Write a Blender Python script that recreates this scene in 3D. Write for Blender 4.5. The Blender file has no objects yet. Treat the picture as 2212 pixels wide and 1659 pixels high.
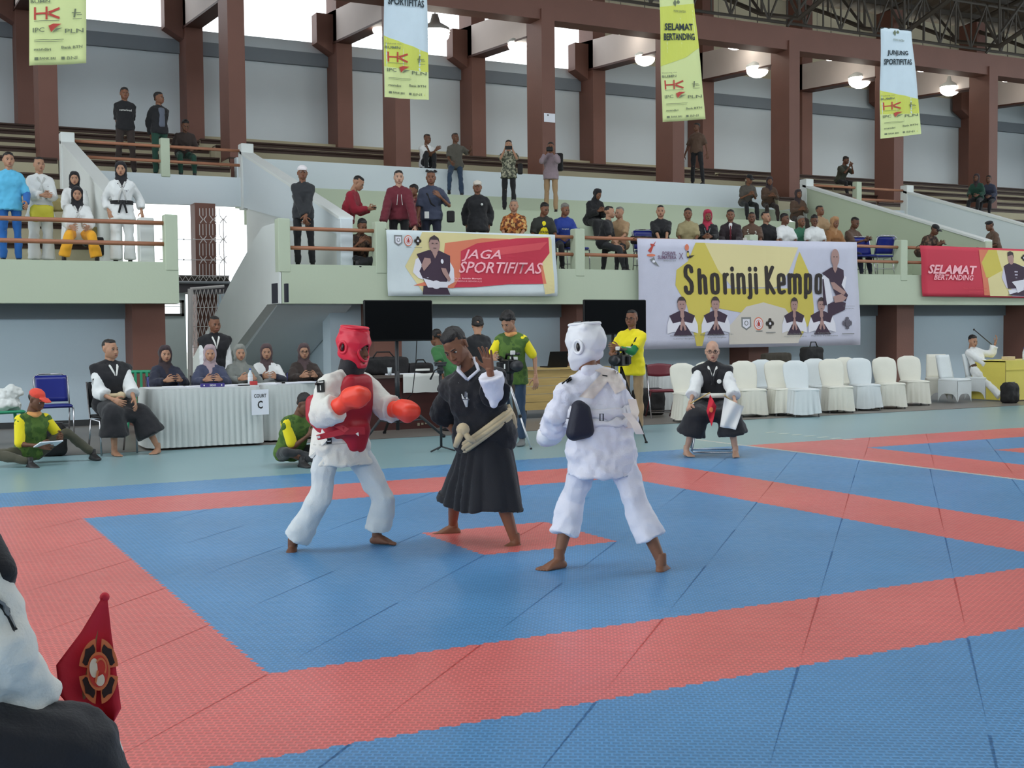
import bpy, bmesh, math, random
from mathutils import Vector, Matrix, Quaternion
random.seed(7)
S = bpy.context.scene
COL = S.collection
# ---------------------------------------------------------------- camera
CAM = Vector((-1.454, -5.015, 1.43)); YAW, PITCH, ROLL, FPX = .4815, -.0432, -.0094, 2661.2
_f = Vector((math.sin(YAW)*math.cos(PITCH), math.cos(YAW)*math.cos(PITCH), math.sin(PITCH)))
_r0 = Vector((math.cos(YAW), -math.sin(YAW), 0)); _u0 = _r0.cross(_f)
_r = _r0*math.cos(ROLL)+_u0*math.sin(ROLL); _u = _r.cross(_f)
cd = bpy.data.cameras.new('camera'); co = bpy.data.objects.new('camera', cd); COL.objects.link(co)
cd.sensor_width = 36; cd.lens = FPX/2212*36; cd.clip_end = 300; cd.clip_start = .05
co.matrix_world = Matrix(((_r.x, _u.x, -_f.x, CAM.x), (_r.y, _u.y, -_f.y, CAM.y), (_r.z, _u.z, -_f.z, CAM.z), (0, 0, 0, 1)))
S.camera = co
# ---------------------------------------------------------------- sky and exposure
W = bpy.data.worlds.new('overcast_sky'); S.world = W; W.use_nodes = True
bg = W.node_tree.nodes['Background']; bg.inputs[0].default_value = (.90, .965, 1, 1); bg.inputs[1].default_value = 2.5
S.view_settings.view_transform = 'Standard'; S.view_settings.look = 'None'
S.view_settings.exposure = .14; S.view_settings.gamma = 1; S.view_settings.use_curve_mapping = False

def ray(x, y): return _r*((x-1106)/FPX) - _u*((y-829.5)/FPX) + _f
def at(x, y, Y):
    d = ray(x, y); return CAM + d*((Y-CAM.y)/d.y)
def gp(x, y, z=0.):
    d = ray(x, y); return CAM + d*((z-CAM.z)/d.z)
def atX(x, y, X):
    d = ray(x, y); return CAM + d*((X-CAM.x)/d.x)
def V(*a): return Vector(a)

# ---------------------------------------------------------------- materials
def lin(c):
    return tuple((v/12.92 if v <= .04045 else ((v+.055)/1.055)**2.4) for v in [q/255 for q in c])+(1,)
_M = {}
def M(name, c, rough=.7, bump=0., bs=60., var=.06, vs=3., metal=0., emit=0., sheen=0., spec=None):
    if name in _M: return _M[name]
    m = bpy.data.materials.new(name); m.use_nodes = True; nt = m.node_tree; N = nt.nodes; L = nt.links
    b = N['Principled BSDF']; b.inputs['Roughness'].default_value = rough; b.inputs['Metallic'].default_value = metal
    if spec is not None: b.inputs['Specular IOR Level'].default_value = spec
    c = lin(c)
    if emit:
        b.inputs['Base Color'].default_value = c; b.inputs['Emission Color'].default_value = c; b.inputs['Emission Strength'].default_value = emit
    elif var:
        tc = N.new('ShaderNodeTexCoord'); n = N.new('ShaderNodeTexNoise'); n.inputs['Scale'].default_value = vs; n.inputs['Detail'].default_value = 3
        L.new(tc.outputs['Object'], n.inputs['Vector'])
        mx = N.new('ShaderNodeMix'); mx.data_type = 'RGBA'
        mx.inputs[6].default_value = tuple(max(0, q*(1-var)) for q in c[:3])+(1,); mx.inputs[7].default_value = tuple(min(1, q*(1+var)) for q in c[:3])+(1,)
        L.new(n.outputs[0], mx.inputs[0]); L.new(mx.outputs[2], b.inputs['Base Color'])
    else: b.inputs['Base Color'].default_value = c
    if sheen: b.inputs['Sheen Weight'].default_value = sheen
    if bump:
        tc = N.new('ShaderNodeTexCoord'); n = N.new('ShaderNodeTexNoise'); n.inputs['Scale'].default_value = bs; n.inputs['Detail'].default_value = 4
        bp = N.new('ShaderNodeBump'); bp.inputs['Strength'].default_value = bump; bp.inputs['Distance'].default_value = .01
        L.new(tc.outputs['Object'], n.inputs['Vector']); L.new(n.outputs[0], bp.inputs['Height']); L.new(bp.outputs[0], b.inputs['Normal'])
    _M[name] = m; return m
def pat(name, cols, scale=22., kind='vor', rough=.8):
    """printed cloth: cells of several colours"""
    if name in _M: return _M[name]
    m = bpy.data.materials.new(name); m.use_nodes = True; nt = m.node_tree; N = nt.nodes; L = nt.links
    b = N['Principled BSDF']; b.inputs['Roughness'].default_value = rough
    tc = N.new('ShaderNodeTexCoord'); r = N.new('ShaderNodeValToRGB'); r.color_ramp.interpolation = 'CONSTANT'
    if kind == 'vor':
        t = N.new('ShaderNodeTexVoronoi'); t.inputs['Scale'].default_value = scale; out = t.outputs['Color']
        sp = N.new('ShaderNodeSeparateColor'); L.new(out, sp.inputs[0]); out = sp.outputs[0]
    elif kind == 'noise':
        t = N.new('ShaderNodeTexNoise'); t.inputs['Scale'].default_value = scale; t.inputs['Detail'].default_value = 2; out = t.outputs[0]
    else:
        t = N.new('ShaderNodeTexWave'); t.inputs['Scale'].default_value = scale; t.inputs['Distortion'].default_value = 5; t.bands_direction = 'Z'; t.inputs['Detail Scale'].default_value = 3; out = t.outputs[1]
    L.new(tc.outputs['Object'], t.inputs['Vector']); L.new(out, r.inputs[0])
    e = r.color_ramp.elements; n = len(cols)
    lo, hi = (.3, .7) if kind == 'noise' else (0, 1)
    while len(e) < n: e.new(.5)
    for i, c in enumerate(cols): e[i].position = lo+(hi-lo)*i/n; e[i].color = lin(c)
    e[0].position = 0
    L.new(r.outputs[0], b.inputs['Base Color']); _M[name] = m; return m
def wood(name, c, scale=2., rough=.5, axis='X'):
    if name in _M: return _M[name]
    m = bpy.data.materials.new(name); m.use_nodes = True; nt = m.node_tree; N = nt.nodes; L = nt.links
    b = N['Principled BSDF']; b.inputs['Roughness'].default_value = rough
    tc = N.new('ShaderNodeTexCoord'); mp = N.new('ShaderNodeMapping'); mp.inputs['Scale'].default_value = {'X': (1, 12, 12), 'Z': (12, 12, 1)}[axis]
    n = N.new('ShaderNodeTexNoise'); n.inputs['Scale'].default_value = scale; n.inputs['Detail'].default_value = 4
    mx = N.new('ShaderNodeMix'); mx.data_type = 'RGBA'; c = lin(c)
    mx.inputs[6].default_value = tuple(q*.7 for q in c[:3])+(1,); mx.inputs[7].default_value = tuple(min(1, q*1.2) for q in c[:3])+(1,)
    L.new(tc.outputs['Object'], mp.inputs[0]); L.new(mp.outputs[0], n.inputs['Vector']); L.new(n.outputs[0], mx.inputs[0]); L.new(mx.outputs[2], b.inputs['Base Color'])
    _M[name] = m; return m
def mat_foam(name, c):
    """foam puzzle mat: woven relief, worn sheen"""
    m = bpy.data.materials.new(name); m.use_nodes = True; nt = m.node_tree; N = nt.nodes; L = nt.links
    b = N['Principled BSDF']; b.inputs['Specular IOR Level'].default_value = .75
    g = N.new('ShaderNodeNewGeometry')
    mp = N.new('ShaderNodeMapping'); mp.inputs['Rotation'].default_value = (0, 0, math.radians(31)); L.new(g.outputs['Position'], mp.inputs[0])
    br = N.new('ShaderNodeTexBrick'); br.offset = .5; br.inputs['Scale'].default_value = 1; br.inputs['Mortar Size'].default_value = .0058
    br.inputs['Mortar Smooth'].default_value = .6; br.inputs['Brick Width'].default_value = .033; br.inputs['Row Height'].default_value = .029
    L.new(mp.outputs[0], br.inputs['Vector'])
    n = N.new('ShaderNodeTexNoise'); n.inputs['Scale'].default_value = .9; n.inputs['Detail'].default_value = 5; L.new(g.outputs['Position'], n.inputs['Vector'])
    n2 = N.new('ShaderNodeTexNoise'); n2.inputs['Scale'].default_value = 14; n2.inputs['Detail'].default_value = 4; L.new(g.outputs['Position'], n2.inputs['Vector'])
    c = lin(c)
    mx = N.new('ShaderNodeMix'); mx.data_type = 'RGBA'
    mx.inputs[6].default_value = tuple(q*.70 for q in c[:3])+(1,); mx.inputs[7].default_value = tuple(min(1, q*1.20) for q in c[:3])+(1,)
    L.new(n.outputs[0], mx.inputs[0])
    m2 = N.new('ShaderNodeMix'); m2.data_type = 'RGBA'; m2.blend_type = 'MULTIPLY'; m2.inputs[0].default_value = 1
    cr = N.new('ShaderNodeMapRange'); cr.inputs[1].default_value = 0; cr.inputs[2].default_value = 1; cr.inputs[3].default_value = .70; cr.inputs[4].default_value = 1.0
    L.new(br.outputs['Fac'], cr.inputs[0]); L.new(mx.outputs[2], m2.inputs[6]); L.new(cr.outputs[0], m2.inputs[7]); L.new(m2.outputs[2], b.inputs['Base Color'])
    rr = N.new('ShaderNodeMapRange'); rr.inputs[3].default_value = .24; rr.inputs[4].default_value = .44; L.new(n2.outputs[0], rr.inputs[0]); L.new(rr.outputs[0], b.inputs['Roughness'])
    bp = N.new('ShaderNodeBump'); bp.inputs['Strength'].default_value = .35; bp.inputs['Distance'].default_value = .002
    L.new(br.outputs['Fac'], bp.inputs['Height'])
    bp2 = N.new('ShaderNodeBump'); bp2.inputs['Strength'].default_value = .25; bp2.inputs['Distance'].default_value = .01
    L.new(n2.outputs[0], bp2.inputs['Height']); L.new(bp.outputs[0], bp2.inputs['Normal']); L.new(bp2.outputs[0], b.inputs['Normal'])
    return m

# ---------------------------------------------------------------- mesh collector
class MB:
    def __init__(s): s.v = []; s.f = []; s.m = []; s.mi = 0
    def add(s, vs, fs, T=None):
        o = len(s.v); s.v += [tuple(T @ Vector(v)) if T else tuple(v) for v in vs]
        s.f += [tuple(i+o for i in f) for f in fs]; s.m += [s.mi]*len(fs); return s
    def box(s, x0, y0, z0, x1, y1, z1, T=None):
        vs = [(x0, y0, z0), (x1, y0, z0), (x1, y1, z0), (x0, y1, z0), (x0, y0, z1), (x1, y0, z1), (x1, y1, z1), (x0, y1, z1)]
        return s.add(vs, [(0, 3, 2, 1), (4, 5, 6, 7), (0, 1, 5, 4), (1, 2, 6, 5), (2, 3, 7, 6), (3, 0, 4, 7)], T)
    def rbox(s, x0, y0, z0, x1, y1, z1, r=.01, T=None):
        """box with chamfered vertical and horizontal edges"""
        vs = []; 
        for z, q in ((z0, r), (z0+r, 0), (z1-r, 0), (z1, r)):
            for (a, b_) in ((x0+q+r, y0+q), (x1-q-r, y0+q), (x1-q, y0+q+r), (x1-q, y1-q-r), (x1-q-r, y1-q), (x0+q+r, y1-q), (x0+q, y1-q-r), (x0+q, y0+q+r)): vs.append((a, b_, z))
        fs = [tuple(range(7, -1, -1)), tuple(range(24, 32))]
        for k in range(3):
            for i in range(8): j = (i+1) % 8; fs.append((k*8+i, k*8+j, k*8+8+j, k*8+8+i))
        return s.add(vs, fs, T)
    def tube(s, pts, r, n=8, cap=True, closed=False):
        pts = [Vector(p) for p in pts]; rs = r if isinstance(r, (list, tuple)) else [r]*len(pts)
        vs = []; k = len(pts); up = None
        for i, p in enumerate(pts):
            if closed: d = pts[(i+1) % k]-pts[i-1]
            else: d = pts[min(i+1, k-1)]-pts[max(i-1, 0)]
            d.normalize()
            if up is None:
                up = Vector((0, 0, 1)) if abs(d.z) < .9 else Vector((1, 0, 0))
            a = d.cross(up); 
            if a.length < 1e-4: a = d.cross(Vector((0, 1, 0)))
            a.normalize(); b_ = a.cross(d).normalized(); up = b_
            for j in range(n):
                t = 2*math.pi*j/n; vs.append(p+a*(rs[i]*math.cos(t))+b_*(rs[i]*math.sin(t)))
        fs = []
        for i in range(k if closed else k-1):
            for j in range(n): fs.append((i*n+j, i*n+(j+1) % n, ((i+1) % k)*n+(j+1) % n, ((i+1) % k)*n+j))
        if cap and not closed: fs += [tuple(range(n-1, -1, -1)), tuple(range((k-1)*n, k*n))]
        return s.add(vs, fs)
    def lathe(s, prof, n=16, T=None, cap=True):
        vs = [(r*math.cos(2*math.pi*j/n), r*math.sin(2*math.pi*j/n), z) for r, z in prof for j in range(n)]
        fs = [(i*n+j, i*n+(j+1) % n, (i+1)*n+(j+1) % n, (i+1)*n+j) for i in range(len(prof)-1) for j in range(n)]
        if cap: fs += [tuple(range(n-1, -1, -1)), tuple(range((len(prof)-1)*n, len(prof)*n))]
        return s.add(vs, fs, T)
    def prism(s, poly, d, T=None):
        """poly: 3d points of a flat outline, d: extrusion vector"""
        n = len(poly); d = Vector(d); vs = [Vector(p) for p in poly]; vs += [p+d for p in vs]
        return s.add(vs, [tuple(range(n-1, -1, -1)), tuple(range(n, 2*n))]+[(i, (i+1) % n, n+(i+1) % n, n+i) for i in range(n)], T)
    def ball(s, c, r, T=None, n=10):
        r = r if isinstance(r, (tuple, list)) else (r, r, r); vs = []; k = n//2+1
        for i in range(1, k):
            a = math.pi*i/k
            for j in range(n): t = 2*math.pi*j/n; vs.append((c[0]+r[0]*math.sin(a)*math.cos(t), c[1]+r[1]*math.sin(a)*math.sin(t), c[2]+r[2]*math.cos(a)))
        vs += [(c[0], c[1], c[2]+r[2]), (c[0], c[1], c[2]-r[2])]; m = (k-1)*n
        fs = [(i*n+j, (i+1)*n+j, (i+1)*n+(j+1) % n, i*n+(j+1) % n) for i in range(k-2) for j in range(n)]
        fs += [(m, j, (j+1) % n) for j in range(n)]+[(m+1, (k-2)*n+(j+1) % n, (k-2)*n+j) for j in range(n)]
        return s.add(vs, fs, T)
    def grid(s, nu, nv, fn, T=None):
        vs = [fn(i/nu, j/nv) for j in range(nv+1) for i in range(nu+1)]
        return s.add(vs, [(j*(nu+1)+i, j*(nu+1)+i+1, (j+1)*(nu+1)+i+1, (j+1)*(nu+1)+i) for j in range(nv) for i in range(nu)], T)
    def mesh(s, name, mats, smooth=False):
        me = bpy.data.meshes.new(name); me.from_pydata(s.v, [], s.f)
        for m in (mats if isinstance(mats, (list, tuple)) else [mats]): me.materials.append(m)
        if s.m and max(s.m) > 0: me.polygons.foreach_set('material_index', s.m)
        if smooth: me.polygons.foreach_set('use_smooth', [True]*len(me.polygons))
        me.update(); return me
    def build(s, name, mats, parent=None, smooth=False, fix=True, **kw):
        me = s.mesh(name, mats, smooth)
        if fix:
            bm = bmesh.new(); bm.from_mesh(me); bmesh.ops.recalc_face_normals(bm, faces=bm.faces); bm.to_mesh(me); bm.free()
        o = bpy.data.objects.new(name, me); COL.objects.link(o)
        if parent: o.parent = parent
        for k, v in kw.items(): o[k] = v
        return o
def link(name, me, parent=None, M4=None, **kw):
    o = bpy.data.objects.new(name, me); COL.objects.link(o)
    if parent: o.parent = parent
    if M4 is not None: o.matrix_local = M4
    for k, v in kw.items(): o[k] = v
    return o
def thing(name, label, cat, loc=(0, 0, 0), rz=0., group=None):
    o = bpy.data.objects.new(name, None); COL.objects.link(o); o.empty_display_size = .1
    o.location = loc; o.rotation_euler = (0, 0, rz); o['label'] = label; o['category'] = cat
    if group: o['group'] = group
    return o
def tag(o, label, cat, group=None):
    o['label'] = label; o['category'] = cat
    if group: o['group'] = group
    return o
def struct(o): o['kind'] = 'structure'; return o
def dup(root, loc, rz, label=None):
    def rec(o, par):
        c = o.copy(); COL.objects.link(c); c.parent = par
        for ch in [q for q in KIDS.get(o.name, [])]: rec(ch, c)
        return c
    r = rec(root, None); r.location = loc; r.rotation_euler = (0, 0, rz)
    if label: r['label'] = label
    return r
KIDS = {}
def remember(root):
    """note the child tree of a finished prototype so copies need no search"""
    for o in COL.objects:
        if o.parent: KIDS.setdefault(o.parent.name, [])
    for o in COL.objects:
        if o.parent and o not in KIDS[o.parent.name]: KIDS[o.parent.name].append(o)
def facing(loc, deg=0.):
    """z rotation that turns local -Y to the camera, then by deg to the image right"""
    d = CAM-Vector(loc); return math.atan2(d.x, -d.y)+math.radians(deg)

# ---------------------------------------------------------------- deferred meshes (remeshed bodies, lettering)
JOBS = []; PROTO = {}
_ico = None
def ico():
    global _ico
    if _ico is None:
        b = bmesh.new(); bmesh.ops.create_icosphere(b, subdivisions=2, radius=1); _ico = ([v.co.copy() for v in b.verts], [tuple(v.index for v in f.verts) for f in b.faces]); b.free()
    return _ico
def blobmesh(name, prims):
    """prims: ('s',c,r|(rx,ry,rz)[,quat]) ball, ('h',[(p,r),...]) hull of balls, ('c',p0,r0,p1,r1[,flat]) frustum, ('b',...) box prism"""
    bm = bmesh.new(); iv, jf = ico()
    for p in prims:
        if p[0] == 's':
            r = p[2] if isinstance(p[2], (tuple, list)) else (p[2],)*3; q = p[3] if len(p) > 3 else None; vs = []
            for v in iv:
                w = Vector((v.x*r[0], v.y*r[1], v.z*r[2]))
                if q: w = q @ w
                vs.append(bm.verts.new(w+Vector(p[1])))
            for f in jf: bm.faces.new([vs[i] for i in f])
        elif p[0] == 'h':
            vs = []
            for c, r in p[1]:
                r = r if isinstance(r, (tuple, list)) else (r,)*3
                for v in iv: vs.append(bm.verts.new((c[0]+v.x*r[0], c[1]+v.y*r[1], c[2]+v.z*r[2])))
            g = bmesh.ops.convex_hull(bm, input=vs, use_existing_faces=False)
            bmesh.ops.delete(bm, geom=[e for e in g['geom_interior'] if isinstance(e, bmesh.types.BMVert)], context='VERTS')
        elif p[0] == 'c':
            a, b_ = Vector(p[1]), Vector(p[3]); d = (b_-a).normalized(); fl = p[5] if len(p) > 5 else None
            if fl: u = Vector(fl[0]); u = (u-d*u.dot(d)).normalized(); k = fl[1]
            else: u = d.orthogonal().normalized(); k = 1
            w = d.cross(u); n = 18; rings = []
            for c, r in ((a, p[2]), (b_, p[4])): rings.append([bm.verts.new(c+u*(r*math.cos(2*math.pi*j/n))+w*(r*k*math.sin(2*math.pi*j/n))) for j in range(n)])
            for j in range(n): bm.faces.new((rings[0][j], rings[0][(j+1) % n], rings[1][(j+1) % n], rings[1][j]))
            bm.faces.new(rings[0][::-1]); bm.faces.new(rings[1])
        elif p[0] == 'r':   # hull of ellipse rings: (centre, ax, ay) with ax, ay vectors
            vs = []
            for c, ax, ay in p[1]:
                for j in range(24): a = 2*math.pi*j/24; vs.append(bm.verts.new(Vector(c)+Vector(ax)*math.cos(a)+Vector(ay)*math.sin(a)))
            g = bmesh.ops.convex_hull(bm, input=vs, use_existing_faces=False)
            bmesh.ops.delete(bm, geom=[e for e in g['geom_interior'] if isinstance(e, bmesh.types.BMVert)], context='VERTS')
    bmesh.ops.recalc_face_normals(bm, faces=bm.faces)
    me = bpy.data.meshes.new(name); bm.to_mesh(me); bm.free(); return me
def wrap(o, target, off=.006):
    w = o.modifiers.new('w', 'SHRINKWRAP'); w.target = target; w.wrap_method = 'NEAREST_SURFACEPOINT'; w.wrap_mode = 'ABOVE_SURFACE'; w.offset = off
    q = o.modifiers.new('t', 'SOLIDIFY'); q.thickness = .003; q.offset = 1
    return o
_tex = {}
def clouds(sc):
    if sc not in _tex:
        t = bpy.data.textures.new('folds', 'CLOUDS'); t.noise_scale = sc; t.noise_depth = 1; _tex[sc] = t
    return _tex[sc]
def blob(name, prims, mats, parent=None, vox=.02, sm=4, dec=None, wr=None, joins=None, label=None, cut=None, pleat=None):
    me = blobmesh(name, prims)
    for m in (mats if isinstance(mats, (list, tuple)) else [mats]): me.materials.append(m)
    o = bpy.data.objects.new(name, me); COL.objects.link(o)
    if parent: o.parent = parent
    r = o.modifiers.new('r', 'REMESH'); r.mode = 'VOXEL'; r.voxel_size = vox; r.adaptivity = 0
    if sm: s_ = o.modifiers.new('s', 'SMOOTH'); s_.iterations = sm; s_.factor = .5
    if wr:
        for sc, st in wr:
            d = o.modifiers.new('d', 'DISPLACE'); d.texture = clouds(sc); d.strength = st; d.mid_level = .5; d.texture_coords = 'LOCAL'
    if dec: q = o.modifiers.new('q', 'DECIMATE'); q.ratio = dec
    if label: o['label'] = label
    JOBS.append(('blob', o, joins, cut, pleat)); return o
def text(body, mat, parent, fit, name='lettering', shear=0., bold=0., label=None, align='CENTER'):
    """fit(u,v)->point, u,v in 0..1 over the text's own bounds"""
    c = bpy.data.curves.new(name, 'FONT'); c.body = body; c.size = 1; c.shear = shear; c.offset = bold; c.resolution_u = 2; c.align_x = align; c.space_line = .95
    c.fill_mode = 'BOTH'
    o = bpy.data.objects.new(name, c); COL.objects.link(o); JOBS.append(('text', o, mat, parent, fit, label)); return o
def finalize():
    dg = bpy.context.evaluated_depsgraph_get(); dg.update()
    got = []
    for j in JOBS:
        got.append(bpy.data.meshes.new_from_object(j[1].evaluated_get(dg), depsgraph=dg))
    for j, me in zip(JOBS, got):
        if j[0] == 'blob' and j[1].name.startswith('_proto'):
            me.name = j[1].name; PROTO[j[1].name] = me
            if '_head_' in me.name: facebits(me)
    for j, me in zip(JOBS, got):
        o = j[1]
        if j[0] == 'text':
            _, o, mat, parent, fit, label = j; nm = o.name; me.materials.clear(); me.materials.append(mat)
            xs = [v.co.x for v in me.vertices]; ys = [v.co.y for v in me.vertices]
            if not xs: bpy.data.objects.remove(o); continue
            x0, x1, y0, y1 = min(xs), max(xs), min(ys), max(ys)
            for v in me.vertices: v.co = fit((v.co.x-x0)/max(1e-6, x1-x0), (v.co.y-y0)/max(1e-6, y1-y0))
            base = nm.split('.')[0]; bpy.data.objects.remove(o)
            n = bpy.data.objects.new(base, me); me.name = base; COL.objects.link(n); n.parent = parent
            if label: n['label'] = label
            continue
        if o.name.startswith('_proto'): continue
        _, o, joins, cut, pleat = j
        old = o.data; o.modifiers.clear(); nm = old.name
        if pleat: pleat(me)
        if joins or cut:
            bm = bmesh.new(); bm.from_mesh(me)
            if cut: 
                bmesh.ops.delete(bm, geom=[v for v in bm.verts if cut(v.co)], context='VERTS')
            for pn, T, off in (joins or []):
                t = PROTO[pn].copy(); t.transform(T); k = len(bm.faces); bm.from_mesh(t); bm.faces.ensure_lookup_table()
                if T.determinant() < 0: bmesh.ops.reverse_faces(bm, faces=bm.faces[k:])
                bpy.data.meshes.remove(t)
            bm.to_mesh(me); bm.free()
        me.polygons.foreach_set('use_smooth', [True]*len(me.polygons)); me.update()
        o.data = me; bpy.data.meshes.remove(old); me.name = nm
    for j in JOBS:
        try:
            if j[0] == 'blob' and j[1].name.startswith('_proto'): bpy.data.objects.remove(j[1])
        except ReferenceError: pass
# ================================================================= the hall
P_wall = M('wall_paint', (214, 223, 228), .8, .15, 40, .04, .8); P_low = M('lower_wall_paint', (206, 224, 236), .75, .15, 40, .05, .7)
P_white = M('white_plaster', (222, 226, 224), .8, .1, 40, .03); P_green = M('pale_green_paint', (190, 201, 178), .7, .12, 30, .05, .6)
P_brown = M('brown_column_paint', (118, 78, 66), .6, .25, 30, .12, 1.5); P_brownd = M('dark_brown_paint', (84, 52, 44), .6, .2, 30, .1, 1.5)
P_grey = M('grey_band_paint', (128, 136, 144), .8, .1, 40, .04); P_beam = M('beam_paint', (226, 212, 206), .75, .1, 30, .04)
P_cream = M('cream_panel', (214, 206, 180), .8, .1, 10, .06); P_curb = M('tier_concrete', (176, 168, 142), .8, .2, 25, .08, 1.2)
P_rail = wood('rail_wood', (176, 118, 88), 3, .45); P_plank = wood('bench_wood', (66, 44, 34), 2, .6)
P_steel = M('truss_paint', (74, 66, 58), .6, 0, 0, .15, 4); P_roof = M('roof_sheet', (104, 90, 78), .6, .2, 8, .15, 1); P_trans = M('clear_roof_sheet', (235, 240, 240), .4, 0)
P_floor = M('hall_floor_paint', (136, 168, 174), .30, .05, 6, .10, .35, spec=.5); P_fl2 = M('floor_border', (118, 112, 106), .4, .1, 8, .1, .5); P_out = M('ground_outside', (190, 190, 180), .9)
P_skirt = M('skirting', (60, 62, 64), .6)
YB, YW0 = 14.2, 15.2; ZD = 2.5
XL1, XL2, XR1, XR2 = 2.1, 5.64, 20.7, 24.3; BAY = 3.9; YP, YR, YWALL = 21.8, 25.8, 26.6
m = MB(); m.box(-40, -30, -.2, 60, 15.25, 0); struct(m.build('floor', P_floor))
m = MB(); m.box(-40, 10.35, .002, 60, 15.24, .006); struct(m.build('trim_1', P_fl2))
m = MB(); m.box(-60, 15.25, -.25, 80, 90, -.02); struct(m.build('ground_outside', P_out))
# painted court lines on the hall floor
m = MB()
for i in range(7):
    a = gp(1655+i*28, 935+i*2.6); m.box(a.x-.0, a.y-.03, .001, a.x+.16, a.y+.03, .004)
struct(m.build('trim_2', M('line_paint', (215, 222, 214), .5)))
# lower wall with its dark band beam
def wall_piece(name, x0, x1):
    w = MB(); w.box(x0, YW0, 0, x1, YW0+.25, 2.2); o = struct(w.build(name, P_low))
    b = MB(); b.box(x0, YW0-.06, 1.68, x1, YW0, 1.93); b.build('beam_band', P_grey, o)
    b = MB(); b.box(x0, YW0-.02, 0.002, x1, YW0, .10); b.build('skirting', P_skirt, o)
wall_piece('wall_left', -30, 2.2); wall_piece('wall_back', 6.2, 50)
m = MB(); m.box(5.6, YW0, 0, 6.2, YW0+.4, 2.35); struct(m.build('wall_return', P_low))
# lower pillars
for k in range(0, 8):
    x = 2.18+k*3.98+(0 if k else 0)
    if k == 1: x = 6.16
    m = MB(); m.box(x, 14.58, 0, x+.5, YW0+.02, 1.93); o = m.build('pillar', P_brown)
    tag(o, 'brown painted lower pillar under the balcony, '+['at the left balcony end by the seated master', 'behind the red fighter', 'behind the camera operator', 'behind the big white banner', 'between the white banner and the red banner', 'at the right edge by the yellow table', 'beyond the right edge of view', 'far beyond the right edge'][k], 'pillar')
# balcony slab, posts, rails
def balcony(x0, x1, name):
    m = MB(); m.box(x0, YB, 1.9, x1, YB+.16, 2.53); m.box(x0, YB+.16, 2.3, x1, 16.6, 2.5); m.box(x0, YB+.16, 1.9, x1, YB+.4, 2.3); return struct(m.build(name, P_green))
bl = balcony(-30, 2.82, 'balcony_left'); br = balcony(4.45, 60, 'balcony_right')
m = MB(); m.box(4.405, YB+.002, 1.9, 4.44, YW0+.9, 2.53); m.build('end_wall', P_white, br)
post_x = [4.5, 6.16, 10.0, 13.95, 17.92, 21.9, 25.9]
for i, x in enumerate(post_x):
    m = MB(); w = .10; m.rbox(x-w, YB-.01, 2.4, x+w, YB+.19, 3.26, .012); m.build('rail_post', P_green, br)
for x in (2.72, -1.2): m = MB(); m.rbox(x-.1, YB-.01, 2.4, x+.1, YB+.19, 3.26, .012); m.build('rail_post', P_green, bl)
for a, b in zip(post_x[:-1], post_x[1:]):
    for z in (3.11, 2.80): m = MB(); m.tube([(a+.1, YB+.09, z), (b-.1, YB+.09, z)], .032); m.build('handrail', P_rail, br, True)
for a, b in ((-1.2, 2.72), (-5, -1.2)):
    for z in (3.13, 2.81): m = MB(); m.tube([(a+.1, YB+.09, z), (b-.1, YB+.09, z)], .034); m.build('handrail', P_rail, bl, True)
# lower tiers (pale green risers) of the terrace
low = [(16.6, 2.92), (17.7, 3.34), (18.8, 3.76), (19.9, 4.17), (21.0, 4.59)]
def tiers(name, x0, x1, steps, mat, y_end, plank=False, zbase=None):
    root = None
    for i, (y, z) in enumerate(steps):
        zb = steps[i-1][1] if i else (zbase or ZD)-.02
        m = MB(); m.box(x0, y, zb-.02, x1, (steps[i+1][0] if i+1 < len(steps) else y_end)+.02, z)
        if root is None: o = root = struct(m.build(name, mat))
        else: o = m.build('step', mat, root)
        if plank:
            p = MB(); p.box(x0+.02, y-.06, z, x1-.02, y+.30, z+.035); p.build('bench_plank', P_plank, root)
            p = MB(); p.box(x0+.02, y-.012, z-.07, x1-.02, y, z); p.build('bench_shade', P_plank, root)  # dark strip on the riser stands for the shade beneath the plank
    return root
tiers('terrace_middle', XL2+.1, XR1-.1, low, P_green, 21.7)
tiers('terrace_left', -30, XL1, low, P_curb, 21.7, True)
tiers('terrace_right', XR2+.1, 60, low, P_curb, 21.7, True)
m = MB(); m.box(XL2+.12, 21.6, 4.55, XR1-.12, 21.85, 5.25); struct(m.build('wall_parapet', P_wall))
upc = [(21.85, 5.24), (23.0, 5.66), (24.4, 6.0), (25.9, 6.36)]
for a, b, nm in ((-30, XL1, 'terrace_upper_left'), (XL1, XL2, 'terrace_bridge_left'), (XR1, XR2, 'terrace_bridge_right'), (XR2, 60, 'terrace_upper_right')):
    tiers(nm, a+.01, b-.01, [(21.6, 4.98), (22.5, 5.3), (23.4, 5.62), (24.3, 5.93), (25.2, 6.2)], P_curb, 26.0, True, 4.6)
tiers('terrace_upper_middle', XL2, XR1, upc[:3], P_curb, 26.0, True, 4.6)
m = MB(); m.box(-30, 26.0, 5, 60, YWALL, 6.36); struct(m.build('trim_3', P_curb))
# platforms over the two stair openings
for x0, x1, nm, px in ((XL1, XL2, 'platform_left', (3.98,)), (XR1, XR2, 'platform_right', (22.5,))):
    m = MB(); m.box(x0, 20.4, 4.06, x1, 20.55, 4.66); m.box(x0, 20.5, 4.4, x1, 21.7, 4.64); o = struct(m.build(nm, P_wall))
    for x in px: p = MB(); p.rbox(x-.09, 20.38, 4.6, x+.09, 20.56, 5.38, .01); p.build('rail_post', P_green, o)
    for z in (5.22, 4.92):
        p = MB(); p.tube([(x0+.05, 20.46, z), (x1-.05, 20.46, z)], .032); p.build('handrail', P_rail, o, True)
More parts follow.
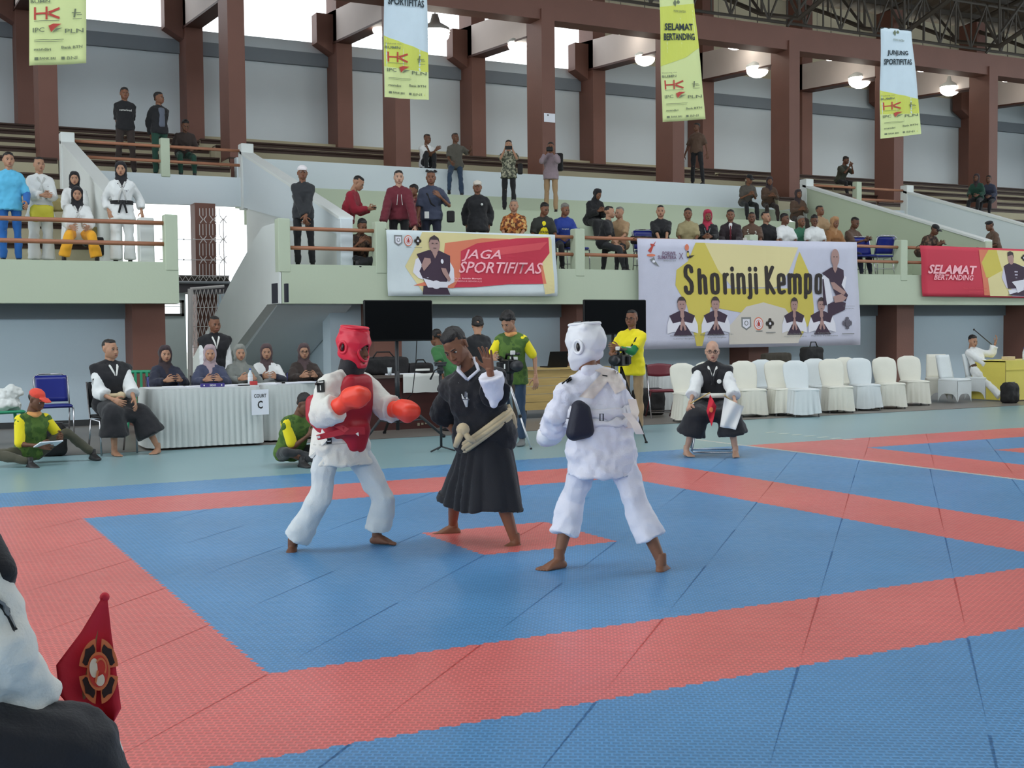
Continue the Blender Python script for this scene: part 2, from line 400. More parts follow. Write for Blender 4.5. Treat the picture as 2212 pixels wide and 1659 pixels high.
# sloping stair parapets
for i, (X, nm, mt, zb0, zb1) in enumerate([(XL1, 'stair_parapet_left', P_white, 2.5, 2.5), (XL2, 'stair_parapet_middle', P_wall, 3.05, 4.05), (XR1, 'stair_parapet_right', P_green, 2.5, 2.5), (XR2, 'stair_parapet_far', P_wall, 2.5, 2.5)]):
    y0 = 15.35 if i == 0 else 14.5; zt = 3.30+(y0-14.5)*.3119
    m = MB(); m.prism([(X-.1, y0, zb0), (X-.1, y0, zt), (X-.1, 20.4, 5.14), (X-.1, 20.4, zb1)], (.2, 0, 0)); o = struct(m.build(nm, mt))
    p = MB(); p.prism([(X-.13, y0-.05, zt), (X-.13, y0-.05, zt+.05), (X-.13, 20.45, 5.22), (X-.13, 20.45, 5.16)], (.26, 0, 0)); p.build('coping', P_white, o)
    p = MB(); p.rbox(X-.13, 20.3, 4.0, X+.13, 20.56, 5.36, .012); p.build('newel', P_white, o)
    xn = X+(.30 if i == 0 else 0); p = MB(); p.rbox(xn-.11, 14.42, 2.5, xn+.11, 14.64, 3.22 if i == 0 else 3.32, .012); p.build('newel', mt, o)
m = MB(); m.prism([(XL2-.02, 14.6, 2.5), (XL2-.02, 14.6, 3.2), (XL2-.02, 20.4, 4.3), (XL2-.02, 20.4, 2.5)], (.1, 0, 0)); struct(m.build('wall_stairside', P_white))
# back wall
m = MB(); m.box(-30, YWALL, 6, 60, YWALL+.25, 9.1); m.box(17.9, YWALL, 9.1, 60, YWALL+.25, 9.45); o = struct(m.build('wall_upper', P_wall))
m = MB(); m.box(-30, YWALL-.12, 8.46, 60, YWALL, 8.80); m.build('grey_band', P_grey, o)
m = MB(); m.box(17.9, YWALL, 9.45, 60, YWALL+.25, 12.0); m.build('upper_panel', P_cream, o)
xs = [-2.13+k*BAY for k in range(-1, 12)]
for k, x in enumerate(xs):
    nm = ['beyond the left edge', 'leftmost by the hanging yellow banner', 'behind the standing man in black', 'above the white diagonal stair wall', 'over the row in front of the red banner', 'with the paper notice', 'over the big white banner left end', 'behind the police officer group', 'over the right stair platform', 'over the right rail', 'near the right edge', 'beyond right edge', 'far right'][k]
    # front pillar: tall
    z0 = 4.57 if XL2 < x+.2 < XR1 else 4.6
    m = MB(); m.box(x, YP, z0 if x > XL2-.2 else 3.0, x+.37, YP+.78, 9.35); o = tag(m.build('pillar', P_brown), 'tall brown front row pillar on the terrace, '+nm, 'pillar')
    xb = x+.02
    m = MB(); m.box(xb, YR, 5.9, xb+.42, YR+.78, 12.0); o = tag(m.build('pillar', P_brown), 'brown rear row pillar at the back wall, '+nm, 'pillar')
    b = MB(); b.prism([(xb-.45, YR+.25, 8.98), (xb, YR+.25, 8.72), (xb, YR+.25, 9.75), (xb-.45, YR+.25, 9.75)], (0, .4, 0)); b.build('bracket', P_brown, o)
    # cross beam running back to the wall
    m = MB(); m.prism([(x+.02, YP+.75, 8.82), (x+.02, YP+.75, 9.6), (x+.02, YWALL, 9.88), (x+.02, YWALL, 9.03)], (.36, 0, 0)); o = tag(m.build('beam', P_beam), 'white sided cross beam between the pillar rows, '+nm, 'beam')
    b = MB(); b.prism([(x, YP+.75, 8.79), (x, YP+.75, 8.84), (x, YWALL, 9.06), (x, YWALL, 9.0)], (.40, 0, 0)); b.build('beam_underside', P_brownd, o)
m = MB(); m.box(-30, YP+.05, 9.1, 60, YP+.6, 9.72); tag(m.build('beam', P_brown), 'long brown beam along the tops of the front pillars', 'beam')
# highbay lamps
P_lamp = M('lamp_glow', (255, 252, 240), .3, emit=9.); P_lbody = M('lamp_body', (190, 190, 186), .4)
lamp0 = None
LP = [(1120, 95, 1., 'low lamp left of the pillar with the paper notice'), (1393, 124, 1., 'low lamp left of the green SELAMAT banner'), (1636, 148, 1.15, 'low lamp right of the green SELAMAT banner'), (1857, 171, 1.2, 'low lamp left of the right hanging banner'), (2052, 190, 1.1, 'low lamp right of the right hanging banner'), (824, 62, .8, 'low lamp at the left edge of the second hanging banner'),
      (1316, 55, .5, 'small high lamp over the big white banner, left of its twin'), (1341, 60, .8, 'high lamp over the big white banner, right of its twin'), (1552, 84, .5, 'small high lamp right of the green banner, left of its twin'), (1588, 90, 1., 'high lamp right of the green banner, right of its twin'), (1765, 108, .5, 'small high lamp over the right platform, left of its twin'), (1795, 114, 1., 'high lamp over the right platform, right of its twin'), (1993, 139, 1., 'high lamp just right of the right hanging banner'), (2176, 160, 1.1, 'high lamp at the right edge of the photo'), (940, 70, 1.3, 'glaring lamp close to the second hanging banner')]
for k, (px, py, sc, lb) in enumerate(LP):
    if lamp0 is None:
        lamp0 = thing('hanging_lamp', '', 'lamp', group='lamps between the pillar rows')
        m = MB(); m.lathe([(.05, .3), (.09, .16), (.24, .07), (.25, .02)], 16, cap=False); m.build('shade', P_lbody, lamp0, True)
        m = MB(); m.ball((0, 0, -.03), (.24, .24, .17), n=14); m.build('lamp_diffuser', P_lamp, lamp0, True)
        m = MB(); m.tube([(0, 0, .28), (0, 0, 3.6)], .010); m.build('stem', P_steel, lamp0)
        remember(lamp0); o = lamp0
    else: o = dup(lamp0, (0, 0, 0), 0)
    o.location = at(px, py, 23.4); o.scale = (sc*1.15, sc*1.15, sc*1.15); o['label'] = lb
# opposite side of the hall, behind the photographer
m = MB(); m.box(-22, -24.5, 0, 58, -24, 8.6); struct(m.build('wall_front', P_wall))
# roof and trusses
m = MB()
def roofz(y): return 12.05+(27.6-y)*.17
nseg = 300
def rf(u, v):
    x = -20+u*75; y = 27.6-v*18; return (x, y, roofz(y)+(.035 if int(u*nseg) % 2 else 0))
m.grid(nseg, 4, rf)
def rf(u, v):
    x = -20+u*75; y = 1.5-v*26; return (x, y, roofz(9.6)-(1.5-y)*.1)
m.grid(40, 4, rf); o = struct(m.build('ceiling', P_roof))
for i in range(14):
    y = 27.2-i*1.25; p = MB(); p.box(-20, y, roofz(y)-.2, 55, y+.08, roofz(y)-.04); p.build('purlin', P_steel, o)
for k, x in enumerate(xs):
    xx = x+.18; t = thing('roof_truss', 'dark steel roof truss rising from the front pillar, '+['beyond the left edge', 'leftmost', 'second from left', 'third from left', 'fourth from left', 'above the paper notice', 'left of the green banner', 'right of the green banner', 'left of the right banner', 'right of the right banner', 'near the right edge', 'beyond right edge', 'far right'][k], 'truss', (xx, YP+.3, 9.72))
    def P(y, z): return (0, y-YP-.3, z-9.72)
    ys = [26.4-1.6*i for i in range(9)]
    up = [P(y, roofz(y)-.28) for y in ys]; lo = [P(y, min(roofz(y)-.28-.05, 9.85+max(0, 21.8-y)*.33+max(0, y-22.1)*.5)) for y in ys]
    for nm, l in (('top_chord', up), ('bottom_chord', lo)): p = MB(); p.tube(l, .07, 6); p.build(nm, P_steel, t)
    for i in range(8):
        p = MB(); p.tube([up[i], lo[i+1]], .045, 5); p.build('diagonal', P_steel, t); p = MB(); p.tube([up[i+1], lo[i+1]], .04, 5); p.build('upright', P_steel, t)
    # longitudinal truss bay on top of the beam
    if k < len(xs)-1:
        b = thing('longitudinal_truss', 'lattice truss bay along the top of the long brown beam, '+['beyond the left edge', 'leftmost', 'second from left', 'third from left', 'above the paper notice', 'left of the green banner', 'behind the green banner', 'right of the green banner', 'behind the right banner', 'right of the right banner', 'at the right edge', 'beyond right edge'][k], 'truss', (xx, YP+.3, 9.72))
        n = 6
        for z in (.18, 1.55): p = MB(); p.tube([(.05, 0, z), (BAY-.05, 0, z)], .045, 6); p.build('chord', P_steel, b)
        for i in range(n):
            a, c = BAY*i/n, BAY*(i+1)/n
            p = MB(); p.tube([(a, 0, .18 if i % 2 else 1.55), (c, 0, 1.55 if i % 2 else .18)], .032, 5); p.build('diagonal', P_steel, b)
            p = MB(); p.tube([(a, 0, .18), (a, 0, 1.55)], .028, 5); p.build('upright', P_steel, b)
        for s_ in (1,):
            p = MB(); p.tube([(0, 0, .1), (s_*1.1, -.8, 2.0)], .05, 6); p.build('strut', P_steel, b)
# paper notice
a = at(1175, 244, YP-.004); b = at(1199, 265, YP-.004); m = MB(); m.box(a.x, YP-.008, b.z, b.x, YP-.003, a.z); o = tag(m.build('paper_notice', M('paper', (235, 236, 245), .8, 0)), 'white paper notice stuck on the brown pillar', 'notice')
m = MB(); m.box(a.x+.09, YP-.010, a.z-.06, a.x+.13, YP-.0085, a.z-.03); m.build('printed_mark', M('ink', (40, 36, 36), .7, 0), o)

# ---------------------------------------------------------------- opening to outside: stair, grille, far building
m = MB(); q = [(14.36, 3.2), (15.1, 3.2), (15.7, 2.98), (17.0, 2.45), (18.9, 1.55), (21.5, .35), (21.5, -.2), (20.4, -.2), (18.4, .70), (16.8, 1.24), (14.9, 1.9), (14.36, 1.9)]
m.prism([(4.41, y, z) for y, z in q], (.17, 0, 0)); o = struct(m.build('stair_stringer', P_white))
m = MB(); m.prism([(4.58, y, z) for y, z in [(14.9, 2.3), (21.5, .1), (21.5, -.2), (20.4, -.2), (14.9, 1.88)]], (1.3, 0, 0)); m.build('stair_flight', P_wall, o)
m = MB(); m.box(5.9, 15.3, 0, 6.05, 22, 2.3); struct(m.build('wall_stairwell', P_low))
m = MB(); m.box(4.7, 21, -.02, 6.2, 21.2, 2.3); struct(m.build('wall_stairwell_back', P_low))
Yo = 19.
def o2(x, y, Y=Yo): return at(x, y, Y)
P_wout = M('outer_wall', (206, 214, 212), .8)
a, b = o2(330, 632), o2(406, 900); m = MB(); w0, w1 = o2(330, 648), o2(397, 683)
X0, X1, Z1 = a.x-2.5, b.x, a.z
m.box(X0, Yo, 0, X1, Yo+.2, w1.z); m.box(X0, Yo, w0.z, X1, Yo+.2, Z1); m.box(w1.x, Yo, w1.z, X1, Yo+.2, w0.z); m.box(X0, Yo, w1.z, w0.x-.6, Yo+.2, w0.z)
m.box(4.9, Yo+.0, 0, 5.2, Yo+.2, Z1)
o = struct(m.build('wall_outside', P_wout))
wn = thing('window_1', 'small louvred window with a dark frame beside the scissor gate', 'window', (w0.x-.6, Yo, w1.z)); del wn['category']; wn['kind'] = 'structure'
ww, wh = w1.x-w0.x+.6, w0.z-w1.z; P_fr = M('window_frame', (70, 68, 62), .5)
for (x0, z0, x1, z1) in ((0, 0, ww, .05), (0, wh-.05, ww, wh), (ww-.05, 0, ww, wh), (0, 0, .05, wh)): m = MB(); m.box(x0, -.05, z0, x1, .1, z1); m.build('frame_bar', P_fr, wn)
P_glass = M('louvre_glass', (225, 232, 225), .15, 0, spec=.6)
for i, z in enumerate((.18, .235)): m = MB(); m.box(.05, -.04, z-.006, ww-.05, .06, z+.006, Matrix.Rotation(0, 4, 'X')); m.build('louvre', P_glass, wn)
# dark canopy edge with lattice parapet
a, b = o2(340, 612), o2(491, 632); m = MB(); m.box(a.x-2, Yo-.1, b.z, b.x+.1, Yo+1.2, a.z); o = struct(m.build('canopy', M('canopy_edge', (72, 66, 70), .6)))
m = MB(); c = o2(493, 607); m.tube([(a.x-2, Yo-.14, a.z+.02), (c.x, Yo-.14, a.z+.02)], .03, 6); m.build('gutter', M('gutter_steel', (150, 152, 156), .35, metal=.6), o)
P_gr = M('grille_paint', (206, 198, 196), .45, 0)
la = thing('lattice_parapet', 'low zigzag lattice of steel rods over the dark canopy edge', 'railing', (a.x, Yo-.1, a.z+.05))
n = 12; wd = (c.x-a.x)/n
for i in range(n):
    m = MB(); m.tube([(i*wd, 0, 0), (i*wd+wd/2, 0, .09), (i*wd+wd, 0, 0)], .008, 5); m.build('rod', P_gr, la)
m = MB(); m.tube([(0, 0, .1), (n*wd, 0, .1)], .012, 5); m.build('top_rod', P_gr, la)
m = MB(); m.box(0, .05, -.02, n*wd, .07, .1); m.build('back_strip', P_steel, la)
# brown pillar outside
a, b = at(426, 700, 20.0), at(470, 700, 20.0); m = MB(); m.box(a.x, 20, 0, b.x, 20.4, 4.06); tag(m.build('pillar', P_brown), 'pale brown outdoor pillar behind the steel grille in the stair opening', 'pillar')
# upper grille
g = thing('steel_grille', 'thin steel grille with hexagon pattern and knobs across the bright stair opening', 'grille', (0, 0, 0)); Yg = 18.6
def G(x, y): p = at(x, y, Yg); return (p.x, Yg, p.z)
for y in (517, 561):
    m = MB(); m.tube([G(345, y-.5), G(484, y+1)], .007, 5); m.build('bar', P_gr, g)
    for i in range(7):
        c = G(354+i*21.5, y); m = MB(); m.ball(c, .018, n=6); m.build('knob', P_gr, g)
m = MB(); m.tube([G(482, 473), G(485, 605)], .010, 5); m.build('frame_upright', P_gr, g)
for y in (474, 517, 561): m = MB(); m.ball(G(482.5+(y-474)*.02, y), .02, n=6); m.build('knob', P_gr, g)
for i in range(3):
    x = 428.5+21.5*i
    for y in (474, 517, 561):
        for sx in (-1, 1):
            m = MB(); m.tube([G(x+10.7+sx*1, y), G(x+10.7+sx*7, y-8)], .009, 5); m.build('link', P_gr, g)
            if y < 600: m = MB(); m.tube([G(x+10.7+sx*1, y), G(x+10.7+sx*7, y+8)], .009, 5); m.build('link', P_gr, g)
for i in range(7):
    x = 431+i*7.1
    for y0, y1 in ((450, 466), (484, 508), (526, 552), (570, 600)): m = MB(); m.tube([G(x, y0), G(x+.4, y1)], .008, 5); m.build('bar', P_gr, g)
# scissor gate under the canopy
g = thing('scissor_gate', 'folding steel gate frame below the canopy in front of the pale brown pillar', 'gate', (0, 0, 0)); Yg = 18.2
m = MB(); m.tube([G(411, 624), G(411, 900)], .05, 6); m.build('frame_upright', P_gr, g); m = MB(); m.tube([G(411, 624), G(484, 618)], .03, 6); m.build('frame_top', P_gr, g)
for y in (665, 706, 750): m = MB(); m.tube([G(414, y), G(482, y-2)], .008, 5); m.build('bar', P_gr, g)
for i in range(8):
    for y in (625, 665, 706): m = MB(); m.tube([G(416+i*8.5, y), G(424+i*8.5, y+40)], .006, 5); m.build('lattice_bar', P_gr, g); m = MB(); m.tube([G(424+i*8.5, y), G(416+i*8.5, y+40)], .006, 5); m.build('lattice_bar', P_gr, g)
# dark slots by the balcony end
so = bpy.data.objects['stair_stringer']
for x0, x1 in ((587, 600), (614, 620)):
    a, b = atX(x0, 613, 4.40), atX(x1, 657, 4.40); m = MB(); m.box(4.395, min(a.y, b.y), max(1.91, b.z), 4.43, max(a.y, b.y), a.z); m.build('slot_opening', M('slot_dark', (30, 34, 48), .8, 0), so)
F_blue = mat_foam('blue_foam', (90, 156, 212)); F_red = mat_foam('red_foam', (244, 120, 116)); F_white = mat_foam('white_foam', (222, 214, 208))
F_edge = M('foam_side', (70, 90, 110), .8, 0)
def tilemesh(name, mt):
    K = 12; pts = []
    def off(t):
        ph = (t*K) % 1; return .011 if .12 < ph < .5 else (-.011 if ph > .62 else 0)
    ts = []
    for i in range(K):
        for q in (.0, .12, .14, .5, .52, .62, .64, .98): ts.append((i+q)/K)
    for t in ts: pts.append((t, off(t)))
    for t in ts: pts.append((1+off(t), t))
    for t in reversed(ts): pts.append((t, 1+off(t)))
    for t in reversed(ts): pts.append((off(t), t))
    # keep the ring simple at the corners
    out = []
    for p in pts:
        if not out or (Vector(p)-Vector(out[-1])).length > 1e-4: out.append(p)
    c = [(.5+(x-.5)*.99996, .5+(y-.5)*.99996) for x, y in out]
    m = MB(); n = len(c); m.v = [(x, y, 0) for x, y in c]+[(x, y, .0229) for x, y in c]+[(.5+(x-.5)*.99990, .5+(y-.5)*.99990, .0235) for x, y in c]
    m.f = [tuple(range(2*n, 3*n))]+[(i, (i+1) % n, n+(i+1) % n, n+i) for i in range(n)]+[(n+i, n+(i+1) % n, 2*n+(i+1) % n, 2*n+i) for i in range(n)]
    m.m = [0]*len(m.f); me = m.mesh(name, [mt]); bm = bmesh.new(); bm.from_mesh(me)
    bmesh.ops.triangulate(bm, faces=[f for f in bm.faces if len(f.verts) > 8]); bm.to_mesh(me); bm.free(); return me
T_blue, T_red = tilemesh('foam_tile', F_blue), tilemesh('foam_tile', F_red)
ct = thing('puzzle_mat_court', 'near match court of blue foam tiles with red ring and red centre tile', 'mat', (0, 0, 0))
for i in range(-4, 8):
    for j in range(-5, 7):
        ring = -1 <= i <= 5 and -1 <= j <= 5 and not (0 <= i <= 4 and 0 <= j <= 4)
        me = T_red if (ring or (i == 2 and j == 2)) else T_blue
        o = link('foam_tile', me, ct); o.location = (i, j, -.0232+.0001*random.random())
for j in range(-4, 8):
    m = MB(); n = 24
    def wv(t): return .014 if int(t*n) % 2 else 0.
    vs = []; 
    for k in range(n):
        for t in (k/n+.001, (k+1)/n-.001): vs.append((8-.005+wv(t-.0001), j+t))
    poly = [(x, y, 0) for x, y in vs]+[(8.055, j+.999, 0), (8.055, j+.001, 0)]
    m.prism(poly, (0, 0, .0005)); o = m.build('edge_strip', F_white, ct)
c2 = thing('puzzle_mat_court', 'far right match court of red and blue foam tiles behind the white edge strip', 'mat', (8.07, 7.0, 0))
for i in range(0, 13):
    for j in range(-9, 0):
        if i+j > 6 or (i < 5 and j < -7): continue
        me = T_red if i == 0 or j == -1 or (i, j) == (2, -3) else T_blue
        o = link('foam_tile', me, c2); o.location = (i, j, -.0232+.0001*random.random())
# ================================================================= people
def skin(name, c): return M('skin_'+name, c, .5, .12, 90, .07, 8, spec=.35)
SK = {'a': skin('a', (150, 106, 82)), 'b': skin('b', (128, 86, 64)), 'c': skin('c', (176, 132, 106)), 'd': skin('d', (108, 72, 54)), 'e': skin('e', (190, 150, 128))}
M_eye = M('eye_white', (220, 214, 206), .3, 0, 0, 0); M_dark = M('eye_dark', (28, 20, 18), .25, 0, 0, 0)
M_lip = M('lips', (140, 82, 74), .5, 0, 0, 0); M_hair = M('hair_black', (24, 20, 20), .55, .5, 120, .2, 30); M_grey = M('hair_grey', (120, 116, 110), .6, .5, 120, .2, 30)
M_shoe = M('shoe_dark', (34, 32, 34), .5); M_sole = M('shoe_grey', (110, 112, 112), .6)
def cloth(n, c, rough=.85, **k): return M('cloth_'+n, c, rough, k.pop('bump', .25), k.pop('bs', 120), k.pop('var', .05), 5, sheen=.15, **k)
def headprims(fine):
    e = [('s', (0, .014, .138), (.074, .092, .090)), ('h', [((.042, -.034, .10), .03), ((-.042, -.034, .10), .03), ((0, -.066, .020), .021), ((.044, .002, .045), .022), ((-.044, .002, .045), .022), ((.040, -.056, .078), .024), ((-.040, -.056, .078), .024), ((0, -.044, .15), .043), ((.022, -.07, .035), .018), ((-.022, -.07, .035), .018)]),
         ('h', [((0, -.088, .108), .007), ((0, -.107, .072), .0115), ((0, -.09, .068), .012)]), ('s', (.012, -.096, .070), .0085), ('s', (-.012, -.096, .070), .0085),
         ('h', [((.036, -.079, .121), .0085), ((.012, -.086, .119), .008)]), ('h', [((-.036, -.079, .121), .0085), ((-.012, -.086, .119), .008)]),
         ('h', [((.018, -.088, .043), .0075), ((-.018, -.088, .043), .0075), ((0, -.094, .044), .008)]), ('h', [((0, -.084, .030), .010), ((0, -.082, .018), .012)]),
         ('h', [((.077, .012, .115), (.008, .014, .016)), ((.075, .006, .082), (.007, .010, .012))]), ('h', [((-.077, .012, .115), (.008, .014, .016)), ((-.075, .006, .082), (.007, .010, .012))]),
         ('c', (0, .014, -.05), .052, (0, .012, .06), .050)]
    return e
def facebits(me):
    """eyes, lips and brows joined to the finished head"""
    bm = bmesh.new(); bm.from_mesh(me); mb = MB()
    for s in (-1, 1):
        mb.mi = 1; mb.ball((s*.031, -.0765, .1045), (.0125, .009, .0060), n=10); mb.mi = 2; mb.ball((s*.031, -.0845, .1045), (.0060, .004, .0058), n=8)
        mb.mi = 4; mb.tube([(s*.013, -.0935, .124), (s*.03, -.090, .128), (s*.046, -.078, .124)], [.0026, .0036, .002], 6)
        mb.mi = 2; mb.tube([(s*.017, -.085, .110), (s*.031, -.0875, .1135), (s*.045, -.078, .110)], [.0015, .0019, .0012], 5)
    mb.mi = 3; mb.ball((0, -.0985, .0465), (.022, .006, .0042), n=10); mb.ball((0, -.0975, .0385), (.018, .0065, .005), n=10)
    t = mb.mesh('t', [M_eye]*5); bm.from_mesh(t); bm.to_mesh(me); bm.free(); bpy.data.meshes.remove(t)
def handprims(c1, c2, c3, th, spread=1.):
    """wrist at origin, fingers along -Z, palm faces +Y, thumb on +X; curl angles in degrees"""
    e = [('h', [((-.022, 0, -.012), (.012, .012, .012)), ((.022, 0, -.012), (.012, .012, .012)), ((-.033, 0, -.085), (.010, .0125, .010)), ((.031, 0, -.09), (.010, .0125, .010)), ((.0, -.003, -.05), (.03, .014, .02))]), ('c', (0, 0, .03), .026, (0, 0, -.02), .023)]
    for i, (x, L) in enumerate(((-.032, .060), (-.011, .078), (.010, .084), (.031, .076))):
        p = Vector((x, 0, -.09)); a = 0; sx = (x/.03)*.10*spread
        for k, (fr, cu, r) in enumerate(((.45, c1, .0098), (.32, c2, .0088), (.23, c3, .008))):
            a += math.radians(cu); d = Vector((sx, math.sin(a), -math.cos(a))).normalized(); q = p+d*L*fr
            e.append(('h', [(p, r), (q, r*.93)])); p = q
    a = math.radians(th); p0 = Vector((.022, .004, -.022)); p1 = p0+Vector((.030, .010, -.026)); p2 = p1+Vector((.020*math.cos(a), .028*math.sin(a), -.028)); p3 = p2+Vector((-.004*math.sin(a), .022*math.sin(a), -.022))
    e += [('h', [(p0, .013), (p1, .0115)]), ('h', [(p1, .0108), (p2, .0098)]), ('h', [(p2, .0096), (p3, .0082)])]
    return e
def footprims(bare):
    """ankle at origin, sole at z=-.08, toes along -Y"""
    e = [('c', (0, .0, .05), .034, (0, .005, -.02), .036), ('h', [((0, .035, -.055), (.028, .026, .025)), ((0, .0, -.03), .033), ((.006, -.09, -.062), (.040, .03, .016)), ((-.012, -.085, -.062), (.032, .03, .016)), ((0, -.045, -.045), (.032, .03, .028))])]
    if bare:
        for x, y, r, L in ((.030, -.115, .0135, .032), (.010, -.118, .0095, .03), (-.008, -.112, .009, .028), (-.024, -.104, .0085, .025), (-.038, -.094, .008, .022)): e.append(('h', [((x, y, -.066), r), ((x, y-L, -.070), r*.9)]))
    else: e += [('h', [((.004, -.13, -.06), (.038, .04, .020)), ((0, -.08, -.055), (.042, .03, .025)), ((0, .04, -.06), (.033, .03, .02)), ((0, -.02, -.03), .036)])]
    return e
def proto(name, prims, vox, sm, dec):
    o = blob(name, prims, M_eye, None, vox, sm, dec)
for lod, hv, hd, fv, fd in (('hi', .0042, .55, .0034, .5), ('lo', .0068, .5, .0062, .4)):
    proto('_proto_head_'+lod, headprims(1), hv, 2, hd)
    for nm, a in (('relax', (18, 22, 15, 35)), ('grip', (48, 62, 40, 60)), ('fist', (82, 88, 60, 75)), ('open', (2, 6, 6, 10))): proto('_proto_hand_%s_%s' % (nm, lod), handprims(*a, spread=2. if nm == 'open' else 1.), fv, 1, fd)
    proto('_proto_foot_bare_'+lod, footprims(1), .005 if lod == 'hi' else .008, 2, .5); proto('_proto_foot_shoe_'+lod, footprims(0), .009, 2, .4)
def basis(zd, yd):
    z = Vector(zd).normalized(); y = Vector(yd); y = y-z*y.dot(z)
    if y.length < 1e-3: y = z.orthogonal()
    y.normalize(); x = y.cross(z)
    return Matrix(((x.x, y.x, z.x), (x.y, y.y, z.y), (x.z, y.z, z.z)))
def ik(a, b, l1, l2, pole):
    a, b = Vector(a), Vector(b); d = b-a; L = d.length
    if L >= (l1+l2)*.995: return a+d*(l1/(l1+l2))
    u = d/L; x = (l1*l1-l2*l2+L*L)/(2*L); h = math.sqrt(max(0, l1*l1-x*x)); p = Vector(pole); p = p-u*p.dot(u)
    if p.length < 1e-3: p = u.orthogonal()
    return a+u*x+p.normalized()*h
PCOUNT = [0]; SHEET_WHITE = cloth('collar_white', (224, 224, 220))
def person(label, loc, rz, H=1.62, pose='stand', sk='b', top=None, bottom=None, hair='short', haircol=None, feet='shoe', lean=0., tilt=0., twist=0., head=(0, 0, 0), arms=None, palms=None, hands=('relax', 'relax'), o=None, pel=None, lod='lo', seat=.46, group=None, vest=None, belt=None, build=1., legs=None, shoe=None, wrink=1., extra=None, cat='person', footyaw=(0, 0), knees=None, noleg=False):
    s = H/1.7; t = thing('person', label, cat, loc, rz, group); o = dict(o or {}); PCOUNT[0] += 1
    # --- skeleton
    if pel is None: pel = {'stand': (0, 0, .93*s), 'sit': (0, .02, seat+.10*s), 'floor': (0, .05, .12*s)}[pose]
    pel = Vector(pel); R = Matrix.Rotation(math.radians(tilt), 3, 'Y') @ Matrix.Rotation(math.radians(lean), 3, 'X')   # lean forward: head to -Y
    Rt = R @ Matrix.Rotation(math.radians(twist), 3, 'Z')
    J = {}; J['pel'] = pel; J['neck'] = pel+R @ Vector((0, 0, .50*s))
    hy = math.radians(o.pop('hipyaw', 0)); hx = Vector((math.cos(hy), math.sin(hy), 0))
    for sg, k in ((-1, 'A'), (1, 'B')):
        J['sh'+k] = J['neck']+Rt @ Vector((sg*.148*s*build**.5, 0, -.075*s)); J['hip'+k] = pel+hx*(sg*.092*s)
    da = {'stand': ((-.24, -.05, .82), (.24, -.05, .82)), 'sit': ((-.13, -.34, seat+.17), (.13, -.34, seat+.17)), 'floor': ((-.2, -.3, .25), (.2, -.3, .25))}[pose]
    arms = arms or (None, None)
    dl = legs or {'stand': ((-.11, 0, .08), (.11, 0, .08)), 'sit': ((-.14, -.44, .08), (.14, -.44, .08)), 'floor': ((.12, -.28, .06), (-.12, -.34, .06))}[pose]
    for i, (sg, k) in enumerate(((-1, 'A'), (1, 'B'))):
        J['wr'+k] = Vector(arms[i]) if arms[i] else Vector(da[i])*(s if pose != 'sit' else 1); J['an'+k] = Vector(dl[i])
    for k, v in o.items(): J[k] = Vector(v)
    for i, (sg, k) in enumerate(((-1, 'A'), (1, 'B'))):
        if 'el'+k not in J: J['el'+k] = ik(J['sh'+k], J['wr'+k], .285*s, .25*s, (sg*.5, -.1, -1) if J['wr'+k].z > J['sh'+k].z-.0 else (sg*.6, .8, -.4))
        if 'kn'+k not in J: J['kn'+k] = ik(J['hip'+k], J['an'+k], .42*s, .41*s, (knees[i] if knees else (sg*(.9 if pose == 'floor' else .15), -1, .25)))
    for k in ('pel', 'neck'): J[k] = Vector(J[k])
    up = (J['neck']-J['pel']).normalized(); fw = (J['shB']-J['shA']).cross(up).normalized(); rt = (J['shB']-J['shA']).normalized()
    def T(x, y, z, base='pel'): return J[base]+rt*(x*s)+(-fw)*(y*s)*-1*-1+up*(z*s)
    b = build; LO = lod == 'lo'
    def tor(ex, low=0.0):
        hp = [(J['hipA']+up*.02, .085*s*b+ex), (J['hipB']+up*.02, .085*s*b+ex)]
        wa = [(T(-.055, 0, .18), .088*s*b+ex), (T(.055, 0, .18), .088*s*b+ex)]
        ch = [(T(-.075, -.012, .33), .092*s*b**.6+ex), (T(.075, -.012, .33), .092*s*b**.6+ex)]
        sh = [(J['shA'], .046*s+ex), (J['shB'], .046*s+ex)]; nk = [(J['neck']+up*(.0), .046*s+ex*.35)]
        pr = [('h', hp+wa), ('h', wa+ch), ('h', ch+sh+nk)]
        if b > 1.15: pr.append(('h', [(T(0, -.07*b, .10), .085*s*b+ex)]+wa+hp))
        return pr
    def limb(a, c, ra, rc): return ('h', [(a, ra), (c, rc)])
    hb = J['neck']+up*.055*s; hb = Vector(o.get('headpos', hb)); hr = [math.radians(q) for q in head]
    HR = Matrix.Rotation(hr[0], 4, 'Z') @ Matrix.Rotation(hr[2], 4, 'Y') @ Matrix.Rotation(hr[1], 4, 'X')
    HM = Matrix.Translation(hb+Vector((0, 0, 0))) @ HR @ Matrix.Diagonal((s*1.07, s*1.07, s*1.07, 1)); 
    bp = tor(-.012)+[('c', J['neck']-up*.03, .056*s, hb+up*.03, .05*s)]
    for k in 'AB':
        bp += [limb(J['sh'+k], J['el'+k], .043*s, .037*s), limb(J['el'+k], J['wr'+k], .037*s, .025*s)]
        if not noleg: bp += [limb(J['hip'+k], J['kn'+k], .075*s, .05*s), limb(J['kn'+k], J['kn'+k].lerp(J['an'+k], .35), .05*s, .053*s), limb(J['kn'+k].lerp(J['an'+k], .35), J['an'+k], .053*s, .034*s)]
    joins = [('_proto_head_'+lod, HM, 0)]
